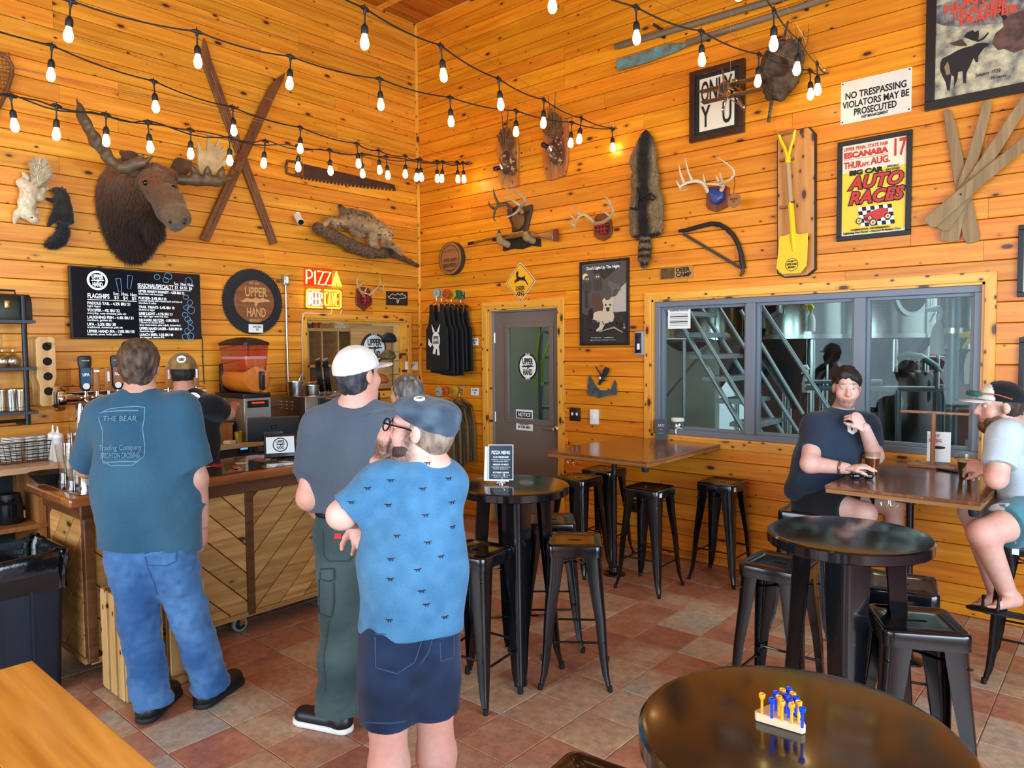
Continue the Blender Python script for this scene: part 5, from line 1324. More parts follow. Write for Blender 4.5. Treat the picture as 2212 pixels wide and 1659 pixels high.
def rail(label,tip,out,discs,n,kind,m,names,h,grp):
 T=RW(*tip,out);x,z=T.x,T.z
 r=thing('display_rail',label,'rail',(x,0,z))
 MB().cyl((0,0,0),(0,-out,0),0.009,n=10).build('rod',CHROME,r);MB().box((0,-0.006,0),(0.05,0.012,0.09)).build('wall_plate',CHROME,r,smooth=False)
 for(f,col,nm)in discs:MB().lathe([(0.012,-0.003),(0.048,-0.003),(0.048,0.003),(0.012,0.003)],20,(0,-out*f,0),(0,1,0)).build('size_disc',mat('disc_'+nm,col,0.4),r)
 for i in range(n):
  y=-out*(0.93-0.82*i/max(1,n-1));rnd_=random.Random(i*7+len(kind))
  t=thing('hanging_'+('tank_top' if kind=='tank' else 'shirt'),names[i],'shirt',(x,y,z-0.05),rnd_.uniform(-0.22,0.05),grp)
  hg=MB().tube([(0,0,0.05+0.012*math.sin(a))if False else(0.016*math.cos(a),0,0.04+0.018*math.sin(a))for a in[PI*k/8-0.3 for k in range(9)]],0.003,6)
  hg.tube([(0,0,0.02),(0,0,-0.03),(-0.08,0,-0.055),(-0.2,0,-0.11),(-0.205,0,-0.125),(-0.19,0,-0.122)],0.005,6);hg.tube([(0,0,-0.03),(0.08,0,-0.055),(0.2,0,-0.11),(0.205,0,-0.125),(0.19,0,-0.122)],0.005,6)
  hg.build('hanger',HANGER,t)
  MB().prism([(p[0],p[1]-0.06)for p in hang_outline(kind,0.36,h+rnd_.uniform(-0.05,0.02))],-0.012,0.012).build('fabric',m,t,smooth=False,bevel=0.006)
  if kind=='tank' and i==0:
   MB().prism([(p[0],p[1]-0.42)for p in circle(0.075,24,0.9,1.15)],-0.0145,-0.012).build('print_badge',WHITE,t,smooth=False)
   for q_ in([(-0.05,-0.345),(-0.075,-0.26),(-0.02,-0.33)],[(0.05,-0.345),(0.075,-0.26),(0.02,-0.33)],[(-0.10,-0.44),(-0.13,-0.40),(-0.14,-0.46),(-0.10,-0.49),(-0.07,-0.46)],[(-0.04,-0.49),(-0.06,-0.55),(-0.02,-0.56),(0,-0.5)],[(0.02,-0.5),(0.02,-0.57),(0.06,-0.57),(0.05,-0.49)]):
    MB().prism(q_,-0.0145,-0.012).build('print_badge',WHITE,t,smooth=False)
   text('UPPER\nHAND',0.05,INK,t,0,-0.0155,-0.42,width=0.10,bold=0.001,line=0.9)
  if kind=='tank' and i==3:MB().prism([(p[0]+0.02,p[1]-0.42)for p in circle(0.05,16,0.6,1.5)],-0.0145,-0.012).build('print_badge',WHITE,t,smooth=False)
rail('upper wall rail with silver, orange, yellow and green size discs',(938,633),0.42,[(0.93,(150,152,158),'silver'),(0.86,(150,152,158),'silver'),(0.62,(196,84,32),'orange'),(0.56,(196,84,32),'orange'),(0.40,(190,170,40),'yellow'),(0.22,(40,110,70),'green'),(0.16,(40,110,70),'green')],6,'tank',SHIRT_K,
     ['black tank top in front on the upper rail, white badge print','second black tank top from the front of the upper rail','third black tank top from the front of the upper rail','fourth black tank top on the upper rail, edge of a white print','fifth black tank top from the front of the upper rail','last black tank top on the upper rail, against the wall'],0.70,'black tank tops on the upper rail')
rail('lower wall rail with orange and yellow size discs',(944,846),0.36,[(0.93,(150,152,158),'silver'),(0.70,(196,84,32),'orange'),(0.62,(196,84,32),'orange'),(0.3,(190,170,40),'yellow')],4,'shirt',KHAKI,
     ['khaki shirt at the front of the lower rail','second khaki shirt on the lower rail','third khaki shirt on the lower rail','khaki shirt on the lower rail closest to the wall'],0.66,'khaki shirts on the lower rail')
for px,py,t_,lab in((1025,738,'TANK TOP\n$20','small white price card level with the hanging tank tops'),(1026,846,'TEE SHIRT\n$34','small white price card level with the lower shirt rail')):
 s=wall_thing('R','price_card',lab,'label',px,py);MB().box((0,-0.001,0),(0.11,0.002,0.075)).build('card',WHITE,s,smooth=False)
 text(t_,0.028,INK,s,0,-0.0032,0,width=0.08)
# --- deer crossing sign
s=wall_thing('R','deer_crossing_sign','yellow diamond DEER XING road sign above the grey door','sign',1124.5,609)
w_=(wl(s,[(1157,606)],0.004)[0][0]-wl(s,[(1092,612)],0.004)[0][0])/2;h_=(wl(s,[(1124,566)],0.004)[0][1]-wl(s,[(1124,652)],0.004)[0][1])/2
w_=h_=(w_+h_)/2
def diamond(k,r=0.10):
 P=[]
 for i,(x,z)in enumerate(((1,0),(0,1),(-1,0),(0,-1))):
  nx_,nz_=((1,0),(0,1),(-1,0),(0,-1))[i-1];mx_,mz_=((1,0),(0,1),(-1,0),(0,-1))[(i+1)%4]
  P+=[((x*(1-r)+nx_*r)*k,(z*(1-r)+nz_*r)*k),((x*(1-r*0.3)+0.15*r*(nx_+mx_))*k,(z*(1-r*0.3)+0.15*r*(nz_+mz_))*k),((x*(1-r)+mx_*r)*k,(z*(1-r)+mz_*r)*k)]
 return P
SIGNY=mat('sign_yellow',(236,172,40),0.4)
MB().prism(diamond(h_),-0.003,0).build('plate',WHITE,s,smooth=False);MB().prism(diamond(h_*0.965),-0.0036,-0.0025).build('border',INK,s,smooth=False);MB().prism(diamond(h_*0.92),-0.0042,-0.003).build('field',SIGNY,s,smooth=False)
DEER=[(-0.26,0.44),(-0.20,0.46),(-0.24,0.60),(-0.20,0.50),(-0.17,0.46),(-0.13,0.56),(-0.14,0.44),(-0.10,0.38),(-0.16,0.34),(-0.12,0.22),(0.06,0.16),(0.24,0.20),(0.34,0.26),(0.30,0.14),(0.34,0.04),(0.48,-0.16),(0.53,-0.26),(0.49,-0.26),(0.30,-0.02),(0.16,0.0),(-0.04,0.02),(-0.14,-0.02),(-0.30,-0.06),(-0.36,-0.14),(-0.38,-0.06),(-0.30,0.0),(-0.22,0.04),(-0.34,0.0),(-0.40,-0.04),(-0.38,0.03),(-0.24,0.10),(-0.26,0.24),(-0.28,0.34)]
MB().prism([(p[0]*h_,p[1]*h_+0.06*h_)for p in DEER],-0.0052,-0.004).build('deer_figure',INK,s,smooth=False)
text('DEER',0.3*h_,INK,s,0.0,-0.0058,-0.33*h_,width=0.60*h_,bold=0.0012);text('XING',0.3*h_,INK,s,0.0,-0.0058,-0.60*h_,width=0.52*h_,bold=0.0012)
# --- framed night poster
G=lambda v,n=None:mat('print_grey_%s'%(n or v),(v,int(v*0.96),int(v*0.9)),0.45)
s=wall_thing('R','night_poster','black framed grey wildlife poster with a moon, right of the door','poster',1304,655)
P=framed(s,[(1251,567),(1358,555),(1357,745),(1252,747)],0.022,BLACK,G(78))
P.poly([(0,0.62),(0.3,0.68),(0.6,0.66),(1,0.6),(1,1),(0,1)],G(38));P.poly([(0.88,0.32),(1,0.26),(1,0.62),(0.7,0.62),(0.64,0.44),(0.78,0.42)],G(176));P.disc(0.08,0.16,0.065,mat('print_moon',(226,206,150),0.5))
P.poly([(0.25,0.08),(0.9,0.02),(0.72,0.12),(0.5,0.22),(0.42,0.16),(0.3,0.16)],G(44))
for a,b in((0.12,0.28),(0.36,0.26)):P.disc(a,b,0.10,G(60),1.35);P.disc(a,b-0.09,0.065,G(84),1.0);P.disc(a-0.02,b-0.09,0.014,mat('print_moon',(0,0,0)));P.disc(a+0.03,b-0.09,0.014,mat('print_moon',(0,0,0)))
P.poly([(0.07,0.34),(0.13,0.34),(0.14,0.56),(0.08,0.56)],G(48))
P.poly([(0.24,0.45),(0.27,0.37),(0.33,0.41),(0.38,0.37),(0.42,0.43),(0.52,0.44),(0.6,0.48),(0.58,0.6),(0.4,0.64),(0.32,0.62),(0.26,0.54)],mat('print_brown',(84,60,48),0.5))
P.poly([(0.58,0.25),(0.66,0.23),(0.72,0.26),(0.86,0.29),(0.88,0.36),(0.84,0.36),(0.78,0.34),(0.72,0.36),(0.72,0.42),(0.68,0.42),(0.66,0.33),(0.6,0.29)],G(92))
P.poly([(0.47,0.47),(0.52,0.44),(0.56,0.47),(0.66,0.46),(0.70,0.43),(0.74,0.47),(0.71,0.54),(0.70,0.60),(0.74,0.68),(0.70,0.74),(0.54,0.76),(0.46,0.84),(0.34,0.86),(0.34,0.83),(0.40,0.80),(0.42,0.74),(0.26,0.70),(0.28,0.62),(0.38,0.60),(0.48,0.60),(0.50,0.55)],mat('print_cream',(196,178,154),0.5))
P.poly([(0.55,0.56),(0.64,0.56),(0.62,0.61),(0.57,0.61)],G(36));P.disc(0.55,0.53,0.022,G(48));P.disc(0.65,0.53,0.022,G(48))
P.poly([(0.16,0.6),(0.22,0.55),(0.26,0.6),(0.24,0.72),(0.14,0.72)],G(28));rnd=random.Random(2)
for _ in range(26):P.disc(rnd.uniform(0.04,0.96),rnd.uniform(0.70,0.88),rnd.uniform(0.008,0.028),G(rnd.choice((60,110,150,28))))
P.poly([(0.42,0.855),(0.62,0.82),(0.75,0.80),(0.95,0.87),(0.93,0.88),(0.75,0.825),(0.6,0.84),(0.42,0.87)],G(140))
P.text("Don't Light Up The Night.",0.51,0.065,0.74,0.05,WHITE,bold=0.0008);P.text('PLEASE BE    CAREFUL',0.49,0.935,0.5,0.014,WHITE);P.text('Upper Peninsula of Michigan dark skies',0.5,0.965,0.58,0.012,WHITE)
# --- door entry reader, switches, outlet
s=wall_thing('R','keypad_reader','dark keypad in a clear cover beside the big window','keypad',1385,741)
MB().box((0,-0.02,0),(0.085,0.04,0.2)).build('housing',mat('keypad_grey',(150,152,158),0.4),s,bevel=0.004);MB().box((-0.005,-0.042,0.0),(0.06,0.006,0.17)).build('face',mat('keypad_navy',(20,26,48),0.3),s,bevel=0.002);MB().box((0.0,-0.046,-0.03),(0.026,0.004,0.05)).build('keys',WHITE,s,smooth=False)
s=wall_thing('R','switch_plate','bronze double switch plate right of the door handle','switch',1243,895)
MB().box((0,-0.004,0),(0.12,0.008,0.125)).build('plate',mat('bronze_plate',(70,50,36),0.35,0.6),s,bevel=0.002)
for x_ in(-0.026,0.026):MB().box((x_,-0.014,0.004),(0.012,0.02,0.024),Euler((0.4,0,0))).build('toggle',WHITE,s,bevel=0.001)
s=wall_thing('R','white_dimmer','white wall control box under the eagle cut-out','switch',1286,900)
MB().box((0,-0.014,0),(0.085,0.028,0.135)).build('box',WHITE,s,bevel=0.003);MB().box((-0.004,-0.031,0.0),(0.026,0.008,0.045)).build('rocker',WHITE,s,bevel=0.001)
s=wall_thing('R','wall_outlet','bronze outlet low on the boards behind the stools','outlet',1370,1092)
MB().box((0,-0.004,0),(0.07,0.008,0.115)).build('plate',_M['bronze_plate'],s,bevel=0.002)
for z_ in(-0.024,0.024):MB().box((0,-0.009,z_),(0.03,0.004,0.026)).build('socket',BLACK,s,bevel=0.002)
# --- eagle cut-out
s=wall_thing('R','eagle_cutout','metal eagle and pine tree cut-out on the wall','wall art',1299,825)
k7=lambda X,Y:(1250+X/10.37,770+Y/10.37)
TEAL=mat('patina_steel',(74,92,98),0.5,0.5,var=0.3,vscale=30)
MB().prism(wl(s,[k7(*p)for p in((195,800),(215,700),(190,690),(225,560),(205,545),(255,400),(300,540),(315,520),(345,630),(380,640),(400,690),(450,720),(480,760),(640,760),(660,715),(680,745),(730,740),(760,640),(780,600),(815,520),(850,640),(840,700),(860,790),(830,860),(700,865),(560,900),(440,940),(370,870),(260,890),(205,850))],0.02),-0.022,-0.018).build('landscape',TEAL,s,smooth=False)
MB().prism(wl(s,[k7(*p)for p in((430,620),(470,530),(460,480),(480,440),(460,370),(380,250),(385,190),(410,260),(480,350),(500,410),(530,360),(550,300),(600,230),(690,270),(680,320),(620,450),(540,520),(640,530),(550,560),(500,600),(480,650))],0.035),-0.038,-0.034).build('eagle',mat('eagle_navy',(26,30,44),0.45),s,smooth=False)
MB().sph(wp(s,*k7(480,480),0.036),0.013,10,6,(1,0.4,1)).build('eagle_head',WHITE,s)
MB().cyl(wp(s,*k7(470,600),0.0),wp(s,*k7(470,600),0.036),0.004,n=6).build('standoff',STEEL,s)
# --- deer-foot gun rack with rifle
k2=lambda X,Y:(1000+X/6.506,390+Y/6.506)
s=wall_thing('R','antler_gun_rack','antler plaque with two deer-foot hooks holding a rifle','trophy',1120,490)
q=lambda X,Y,o_=0.02:wp(s,*k2(X,Y),o_)
DK=wood('dark_plaque',(44,26,16),(66,40,24),axes='zx',knots=0,rand=0.03)
MB().prism(wl(s,[k2(*p)for p in((615,400),(690,390),(760,350),(880,360),(965,335),(970,420),(935,560),(905,700),(690,725),(690,640),(640,520))],0.02),-0.024,0).build('shield',DK,s,smooth=False,bevel=0.005)
MB().prism(wl(s,[k2(*p)for p in((690,520),(720,480),(780,470),(850,480),(870,540),(850,620),(785,695),(720,640))],0.035),-0.045,-0.024).build('leather_pad',mat('brown_leather',(110,68,36),0.55),s,bevel=0.008)
MB().prism(wl(s,[k2(*p)for p in((560,830),(650,820),(830,800),(1080,815),(1085,930),(960,915),(825,965),(700,955),(565,995))],0.02),-0.024,0).build('lower_plate',mat('plate_black',(20,18,18),0.5),s,smooth=False,bevel=0.004)
antlers(s,[[[k2(690,420)+(0.05,),k2(620,340)+(0.09,),k2(540,345)+(0.12,),k2(470,380)+(0.14,),k2(440,470)+(0.16,),k2(435,540)+(0.18,),k2(465,568)+(0.19,)],[k2(500,330)+(0.12,),k2(445,210)+(0.14,),k2(430,110)+(0.15,)],[k2(445,400)+(0.14,),k2(385,360)+(0.15,),k2(355,285)+(0.16,)],[k2(680,400)+(0.07,),k2(640,340)+(0.1,),k2(605,290)+(0.12,)]]],ANTLER_D,0.02)
antlers(s,[[[k2(830,450)+(0.05,),k2(800,380)+(0.12,),k2(860,320)+(0.2,),k2(875,270)+(0.24,),k2(800,200)+(0.26,),k2(690,140)+(0.28,),k2(575,95)+(0.3,)],[k2(800,350)+(0.18,),k2(700,280)+(0.24,),k2(575,230)+(0.28,)],[k2(800,390)+(0.12,),k2(720,470)+(0.2,),k2(575,528)+(0.26,)]]],ANTLER,0.02)
for a,b,c_ in(((630,900),(520,850),(505,710)),((985,845),(895,800),(870,705))):
 pa,pb,pc=q(*a,0.03),q(*b,0.10),q(*c_,0.14)
 organic('deer_foot',[C(pa,pb,0.034,0.032,0.02),C(pb,pb.lerp(pc,0.65),0.032,0.026,0.02)],mat('hide_tan',(146,118,78),0.8,var=0.2,vscale=40),s,0.007)
 organic('hoof',[C(pb.lerp(pc,0.62),pc,0.025,0.012,0.01)],mat('hoof_black',(22,19,17),0.4),s,0.006)
rf=wall_thing('R','rifle','long rifle with a brown wooden stock resting on the deer-foot rack','rifle',1105,512)
q=lambda X,Y,o_=0.075:wp(rf,*k2(X,Y),o_)
MB().cyl(q(90,885),q(860,715),0.0105,n=10).build('barrel',mat('blued_steel',(150,120,96),0.3,1.0),rf);MB().cyl(q(80,888),q(150,873),0.015,n=10).build('muzzle',BLACK,rf)
WS=wood('gun_stock',(98,56,24),(150,96,46),axes='xz',knots=0,rand=0.02,rough=0.3,coat=0.4)
MB().prism(wl(rf,[k2(*p)for p in((560,795),(850,720),(1000,715),(1030,745),(1290,690),(1285,850),(1090,800),(1010,800),(850,790),(700,815),(600,825))],0.075),-0.092,-0.058).build('stock',WS,rf,bevel=0.01,seg=3)
MB().prism(wl(rf,[k2(*p)for p in((1285,685),(1330,678),(1332,855),(1283,852))],0.075),-0.094,-0.056).build('butt_pad',mat('red_rubber',(110,48,28),0.7),rf,bevel=0.005)
MB().box(q(450,830),(0.05,0.02,0.03)).build('front_sight',BLACK,rf)
# --- plaid antler mount and blue antler mount
def antler_mount(name,label,px,py,plaque,pad,padm,chains,m,r,extra=None):
 s=wall_thing('R',name,label,'trophy',px,py)
 MB().prism(wl(s,plaque,0.02),-0.024,0).build('plaque',PLAQUE,s,smooth=False,bevel=0.005)
 MB().prism(wl(s,pad,0.06),-0.075,-0.024).build('cap_cover',padm,s,bevel=0.014,seg=3)
 antlers(s,chains,m,r)
 return s
antler_mount('antler_mount','antler plaque with red plaid cap between rifle and raccoon pelt',1300,492,[k2(*p)for p in((1840,560),(1870,500),(1960,460),(2050,490),(2080,560),(2095,720),(2060,800),(1970,850),(1890,820),(1838,770))],[k2(*p)for p in((1838,620),(1930,610),(2025,590),(2035,660),(2000,740),(1950,760),(1890,730),(1850,680))],plaid(),
 [[[k2(1850,600)+(0.06,),k2(1770,520)+(0.1,),k2(1690,480)+(0.13,),k2(1610,530)+(0.15,),k2(1575,610)+(0.17,),k2(1568,705)+(0.18,)],[k2(1650,490)+(0.14,),k2(1600,410)+(0.15,),k2(1540,340)+(0.16,)],[k2(1590,560)+(0.15,),k2(1520,500)+(0.16,),k2(1465,430)+(0.17,)],[k2(1570,640)+(0.17,),k2(1530,610)+(0.18,),k2(1488,562)+(0.18,)]],
     [[k2(1850,610)+(0.07,),k2(1960,590)+(0.16,),k2(2060,520)+(0.22,),k2(2105,440)+(0.25,),k2(2090,360)+(0.27,),k2(2020,310)+(0.29,),k2(1925,275)+(0.3,)],[k2(2085,350)+(0.27,),k2(2050,280)+(0.28,),k2(1980,210)+(0.28,)],[k2(2060,490)+(0.22,),k2(2000,450)+(0.24,),k2(1935,420)+(0.25,)]]],ANTLER,0.017)
k3=lambda X,Y:(1350+X/4.741,270+Y/4.741)
s=antler_mount('antler_mount','antler plaque with a blue leather cap and a hanging wooden tag',1548,425,[k3(*p)for p in((835,640),(1000,610),(1062,640),(1068,800),(1040,840),(935,893),(850,865),(830,820))],[k3(*p)for p in((850,690),(880,650),(930,645),(960,670),(1010,690),(1000,760),(930,820),(880,790))],mat('blue_leather',(18,62,128),0.35,coat=0.3),
 [[[k3(850,690)+(0.06,),k3(800,600)+(0.10,),k3(720,575)+(0.13,),k3(620,600)+(0.15,),k3(565,640)+(0.16,),k3(580,675)+(0.18,),k3(640,655)+(0.19,)],[k3(690,575)+(0.13,),k3(650,480)+(0.15,),k3(615,335)+(0.16,)],[k3(605,595)+(0.15,),k3(570,500)+(0.16,),k3(550,400)+(0.17,)],[k3(570,640)+(0.16,),k3(545,610)+(0.17,),k3(525,565)+(0.17,)],[k3(820,610)+(0.08,),k3(800,500)+(0.1,)]],
     [[k3(985,670)+(0.06,),k3(1000,620)+(0.10,),k3(900,605)+(0.2,),k3(810,605)+(0.28,)],[k3(960,605)+(0.14,),k3(1060,570)+(0.2,),k3(1115,510)+(0.22,),k3(1100,450)+(0.24,),k3(1020,380)+(0.26,),k3(935,328)+(0.28,)],[k3(960,580)+(0.17,),k3(930,520)+(0.18,)],[k3(1000,600)+(0.12,),k3(970,480)+(0.13,)]]],mat('antler_pale',(206,186,152),0.45,var=0.15,vscale=14),0.016)
MB().tube([wp(s,*k3(1115,500),0.2),wp(s,*k3(1125,600),0.2),wp(s,*k3(1112,710),0.2)],0.003,5).build('tag_cord',mat('red_cord',(120,30,24),0.8),s)
c=wp(s,*k3(1118,772),0.2)
MB().prism([(c.x+0.058*math.cos(PI/6+PI/3*i),c.z+0.058*math.sin(PI/6+PI/3*i))for i in range(6)],-0.204,-0.196).build('hex_tag',SL,s,smooth=False,bevel=0.002,seg=1)
text('MOST VALUED\nBUCK',0.018,EN,s,c.x,-0.205,c.z,width=0.06)
# --- raccoon pelt with a trap
s=wall_thing('R','raccoon_pelt','raccoon pelt with ringed tail hanging head up','pelt',1394,430)
q=lambda X,Y,o_=0.055:wp(s,*k3(X,Y),o_)
def rac(V):
 cx_=q(210,700).x;d_=np.abs(V[:,0]-cx_+0.02*_vnoise(V,9,2))
 c=mixc((34,27,22),(142,116,80),(d_-0.03)/0.05)
 z1_=q(200,1110).z;t_=V[:,2]<z1_
 ring_=np.sin((V[:,2]-z1_)/(q(200,1110).z-q(200,1440).z)*2*PI*4.6)>-0.1
 c[t_&ring_]=(128,104,74);c[t_&~ring_]=(22,18,16);return c
prims=[C(q(213,90,0.05),q(212,150,0.05),0.026,0.048,0.03),F(q(212,170),q(195,300),0.05,0.09,(0,1,0),0.4,0.04),F(q(195,300),q(205,560),0.10,0.105,(0,1,0),0.33,0.04),F(q(205,560),q(215,850),0.115,0.13,(0,1,0),0.3,0.04),F(q(150,830),q(115,1070),0.075,0.06,(0,1,0),0.4,0.04),F(q(290,800),q(320,1050),0.08,0.06,(0,1,0),0.4,0.04),F(q(215,900),q(205,1100),0.07,0.04,(0,1,0),0.5,0.04),C(q(95,330),q(70,410),0.025,0.014,0.02)]+PATH([q(205,1090),q(205,1250),q(198,1350),q(192,1430)],[0.04,0.046,0.044,0.022],0.02)
rb=organic('hide',prims,FUR,s,0.009,tint=rac,disp=lambda V,N:0.004*_vnoise(V,40,3))
o=obj('fur',fur_on(rb.data,20000,0.028,0.0015,rac,3,(0,-0.1,-1),0.45),FUR,s);o['kind']='stuff'
MB().sph(q(215,72,0.06),0.018,10,6).build('nose',GLASSEYE,s)
for X in(170,255):MB().sph(q(X,175,0.06),0.02,10,6,(1,0.4,1.3)).build('ear',mat('ear_tan',(120,96,66),0.9),s)
tr=wall_thing('R','steel_trap','old rusty steel leg trap with chain on the raccoon pelt','trap',1385,430)
q=lambda X,Y,o_=0.115:wp(tr,*k3(X,Y),o_)
IRON=mat('old_iron',(52,44,38),0.6,0.6,var=0.3,vscale=30)
MB().tube([q(125,640),q(140,740),q(120,850)],[0.012,0.014,0.01],6,flat=0.5).build('spring',IRON,tr);MB().tube([q(60,850),q(130,870),q(130,830)],0.01,6).build('base_bar',IRON,tr)
MB().tube([q(160,750),q(200,720),q(260,700),q(310,740),q(290,770),q(230,745),q(175,770)],0.008,6).build('jaws',IRON,tr);MB().tube([q(150,780),q(175,840)],0.005,6).build('pan_post',IRON,tr)
for i in range(10):
 a,b=q(205,430+i*26,0.11),q(210,452+i*26,0.11);c=(a+b)/2
 MB().tube([c+Vector(((0.006*math.cos(t_))*(1 if i%2 else 0.3),0.006*math.cos(t_)*(0.3 if i%2 else 1),0.013*math.sin(t_)))for t_ in[2*PI*k/8 for k in range(8)]],0.0018,4,closed=True).build('chain_link',IRON,tr)
# --- bow saw and deer camp sign
s=wall_thing('R','bow_saw','black tube framed bow saw with a straight blade','saw',1540,520)
fp=[k3(*p)for p in((550,1085),(620,1080),(760,1040),(880,1010),(960,1015),(1040,1060),(1110,1130),(1160,1220),(1190,1320),(1200,1400),(1215,1470))]
MB().tube([wp(s,*p,0.03)for p in fp],[0.011,0.017,0.018,0.018,0.018,0.018,0.018,0.018,0.018,0.022,0.02],10).build('tube_frame',mat('saw_black',(28,28,30),0.5),s)
a,b=wp(s,*k3(600,1100),0.03),wp(s,*k3(1190,1450),0.03);d_=(b-a);n_=Vector((-d_.z,0,d_.x)).normalized()
bl=[(a.x,a.z),(b.x,b.z)];tt=34
for i in range(tt,-1,-1):
 f=i/tt;p=a.lerp(b,f)-n_*0.018;bl.append((p.x,p.z));
 if i>0:p=a.lerp(b,f-0.5/tt)-n_*0.026;bl.append((p.x,p.z))
MB().prism(bl,-0.032,-0.030).build('blade',mat('dull_blade',(70,64,56),0.5,0.7),s,smooth=False)
MB().tube([wp(s,*k3(1190,1440),0.03),wp(s,*k3(1210,1500),0.03),wp(s,*k3(1180,1550),0.03)],[0.02,0.016,0.01],8).build('lever',mat('saw_rust',(96,46,24),0.6),s)
s=wall_thing('R','deer_camp_sign','small wooden DEER CAMP sign above the big window','sign',1460,589)
x0_,x1_,z0_,z1_=rect_of(s,[k3(358,1468),k3(692,1435),k3(690,1562),k3(358,1588)],0.012)
MB().box(((x0_+x1_)/2,-0.006,(z0_+z1_)/2),(x1_-x0_,0.012,z1_-z0_)).build('board',mat('sign_wood',(176,128,66),0.5,var=0.15,vscale=8),s,smooth=False)
P=Panel(s,x0_,x1_,z0_,z1_,-0.012);P.poly([(0.02,0.05),(0.46,0.05),(0.46,0.95),(0.02,0.95)],mat('photo_brown',(92,64,30),0.5,var=0.5,vscale=40))
P.text('DEER',0.71,0.30,0.42,0.5,INK,bold=0.0016);P.text('CAMP',0.73,0.72,0.46,0.5,INK,bold=0.0016)
# --- pheasants on boards
k1=lambda X,Y:(1040+X/6.9125,190+Y/6.9125)
FEA=mat('tail_feather',(124,84,46),0.8,col2=(70,44,24),vscale=40,bump=0.2)
BOARD=wood('rough_board',(150,86,36),(190,120,58),(60,30,12),'zx',knots=0.6,rand=0.05,bump=0.5)
def pheasant(label,px,py,board,fan,tails,body,neck,head,beak,ring_p,legs):
 b=wall_thing('R','pheasant_board',label.replace('pheasant mount','rough wooden board behind the pheasant'),'board',px,py)
 MB().prism(wl(b,[k1(*p)for p in board],0.03),-0.034,0).build('plank',BOARD,b,smooth=False,bevel=0.006)
 s=wall_thing('R','pheasant',label,'trophy',px,py)
 q=lambda X,Y,o_=0.09:wp(s,*k1(X,Y),o_)
 base,tips=fan
 n=len(tips)
 for i,t_ in enumerate(tips):
  a,c_=q(*base,0.09),q(*t_,0.06+0.012*(i%2));d_=c_-a;w=Vector((d_.z,0,-d_.x)).normalized()*0.014
  P_=[a-w*0.4,a.lerp(c_,0.6)-w,a.lerp(c_,0.93)-w*0.8,c_,a.lerp(c_,0.93)+w*0.8,a.lerp(c_,0.6)+w,a+w*0.4]
  m=MB();m.prism([(v.x,v.z)for v in P_],(a.y+c_.y)/2-0.002-0.0006*i,(a.y+c_.y)/2+0.002-0.0006*i);m.build('tail_feather',FEA,s,smooth=False)
 for t_ in tails:MB().tube([q(*base,0.085),q(*((base[0]*0.4+t_[0]*0.6),(base[1]*0.4+t_[1]*0.6)),0.095),q(*t_,0.08)],[0.008,0.007,0.002],6).build('long_feather',FEA,s)
 def col(V):
  c=mixc((98,66,40),(70,28,20),0.5+0.8*_vnoise(V,20,3));sp=_vnoise(V,60,5)>0.4;c[sp]=(176,140,84);return c
 organic('body',[E(q(*body[0],0.09),(0.055,0.05,0.085),None,0.03),E(q(*body[1],0.085),(0.06,0.05,0.08),None,0.03),C(q(*body[1],0.09),q(*neck,0.11),0.035,0.022,0.03),F(q(body[1][0]+85,body[1][1]-60,0.07),q(body[1][0]+85,body[1][1]+100,0.06),0.04,0.025,(0,1,0),0.5,0.02)],FUR,s,0.007,tint=col,disp=lambda V,N:0.003*_vnoise(V,50,3))
 organic('head',[C(q(*neck,0.11),q(*head,0.13),0.021,0.021,0.01),E(q(*head,0.13),(0.024,0.022,0.022),None,0.01)],mat('pheasant_navy',(16,22,40),0.3),s,0.005)
 MB().cyl(q(*head,0.13),q(*beak,0.14),0.011,0.002,8).build('beak',mat('beak_horn',(180,150,100),0.4),s)
 MB().sph(q(head[0]+10,head[1]+6,0.152),0.012,10,6,(1,0.4,1)).build('wattle',mat('wattle_red',(130,26,22),0.6),s)
 MB().tube([q(ring_p[0]-20,ring_p[1]-35,0.13),q(ring_p[0],ring_p[1],0.14),q(ring_p[0]+10,ring_p[1]+30,0.13)],0.011,8).build('neck_ring',WHITE,s)
 for a,c_ in legs:MB().tube([q(*a,0.07),q(*((a[0]+c_[0])/2+12,(a[1]+c_[1])/2),0.08),q(*c_,0.05)],[0.009,0.006,0.004],6).build('leg',mat('leg_grey',(120,104,84),0.7),s)
pheasant('pheasant mount lower and closer to the corner',1096,320,((220,900),(250,780),(330,740),(500,770),(530,760),(545,900),(535,1470),(440,1490),(300,1500),(250,1380),(260,1100),(225,1000)),((350,1010),[(250,700),(275,660),(300,620),(325,600),(350,590),(372,580),(395,590),(415,620),(440,600),(462,650),(480,720),(485,800)]),[(300,310),(405,260),(388,400)],((370,1060),(375,1170)),(300,1180),(205,1210),(195,1295),(300,1180),[((330,1270),(320,1440)),((390,1290),(430,1400))])
pheasant('pheasant mount higher up with a lighter fanned tail',1195,300,((920,800),(960,500),(1050,420),(1220,440),(1270,480),(1290,800),(1280,1120),(1240,1300),(1100,1360),(990,1385),(930,1200),(915,1000)),((1070,760),[(925,640),(930,560),(955,500),(985,450),(1015,400),(1045,370),(1080,350),(1115,360),(1150,380),(1180,430),(1205,500),(1220,580),(1228,660)]),[(995,115),(1105,62),(980,290),(1040,330)],((1120,850),(1090,1010)),(1010,900),(925,850),(882,872),(1035,915),[((1050,1120),(1030,1330)),((1150,1130),(1180,1290))])
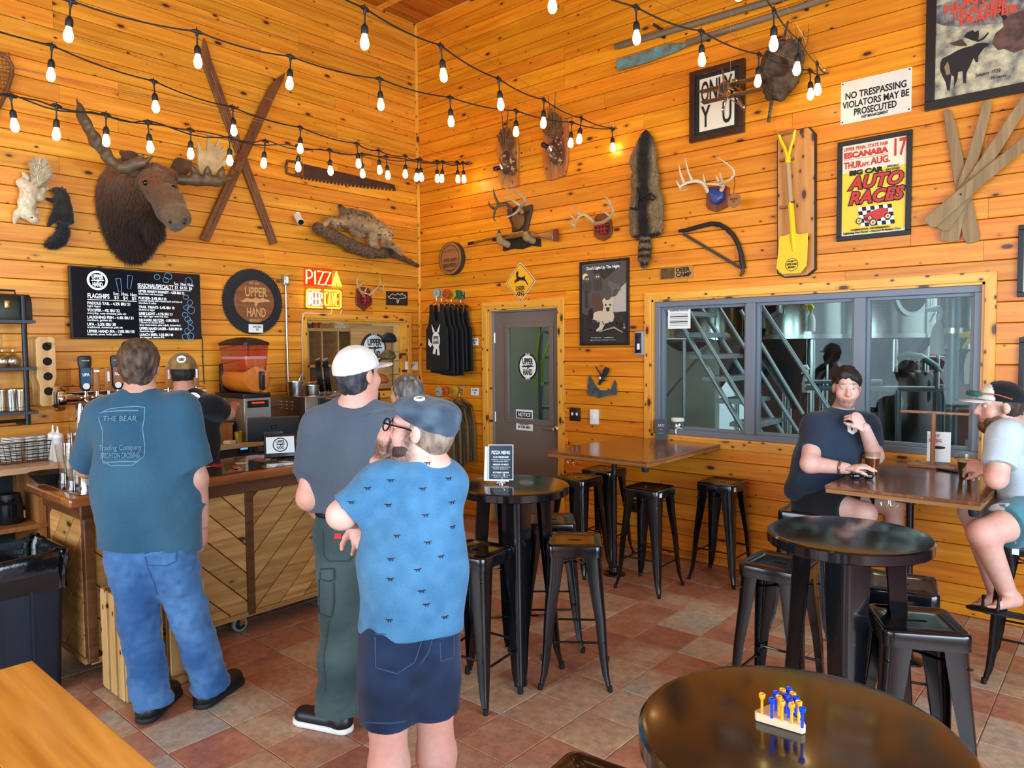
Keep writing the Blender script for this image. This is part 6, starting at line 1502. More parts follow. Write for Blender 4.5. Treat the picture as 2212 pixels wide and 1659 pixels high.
# --- poster ONLY YOU (its cartoon figure is left out), biplane, nest
WALNUT=mat('dark_walnut_frame',(58,32,20),0.35,var=0.2,vscale=8,coat=0.3)
s=wall_thing('R','only_you_poster','dark walnut framed ONLY YOU lettered poster behind the model plane','poster',1547,218)
P=framed(s,[(1488,157),(1606,124),(1607,284),(1489,309)],0.045,WALNUT,mat('mat_black',(18,20,26),0.6),0.035)
P.poly([(0.1,0.06),(0.9,0.06),(0.9,0.94),(0.1,0.94)],mat('poster_cream',(224,212,186),0.5))
for t_,fx,fz,fw in(('O',0.23,0.31,0.18),('N',0.43,0.30,0.18),('L',0.60,0.30,0.13),('Y',0.76,0.30,0.20),('Y',0.25,0.72,0.22),('U',0.74,0.72,0.20)):P.text(t_,fx,fz,fw,0.50,mat('poster_ink',(18,20,28),0.5),bold=0.004)
bp=thing('model_biplane','polished metal model biplane hung on a thread before the ONLY YOU poster','model plane',RW(1575,195,0.42),0)
L0=bp.location.copy();q=lambda px,py,o_=0.42:RW(px,py,o_)-L0
NICK=mat('polished_nickel',(200,196,188),0.15,1.0);WING=mat('pierced_wing',(110,84,52),0.5,0.5,var=0.4,vscale=40)
k6=lambda X,Y:(1480+X/7.373,110+Y/7.373)
MB().cyl(q(*k6(610,590),0.50),q(*k6(690,620),0.44),0.046,0.046,20).build('engine_cowl',NICK,bp)
MB().tube([q(*k6(690,620),0.44),q(*k6(800,650),0.34),q(*k6(880,640),0.20)],[0.04,0.034,0.014],12).build('fuselage',NICK,bp)
MB().cyl(q(*k6(612,590),0.512),q(*k6(612,590),0.505),0.03,n=16).build('engine_face',IRON,bp)
for a,c_,z_ in(((230,660),(1240,410),0),((270,830),(1230,600),0)):
 A_,B_=q(*k6(*a),0.44),q(*k6(*c_),0.40);d_=(B_-A_).normalized()
 MB().box((A_+B_)/2,((B_-A_).length,0.075,0.006),Vector((1,0,0)).rotation_difference(d_).to_matrix()).build('wing',WING,bp,bevel=0.002)
MB().tube([q(*k6(585,270),0.51),q(*k6(612,400),0.52),q(*k6(612,590),0.525),q(*k6(640,780),0.52),q(*k6(620,940),0.51)],[0.004,0.016,0.008,0.016,0.004],6,flat=0.4).build('propeller',NICK,bp)
MB().box(q(*k6(800,560),0.28),(0.05,0.06,0.10),Euler((0.3,0.3,0))).build('cockpit',NICK,bp,bevel=0.01)
MB().tube([q(*k6(830,700),0.40),q(*k6(880,800),0.42),q(*k6(940,920),0.42)],[0.02,0.024,0.016],10,flat=0.5).build('tail_fin',NICK,bp)
for X,Y in((600,940),(940,900)):MB().lathe([(0.006,-0.006),(0.022,-0.005),(0.022,0.005),(0.006,0.006)],14,q(*k6(X,Y),0.42),(1,0.4,0)).build('wheel',NICK,bp)
MB().tube([q(*k6(680,740),0.44),q(*k6(620,930),0.43)],0.004,6).build('strut',NICK,bp);MB().tube([q(*k6(700,760),0.44),q(*k6(920,890),0.43)],0.004,6).build('strut',NICK,bp)
for X,Y,X2,Y2 in((360,640,360,800),(1110,450,1115,620)):MB().cyl(q(*k6(X,Y),0.43),q(*k6(X2,Y2),0.43),0.003,n=5).build('strut',NICK,bp)
MB().cyl(q(*k6(720,500),0.40),Vector((q(*k6(720,500),0.40).x,q(*k6(720,500),0.40).y,ZC-L0.z)),0.0012,n=5).build('thread',mat('thread_grey',(140,130,120),0.7),bp)
s=wall_thing('R','wasp_nest','big grey brown paper wasp nest on a stick, high on the wall','nest',1688,150)
q=lambda px,py,o_:wp(s,px,py,o_)
organic('nest_shell',[E(q(1690,140,0.14),(0.15,0.13,0.17),None,0.06),E(q(1680,178,0.13),(0.11,0.10,0.13),None,0.06),SUB(E(q(1676,142,0.27),(0.085,0.09,0.065),ROT(0,25,0),0.02))],mat('nest_paper',(98,76,54),0.9,col2=(46,34,24),vscale=14,bump=1.0,bscale=50),s,0.009,disp=lambda V,N:0.014*_vnoise(V,22,3)+0.006*_vnoise(V,60,4))
MB().tube([q(1660,264,0.06),q(1666,225,0.1),q(1678,150,0.12),q(1692,90,0.1),q(1702,46,0.06)],[0.012,0.014,0.014,0.012,0.008],8).build('stick',BARK,s)
tw=MB();rnd=random.Random(9)
for i in range(10):
 x_=1690+i*5;tw.tube([q(x_,112,0.12),q(x_+rnd.uniform(0,14),88,0.12),q(x_+rnd.uniform(-4,34),rnd.uniform(48,72),0.1)],[0.004,0.003,0.0015],5)
o=tw.build('twigs',BARK,s);o['kind']='stuff'
# --- paddle and pole at the top
GREYW=wood('weathered_grey_wood',(92,76,56),(132,112,84),(50,40,28),'xz',knots=0,rand=0.03,rough=0.8)
k4=lambda X,Y:(1300+X/2.9625,Y/2.9625)
s=wall_thing('R','canoe_paddle','weathered paddle with flaking turquoise paint on its blade','paddle',1450,105)
bl=[k4(*p)for p in((95,395),(110,380),(300,320),(430,280),(520,275),(560,268),(570,282),(480,330),(300,400),(105,455))]
lp=wl(s,bl,0.03);MB().prism(lp,-0.045,-0.022).build('blade',mat('flaked_turquoise',(96,150,146),0.8,col2=(96,74,50),vscale=12,bump=0.5),s,smooth=False,bevel=0.006)
a,b=wp(s,*k4(545,275),0.033),wp(s,*k4(1000,130),0.033);e=b+(b-a)*1.3
MB().tube([a,b,e],[0.026,0.022,0.022],10).build('shaft',GREYW,s)
for f in(0.3,1.6):p=a.lerp(b,f);MB().box((p.x,-0.016,p.z),(0.02,0.032,0.06)).build('bracket',IRON,s,smooth=False)
s=wall_thing('R','wooden_pole','weathered grey pole above the paddle','pole',1450,65)
a,b=wp(s,*k4(85,300),0.04),wp(s,*k4(900,60),0.04);e=b+(b-a)*0.9
MB().tube([a,a.lerp(b,0.08),b,e],[0.022,0.025,0.026,0.026],10).build('shaft',GREYW,s)
for f in(0.4,1.5):p=a.lerp(b,f);MB().box((p.x,-0.018,p.z),(0.02,0.036,0.065)).build('bracket',IRON,s,smooth=False)
MB().cyl(wp(s,*k4(330,155),0.06),wp(s,*k4(385,190),0.03),0.012,n=8).build('peg',IRON,s)
# --- no trespassing
s=wall_thing('R','no_trespassing_sign','white NO TRESPASSING sign between the nest and the moose picture','sign',1893,205)
x0_,x1_,z0_,z1_=rect_of(s,[(1816,181),(1970,142),(1969,240),(1816,270)],0.004)
MB().box(((x0_+x1_)/2,-0.002,(z0_+z1_)/2),(x1_-x0_,0.004,z1_-z0_)).build('plate',mat('aged_white',(214,206,190),0.4,var=0.04,vscale=4),s,smooth=False,bevel=0.001,seg=1)
P=Panel(s,x0_,x1_,z0_,z1_,-0.004)
P.text('NO TRESPASSING',0.5,0.36,0.86,0.22,INK,bold=0.0015);P.text('VIOLATORS MAY BE',0.5,0.57,0.94,0.22,INK,bold=0.0015);P.text('PROSECUTED',0.5,0.77,0.60,0.22,INK,bold=0.0015);P.text('NSP MANAGEMENT',0.5,0.91,0.38,0.10,INK,bold=0.0004)
for fx in(0.03,0.97):
 for fz in(0.05,0.95):P.disc(fx,fz,0.012,IRON)
# --- hunter trader trapper picture
s=wall_thing('R','moose_picture','big black framed magazine cover of a moose in snow','picture',2100,110)
fr_c=[(2001,-18),(2330,-120),(2330,176),(1997,237)]
P=framed(s,fr_c,0.055,mat('frame_black_wood',(26,22,20),0.4),mat('snow_print',(206,192,150),0.5,col2=(86,84,84),vscale=16,detail=8),0.035)
def pf(px,py):
 v=wl(s,[(px,py)],0.02)[0];return((v[0]-P.x0)/(P.x1-P.x0),(P.z1-v[1])/(P.z1-P.z0))
kh=lambda X,Y:pf(1990+X/6.635,Y/6.635)
DKB=mat('moose_ink',(26,20,20),0.5);BRB=mat('root_brown',(88,62,52),0.5,var=0.5,vscale=20);WDK=mat('woods_ink',(64,62,66),0.5,col2=(150,140,128),vscale=26)
P.poly([kh(*p)for p in((205,90),(1000,-150),(1600,-300),(1700,100),(1160,330),(600,380),(330,370),(215,330))],WDK)
P.poly([kh(*p)for p in((1010,620),(1060,480),(1180,380),(1160,250),(1400,160),(1900,60),(1900,640),(1480,700),(1330,760),(1190,700),(1100,720))],BRB)
P.poly([kh(*p)for p in((275,900),(300,840),(420,780),(520,720),(620,680),(720,660),(800,620),(900,610),(975,625),(960,660),(900,690),(860,740),(820,800),(815,890),(780,890),(750,830),(700,940),(650,1040),(640,1190),(600,1190),(595,1020),(530,1030),(520,1130),(470,1250),(470,1100),(430,1070),(420,1180),(410,1300),(370,1290),(350,1180),(300,1080),(268,1000))],DKB)
P.poly([kh(*p)for p in((610,530),(650,470),(690,450),(740,430),(770,460),(820,430),(830,470),(820,570),(880,540),(960,460),(970,480),(900,560),(820,600),(740,580))],DKB)
P.poly([kh(*p)for p in((400,620),(500,590),(580,560),(640,620),(660,660),(560,660),(470,650))],mat('antler_ink',(70,50,34),0.5))
P.poly([kh(*p)for p in((330,960),(380,880),(400,940),(420,1060),(360,1080))],mat('rump_tan',(140,110,80),0.5))
P.poly([kh(*p)for p in((1080,110),(1130,60),(1200,150),(1230,260),(1190,300),(1120,200))],DKB)
HR=mat('masthead_red',(214,66,44),0.5)
def ptext(t_,a,b,size,m,**kk):
 fa,fb=kh(*a),kh(*b);w_=abs(fb[0]-fa[0]);P.text(t_,(fa[0]+fb[0])/2,(fa[1]+fb[1])/2,w_,size,m,**kk)
ptext('HUNTER',(320,150),(1230,-110),0.10,HR,bold=0.002);ptext('TRADER',(420,240),(1240,30),0.10,HR,bold=0.002);ptext('TRAPPER',(510,330),(1400,120),0.10,HR,bold=0.002)
ptext('January 1928',(780,1070),(1140,1020),0.05,INK);ptext('15 cents',(1000,1120),(1210,1085),0.04,INK)
# --- shovel on its board
s=wall_thing('R','shovel_plaque','oak board with black chamfered edge carrying a shovel','plaque',1724,437)
bd=[(1679,300),(1702,287),(1744,276),(1769,292),(1769,585),(1740,601),(1700,596),(1678,586)]
lp=wl(s,[(1678,303),(1694,286),(1748,273),(1762,288),(1762,582),(1745,596),(1694,600),(1678,590)],0.03)
cx_=sum(p[0]for p in lp)/8;cz_=sum(p[1]for p in lp)/8
MB().prism([(cx_+(p[0]-cx_)*1.0,cz_+(p[1]-cz_)*1.0)for p in lp],-0.03,0).build('black_edge',BLACK,s,smooth=False,bevel=0.004)
MB().prism([(cx_+(p[0]-cx_)*0.93,cz_+(p[1]-cz_)*0.985)for p in lp],-0.034,-0.028).build('oak_face',wood('oak_face',(176,112,50),(206,142,72),axes='zx',knots=0.3,rand=0.02),s,smooth=False)
for py in(345,447):v=wp(s,1700,py,0.045);MB().box((v.x,-0.05,v.z),(0.10,0.035,0.018)).build('peg_bracket',SL,s,smooth=False)
sh=wall_thing('R','yellow_shovel','bright yellow D-handled shovel hung upright on the oak board','shovel',1710,437)
q=lambda px,py,o_=0.085:wp(sh,px,py,o_)
YEL=mat('yellow_enamel',(236,190,20),0.35)
MB().tube([q(1682,287),q(1686,302),q(1696,322),q(1702,345)],0.011,8).build('yoke',YEL,sh);MB().tube([q(1717,281),q(1714,300),q(1707,322),q(1702,345)],0.011,8).build('yoke',YEL,sh)
MB().cyl(q(1681,289),q(1717,282),0.014,n=10).build('grip',SL,sh)
MB().cyl(q(1702,340),q(1702,352),0.02,n=10).build('ferrule',YEL,sh);MB().cyl(q(1702,352),q(1708,437),0.019,n=12).build('shaft',mat('ash_handle',(176,140,96),0.5),sh);MB().cyl(q(1708,436),q(1708.5,441),0.02,n=12).build('collar',CHROME,sh)
MB().tube([q(1708,440),q(1712,490),q(1714,515),q(1715,545)],[0.021,0.02,0.024,0.012],10).build('socket_tube',YEL,sh)
bl=wl(sh,[(1684,511),(1700,508),(1712,502),(1728,506),(1746,503),(1744,560),(1742,575),(1730,590),(1690,592),(1677,580),(1682,540)],0.085)
MB().prism(bl,-0.092,-0.086).build('blade',YEL,sh,bevel=0.002,seg=1)
v=wp(sh,1711,572,0.085);MB().tube([(v.x+0.045*math.cos(a),-0.0925,v.z+0.045*math.sin(a))for a in[2*PI*i/24 for i in range(24)]],0.002,4,closed=True).build('badge',INK,sh);text('UPPER HAND\nBREWERY',0.022,INK,sh,v.x,-0.093,v.z-0.008,width=0.075,bold=0.0008)
MB().prism([(v.x+p[0]*0.035,v.z+0.024+p[1]*0.02)for p in UP_SHAPE],-0.0935,-0.092).build('badge',INK,sh,smooth=False)
# --- auto races poster
s=wall_thing('R','auto_races_poster','black framed yellow and red AUTO RACES poster','poster',1888,400)
P=framed(s,[(1807,308),(1970,279),(1966,508),(1808,520)],0.032,BLACK,mat('poster_paper',(226,212,184),0.35),0.025)
YP=mat('poster_yellow',(232,196,52),0.35);RP=mat('poster_red',(192,40,36),0.4)
P.poly([(0,0.30),(1,0.30),(1,0.97),(0.04,0.97),(0,0.92)],YP)
P.text('UPPER PENN. STATE FAIR',0.37,0.045,0.70,0.055,RP,bold=0.0008);P.text('ESCANABA',0.37,0.115,0.70,0.085,RP,bold=0.003);P.text('17',0.885,0.115,0.18,0.25,RP,bold=0.004);P.poly([(0.02,0.158),(0.73,0.158),(0.73,0.161),(0.02,0.161)],INK)
P.text('THUR.',0.18,0.225,0.30,0.10,RP,bold=0.002);P.text('AFT.',0.38,0.235,0.13,0.055,RP,bold=0.001);P.text('AUG.',0.61,0.215,0.30,0.105,RP,bold=0.002);P.text('BIG CAR',0.38,0.315,0.54,0.07,INK,bold=0.003);P.text('OFFICIALLY\nSANCTIONED',0.80,0.315,0.22,0.032,INK,bold=0.0004)
for t_,fz in(('AUTO',0.435),('RACES',0.60)):
 P.text(t_,0.53,fz,0.90,0.19,INK,bold=0.010,shear=0.25);P.text(t_,0.53,fz,0.86,0.185,RP,bold=0.004,shear=0.25)
n_=8
for i in range(n_):
 for j in range(5):
  fx,fz=0.26+i*0.066+j*0.012,0.70+j*0.043
  P.poly([(fx,fz),(fx+0.066,fz),(fx+0.078,fz+0.043),(fx+0.012,fz+0.043)],INK if(i+j)%2 else WHITE,'check');P.n-=1
P.n+=1
P.poly([(0.36,0.81),(0.42,0.77),(0.62,0.73),(0.70,0.74),(0.74,0.77),(0.74,0.82),(0.56,0.86),(0.44,0.87),(0.38,0.86)],RP)
for fx,fz,r in((0.29,0.85,0.055),(0.51,0.88,0.06),(0.74,0.83,0.055),(0.46,0.83,0.04)):P.disc(fx,fz,r,INK);P.disc(fx,fz,r*0.72,mat('wheel_cream',(220,200,140),0.5));P.disc(fx,fz,r*0.3,RP)
P.text('85',0.40,0.835,0.07,0.04,INK);P.text('COMPETITIVE - PROFESSIONAL',0.47,0.945,0.62,0.026,INK,bold=0.0006);P.text('Lightning Fast Races - Newest & Fastest Cars',0.49,0.975,0.9,0.028,INK,bold=0.0006)
# --- old ski staves
k8=lambda X,Y:(1652+X/2.9625,Y/2.9625)
STAVE=wood('driftwood_stave',(122,96,62),(160,130,88),(70,50,30),'zx',knots=0,rand=0.08,rough=0.7,bump=0.4)
for i,(poly,o_,lab)in enumerate((([(1143,720),(1160,698),(1190,705),(1225,800),(1375,1500),(1370,1545),(1300,1560),(1270,1530),(1160,850)],0.02,'leaning to the right, its top just under the moose picture'),([(1400,645),(1450,645),(1452,690),(1400,900),(1240,1540),(1190,1552),(1120,1540),(1125,1490),(1290,1020)],0.035,'with a square top touching the moose picture frame'),([(1659,600),(1700,560),(1760,560),(1300,1300),(1180,1475),(1140,1480),(1090,1450),(1100,1430)],0.05,'slanting up to the right, second from the front'),([(1800,760),(1830,820),(1400,1180),(1095,1455),(1060,1455),(1018,1410),(1030,1390),(1400,1080)],0.066,'lying in front of the others and slanting most'))):
 s=wall_thing('R','wooden_stave','driftwood coloured stave '+lab,'stave',*k8(*poly[0]),group='weathered staves fanned on the wall')
 MB().prism(wl(s,[k8(*p)for p in poly],o_),-o_-0.006,-o_+0.006).build('stave_board',STAVE,s,smooth=False,bevel=0.003,seg=1)
 v=wl(s,[k8(1255,1245)],o_)[0];MB().cyl((v[0],0,v[1]),(v[0],-o_-0.009,v[1]),0.006,n=8).build('nail',IRON,s)
# --- two frames at the right edge
for i,(a,b,lab)in enumerate(((487,640,'black frame cut off at the right edge, above the other'),(735,1000,'black frame cut off at the right edge, level with the white cap'))):
 s=wall_thing('R','wall_frame',lab,'frame',2205,(a+b)/2)
 P=framed(s,[(2199,a),(2330,a-14),(2330,b-2),(2197,b)],0.03,BLACK,G(190),0.025)
 P.poly([(0.2,0.2),(0.8,0.2),(0.8,0.8),(0.2,0.8)],G(110))
# --- printed sheet on the window pane
s=wall_thing('R','window_notice','white printed notice taped inside the window, upper left pane','notice',1467,686)
x0_,x1_,z0_,z1_=rect_of(s,[(1443,665),(1491,661),(1492,709),(1443,711)],-0.078)
MB().box(((x0_+x1_)/2,0.078,(z0_+z1_)/2),(x1_-x0_,0.001,z1_-z0_)).build('sheet',WHITE,s,smooth=False)
P=Panel(s,x0_,x1_,z0_,z1_,0.077);P.text('ALARM REACTION PLAN',0.5,0.16,0.8,0.12,INK)
for fz in(0.3,0.36,0.52,0.6,0.76,0.84):P.poly([(0.1,fz),(0.9,fz),(0.9,fz+0.018),(0.1,fz+0.018)],G(120))
for fz in(0.42,0.66):P.poly([(0.1,fz),(0.9,fz),(0.9,fz+0.05),(0.1,fz+0.05)],G(60))
# ================================================================== the bar and what stands on and behind it
def clip_rect(poly,w,h):
 for ax,lim,sg in((0,0,1),(0,w,-1),(1,0,1),(1,h,-1)):
  out=[]
  for i in range(len(poly)):
   a,b=poly[i-1],poly[i];ia,ib=(a[ax]-lim)*sg>=0,(b[ax]-lim)*sg>=0
   if ia!=ib:t=(lim-a[ax])/(b[ax]-a[ax]);out.append((a[0]+t*(b[0]-a[0]),a[1]+t*(b[1]-a[1])))
   if ib:out.append(b)
  poly=out
  if not poly:return[]
 return poly
def diag_panel(parent,w,h,up,M4,m,pitch=0.125,t=0.016):
 """boards laid at 45 degrees inside a w x h rectangle; M4 places the panel (x right, -y out, z up)"""
 L_=w+h;d=pitch*math.sqrt(2)
 for i in range(-int(L_/d)-1,int(L_/d)+2):
  a=i*d+0.004;b=(i+1)*d-0.004
  P=[(a,0),(b,0),(b+h,h),(a+h,h)]if up else[(a+h,0),(b+h,0),(b,h),(a,h)]
  P=clip_rect(P,w,h)
  if len(P)<3:continue
  A_=abs(sum(P[k-1][0]*P[k][1]-P[k][0]*P[k-1][1]for k in range(len(P))))/2
  if A_<0.0008:continue
  MB().prism(P,-t,0).xf(M4).build('plank',m,parent,smooth=False,bevel=0.002,seg=1)
BARW=wood('bar_boards',(150,104,50),(196,150,86),(58,30,12),'yz',rough=0.45,rand=0.22,knots=0.8)
BARD=wood('bar_dark_frame',(72,42,20),(104,64,32),(40,20,10),'yz',rough=0.35,knots=0,rand=0.06,coat=0.3)
BX0,BX1,BY0,BY1,BZ=1.33,1.855,-4.03,-1.75,0.965
bar=thing('service_bar','rolling wooden bar counter clad in diagonal boards','bar',(1.6,-3.1,0))
bo_=bar.location.copy();tr=lambda x,y,z:Vector((x,y,z))-bo_
body=MB();body.box(tr((BX0+BX1)/2,(BY0+BY1)/2,0.545),(BX1-BX0,BY1-BY0,0.81));body.build('carcass',BARD,bar,smooth=False)
def post(x,y,w=0.05):MB().box(tr(x,y,0.54),(w,w,0.85)).build('post',BARD,bar,smooth=False,bevel=0.003,seg=1)
posts_y=(BY0+0.01,-3.115,-2.15)
for y in posts_y:post(BX1+0.003,y)
post(BX0,BY0+0.01)
MB().box(tr(BX1+0.005,(BY0+BY1)/2,0.122),(0.04,BY1-BY0,0.03)).build('bottom_rail',BARW,bar,smooth=False);MB().box(tr((BX0+BX1)/2,BY0-0.005,0.122),(BX1-BX0,0.04,0.03)).build('bottom_rail',BARW,bar,smooth=False)
MB().box(tr(BX1+0.012,(BY0+BY1)/2,0.925),(0.04,BY1-BY0+0.06,0.08)).build('apron',BARD,bar,smooth=False,bevel=0.004,seg=1);MB().box(tr((BX0+BX1)/2,BY0-0.012,0.925),(BX1-BX0+0.06,0.04,0.08)).build('apron',BARD,bar,smooth=False,bevel=0.004,seg=1)
for i in range(2):
 y0_,y1_=posts_y[i]+0.025,posts_y[i+1]-0.025
 M4=Matrix.Translation(tr(BX1,y0_,0.137))@Matrix.Rotation(PI/2,4,'Z')
 diag_panel(bar,y1_-y0_,0.745,i==1,M4,BARW)
M4=Matrix.Translation(tr(BX0+0.025,BY0,0.137));diag_panel(bar,BX1-BX0-0.05,0.745,True,M4,wood('bar_end_boards',(150,104,50),(196,150,86),(58,30,12),'xz',rough=0.45,rand=0.22,knots=0.8))
top=MB().box(tr(1.60,-2.93,0.99),(0.70,2.40,0.05)).build('bar_top',wood('bar_top_wood',(112,64,28),(150,94,46),axes='yx',knots=0,rand=0.02,rough=0.2,coat=0.8),bar,bevel=0.012,seg=3)
MB().box(tr(1.60,-2.93,1.0165),(0.58,2.28,0.004)).build('resin_inlay',mat('resin_top',(70,44,30),0.06,coat=1.0,var=0.3,vscale=4),top,smooth=False)
rnd=random.Random(3)
for i in range(34):
 x,y=1.60+rnd.uniform(-0.24,0.24),rnd.uniform(-3.55,-2.2);c_=rnd.choice(((206,190,160),(196,96,40),(180,44,36),(60,60,64),(214,206,190),(150,120,60)))
 m_=mat('coaster_%d_%d_%d'%c_,c_,0.1)
 if rnd.random()<0.5:MB().lathe([(0.04,0),(0.04,0.0015)],20,tr(x,y,1.0187)).build('inlaid_coaster',m_,top,smooth=False)
 else:MB().box(tr(x,y,1.0192),(0.05,0.09,0.0012),Euler((0,0,rnd.uniform(0,3)))).build('inlaid_card',m_,top,smooth=False)
def caster(x,y):
 c=empty('caster');c.parent=bar;c.location=tr(x,y,0)
 MB().lathe([(0.02,-0.014),(0.046,-0.014),(0.05,-0.008),(0.05,0.008),(0.046,0.014),(0.02,0.014)],24,(0,0,0.05),(1,0,0)).build('tyre',mat('caster_grey',(120,128,138),0.5),c)
 MB().lathe([(0.006,-0.016),(0.034,-0.016),(0.034,0.016),(0.006,0.016)],20,(0,0,0.05),(1,0,0)).build('hub',BLACK,c)
 f=MB();f.box((0.019,0.012,0.075),(0.004,0.035,0.06));f.box((-0.019,0.012,0.075),(0.004,0.035,0.06));f.box((0,0.015,0.104),(0.06,0.06,0.008));f.cyl((-0.022,0,0.05),(0.022,0,0.05),0.008);f.build('fork',CHROME,c)
for x,y in((1.80,-3.90),(1.80,-3.16),(1.80,-2.0),(1.4,-3.9),(1.4,-2.0)):caster(x,y)
# --- back counter along the left wall
CW=wood('counter_wood',(176,140,100),(204,170,128),axes='yx',knots=0,rand=0.02,rough=0.35)
CWD=wood('counter_wood_brown',(140,88,40),(176,120,62),axes='zy',knots=0,rand=0.05)
bc_=thing('back_counter','long wooden back counter with open shelves along the wall','counter',(0.3,-3.2,0));b0=bc_.location.copy();tb=lambda x,y,z:Vector((x,y,z))-b0
MB().box(tb(0.315,-2.85,1.0),(0.63,4.1,0.04)).build('counter_top',CW,bc_,smooth=False,bevel=0.003,seg=1)
for y in(-4.88,-3.86,-3.5):MB().box(tb(0.30,y,0.49),(0.56,0.04,0.98)).build('divider',CWD,bc_,smooth=False)
MB().box(tb(0.30,-4.1,0.62),(0.58,1.56,0.03)).build('shelf',CWD,bc_,smooth=False);MB().box(tb(0.30,-4.1,0.06),(0.58,1.56,0.03)).build('shelf',CWD,bc_,smooth=False)
MB().box(tb(0.02,-4.1,0.5),(0.02,1.56,0.95)).build('back_board',mat('shelf_back_dark',(28,40,40),0.8),bc_,smooth=False)
fr_=thing('undercounter_cooler','black undercounter cooler with a small blue display','cooler',(0.33,-2.5,0))
MB().box((0,0,0.49),(0.56,1.85,0.97)).build('body',mat('cooler_black',(14,15,18),0.35),fr_,bevel=0.006)
for k in range(3):
 d_=MB().box((0.29,-0.6+0.6*k,0.43),(0.02,0.58,0.78)).build('door',mat('cooler_black',(0,0,0)),fr_,bevel=0.004);MB().cyl((0.315,-0.82+0.6*k,0.3),(0.315,-0.82+0.6*k,0.65),0.008,n=8).build('handle',STEEL,d_)
p_=LW(527,970,0.62);MB().box((0.286,p_.y+2.5,p_.z),(0.012,0.10,0.07)).build('controller',mat('controller_black',(26,28,32),0.3),fr_,smooth=False);MB().box((0.293,p_.y+2.5,p_.z+0.012),(0.004,0.06,0.03)).build('display',emission('display_blue',(60,150,255),2.0),fr_,smooth=False)
g_=MB()
for i in range(8):
 for j in range(2):g_.cyl((0.286,p_.y+2.6+i*0.045,p_.z-0.02+j*0.04),(0.295,p_.y+2.6+i*0.045,p_.z-0.02+j*0.04),0.016,n=8)
o=g_.build('vent_holes',mat('vent_grey',(52,56,62),0.4),fr_)
# --- wall shelf with pipes
ws=thing('pipe_shelf','black pipe shelf unit at the left edge with three grey shelves','shelf',(0,-3.75,1.2));w0=ws.location.copy()
OUTS=0.22
for nm,py,x1 in(('shelf_board',692,75),('shelf_board',793,78),('shelf_board',887,82)):
 P_=LW(x1,py,OUTS+0.03);MB().box(Vector(((OUTS+0.05)/2,P_.y-0.55,P_.z-0.01))-w0,(OUTS+0.05,1.1,0.02)).build(nm,mat('grey_shelf',(62,66,70),0.6),ws,smooth=False)
a,b=LW(52,640,OUTS),LW(58,917,OUTS);x_=OUTS;yv=(a.y+b.y)/2
PIPE=mat('black_iron_pipe',(18,22,30),0.4,0.3)
pp=MB().tube([(0.0,yv,a.z),(x_,yv,a.z),(x_,yv,b.z),(0.0,yv,b.z)],0.017,10);pp.xf(Matrix.Translation(-w0));pp.build('pipe',PIPE,ws)
pp=MB().tube([(0.0,yv-0.9,a.z),(x_,yv-0.9,a.z),(x_,yv-0.9,b.z),(0.0,yv-0.9,b.z)],0.017,10);pp.xf(Matrix.Translation(-w0));pp.build('pipe',PIPE,ws)
pp=MB().cyl((x_,yv,b.z+0.03),(x_,yv-0.9,b.z+0.03),0.012,n=8);pp.xf(Matrix.Translation(-w0));pp.build('tie_rod',PIPE,ws)
z1s,z2s,z3s=(LW(x1,py,OUTS+0.03).z for py,x1 in((692,75),(793,78),(887,82)))
lb=thing('lunch_box','old dark green domed metal lunch box on the top shelf','lunch box',(0.13,LW(16,660,0.14).y,z1s+0.001))
MB().loft([[(-0.075,s_*0.13,0)for s_ in()]]if False else[[(x,y,z)for(x,z)in((-0.075,0.0),(0.075,0.0),(0.075,0.11),(0.06,0.155),(0.03,0.18),(-0.03,0.18),(-0.06,0.155),(-0.075,0.11))]for y in(-0.15,0.13)]).build('shell',mat('old_green_enamel',(44,46,38),0.45,0.3,var=0.2,vscale=12),lb,bevel=0.006)
MB().box((0.079,-0.02,0.105),(0.01,0.03,0.05)).build('latch',mat('brass_latch',(190,150,80),0.3,1.0),lb,bevel=0.002);MB().tube([(0,-0.05,0.18),(0,-0.05,0.205),(0,0.05,0.205),(0,0.05,0.18)],0.007,8).build('handle',BLACK,lb)
CLEAR=glass('clear_glassware',(250,250,246),0.10,0.02)
snif=MB().lathe([(0.032,0.0),(0.034,0.004),(0.004,0.012),(0.004,0.03),(0.02,0.04),(0.043,0.075),(0.046,0.10),(0.036,0.135),(0.034,0.135),(0.044,0.10),(0.04,0.075),(0.0,0.045)],20,cap=False).mesh('snifter');snif.materials.append(CLEAR)
pint=MB().lathe([(0.0,0.0),(0.03,0.0),(0.032,0.02),(0.043,0.145),(0.041,0.145),(0.030,0.022),(0.0,0.018)],20,cap=False).mesh('pint_glass');pint.materials.append(CLEAR)
for i,px in enumerate((8,22,33,2)):
 o=obj('snifter_glass',snif,None,None,(0.09+0.09*(i%2),LW(px,780,0.13).y,z2s+0.137),(PI,0,0));tag(o,'upside down stemmed glass on the middle pipe shelf','glass','stemmed glasses on the pipe shelf')
for i,px in enumerate((4,18,30,38)):
 o=obj('pint_glass',pint,None,None,(0.09+0.09*(i%2),LW(px,870,0.13).y,z3s+0.001));tag(o,'clear pint glass on the lowest pipe shelf','glass','pint glasses on the pipe shelf')
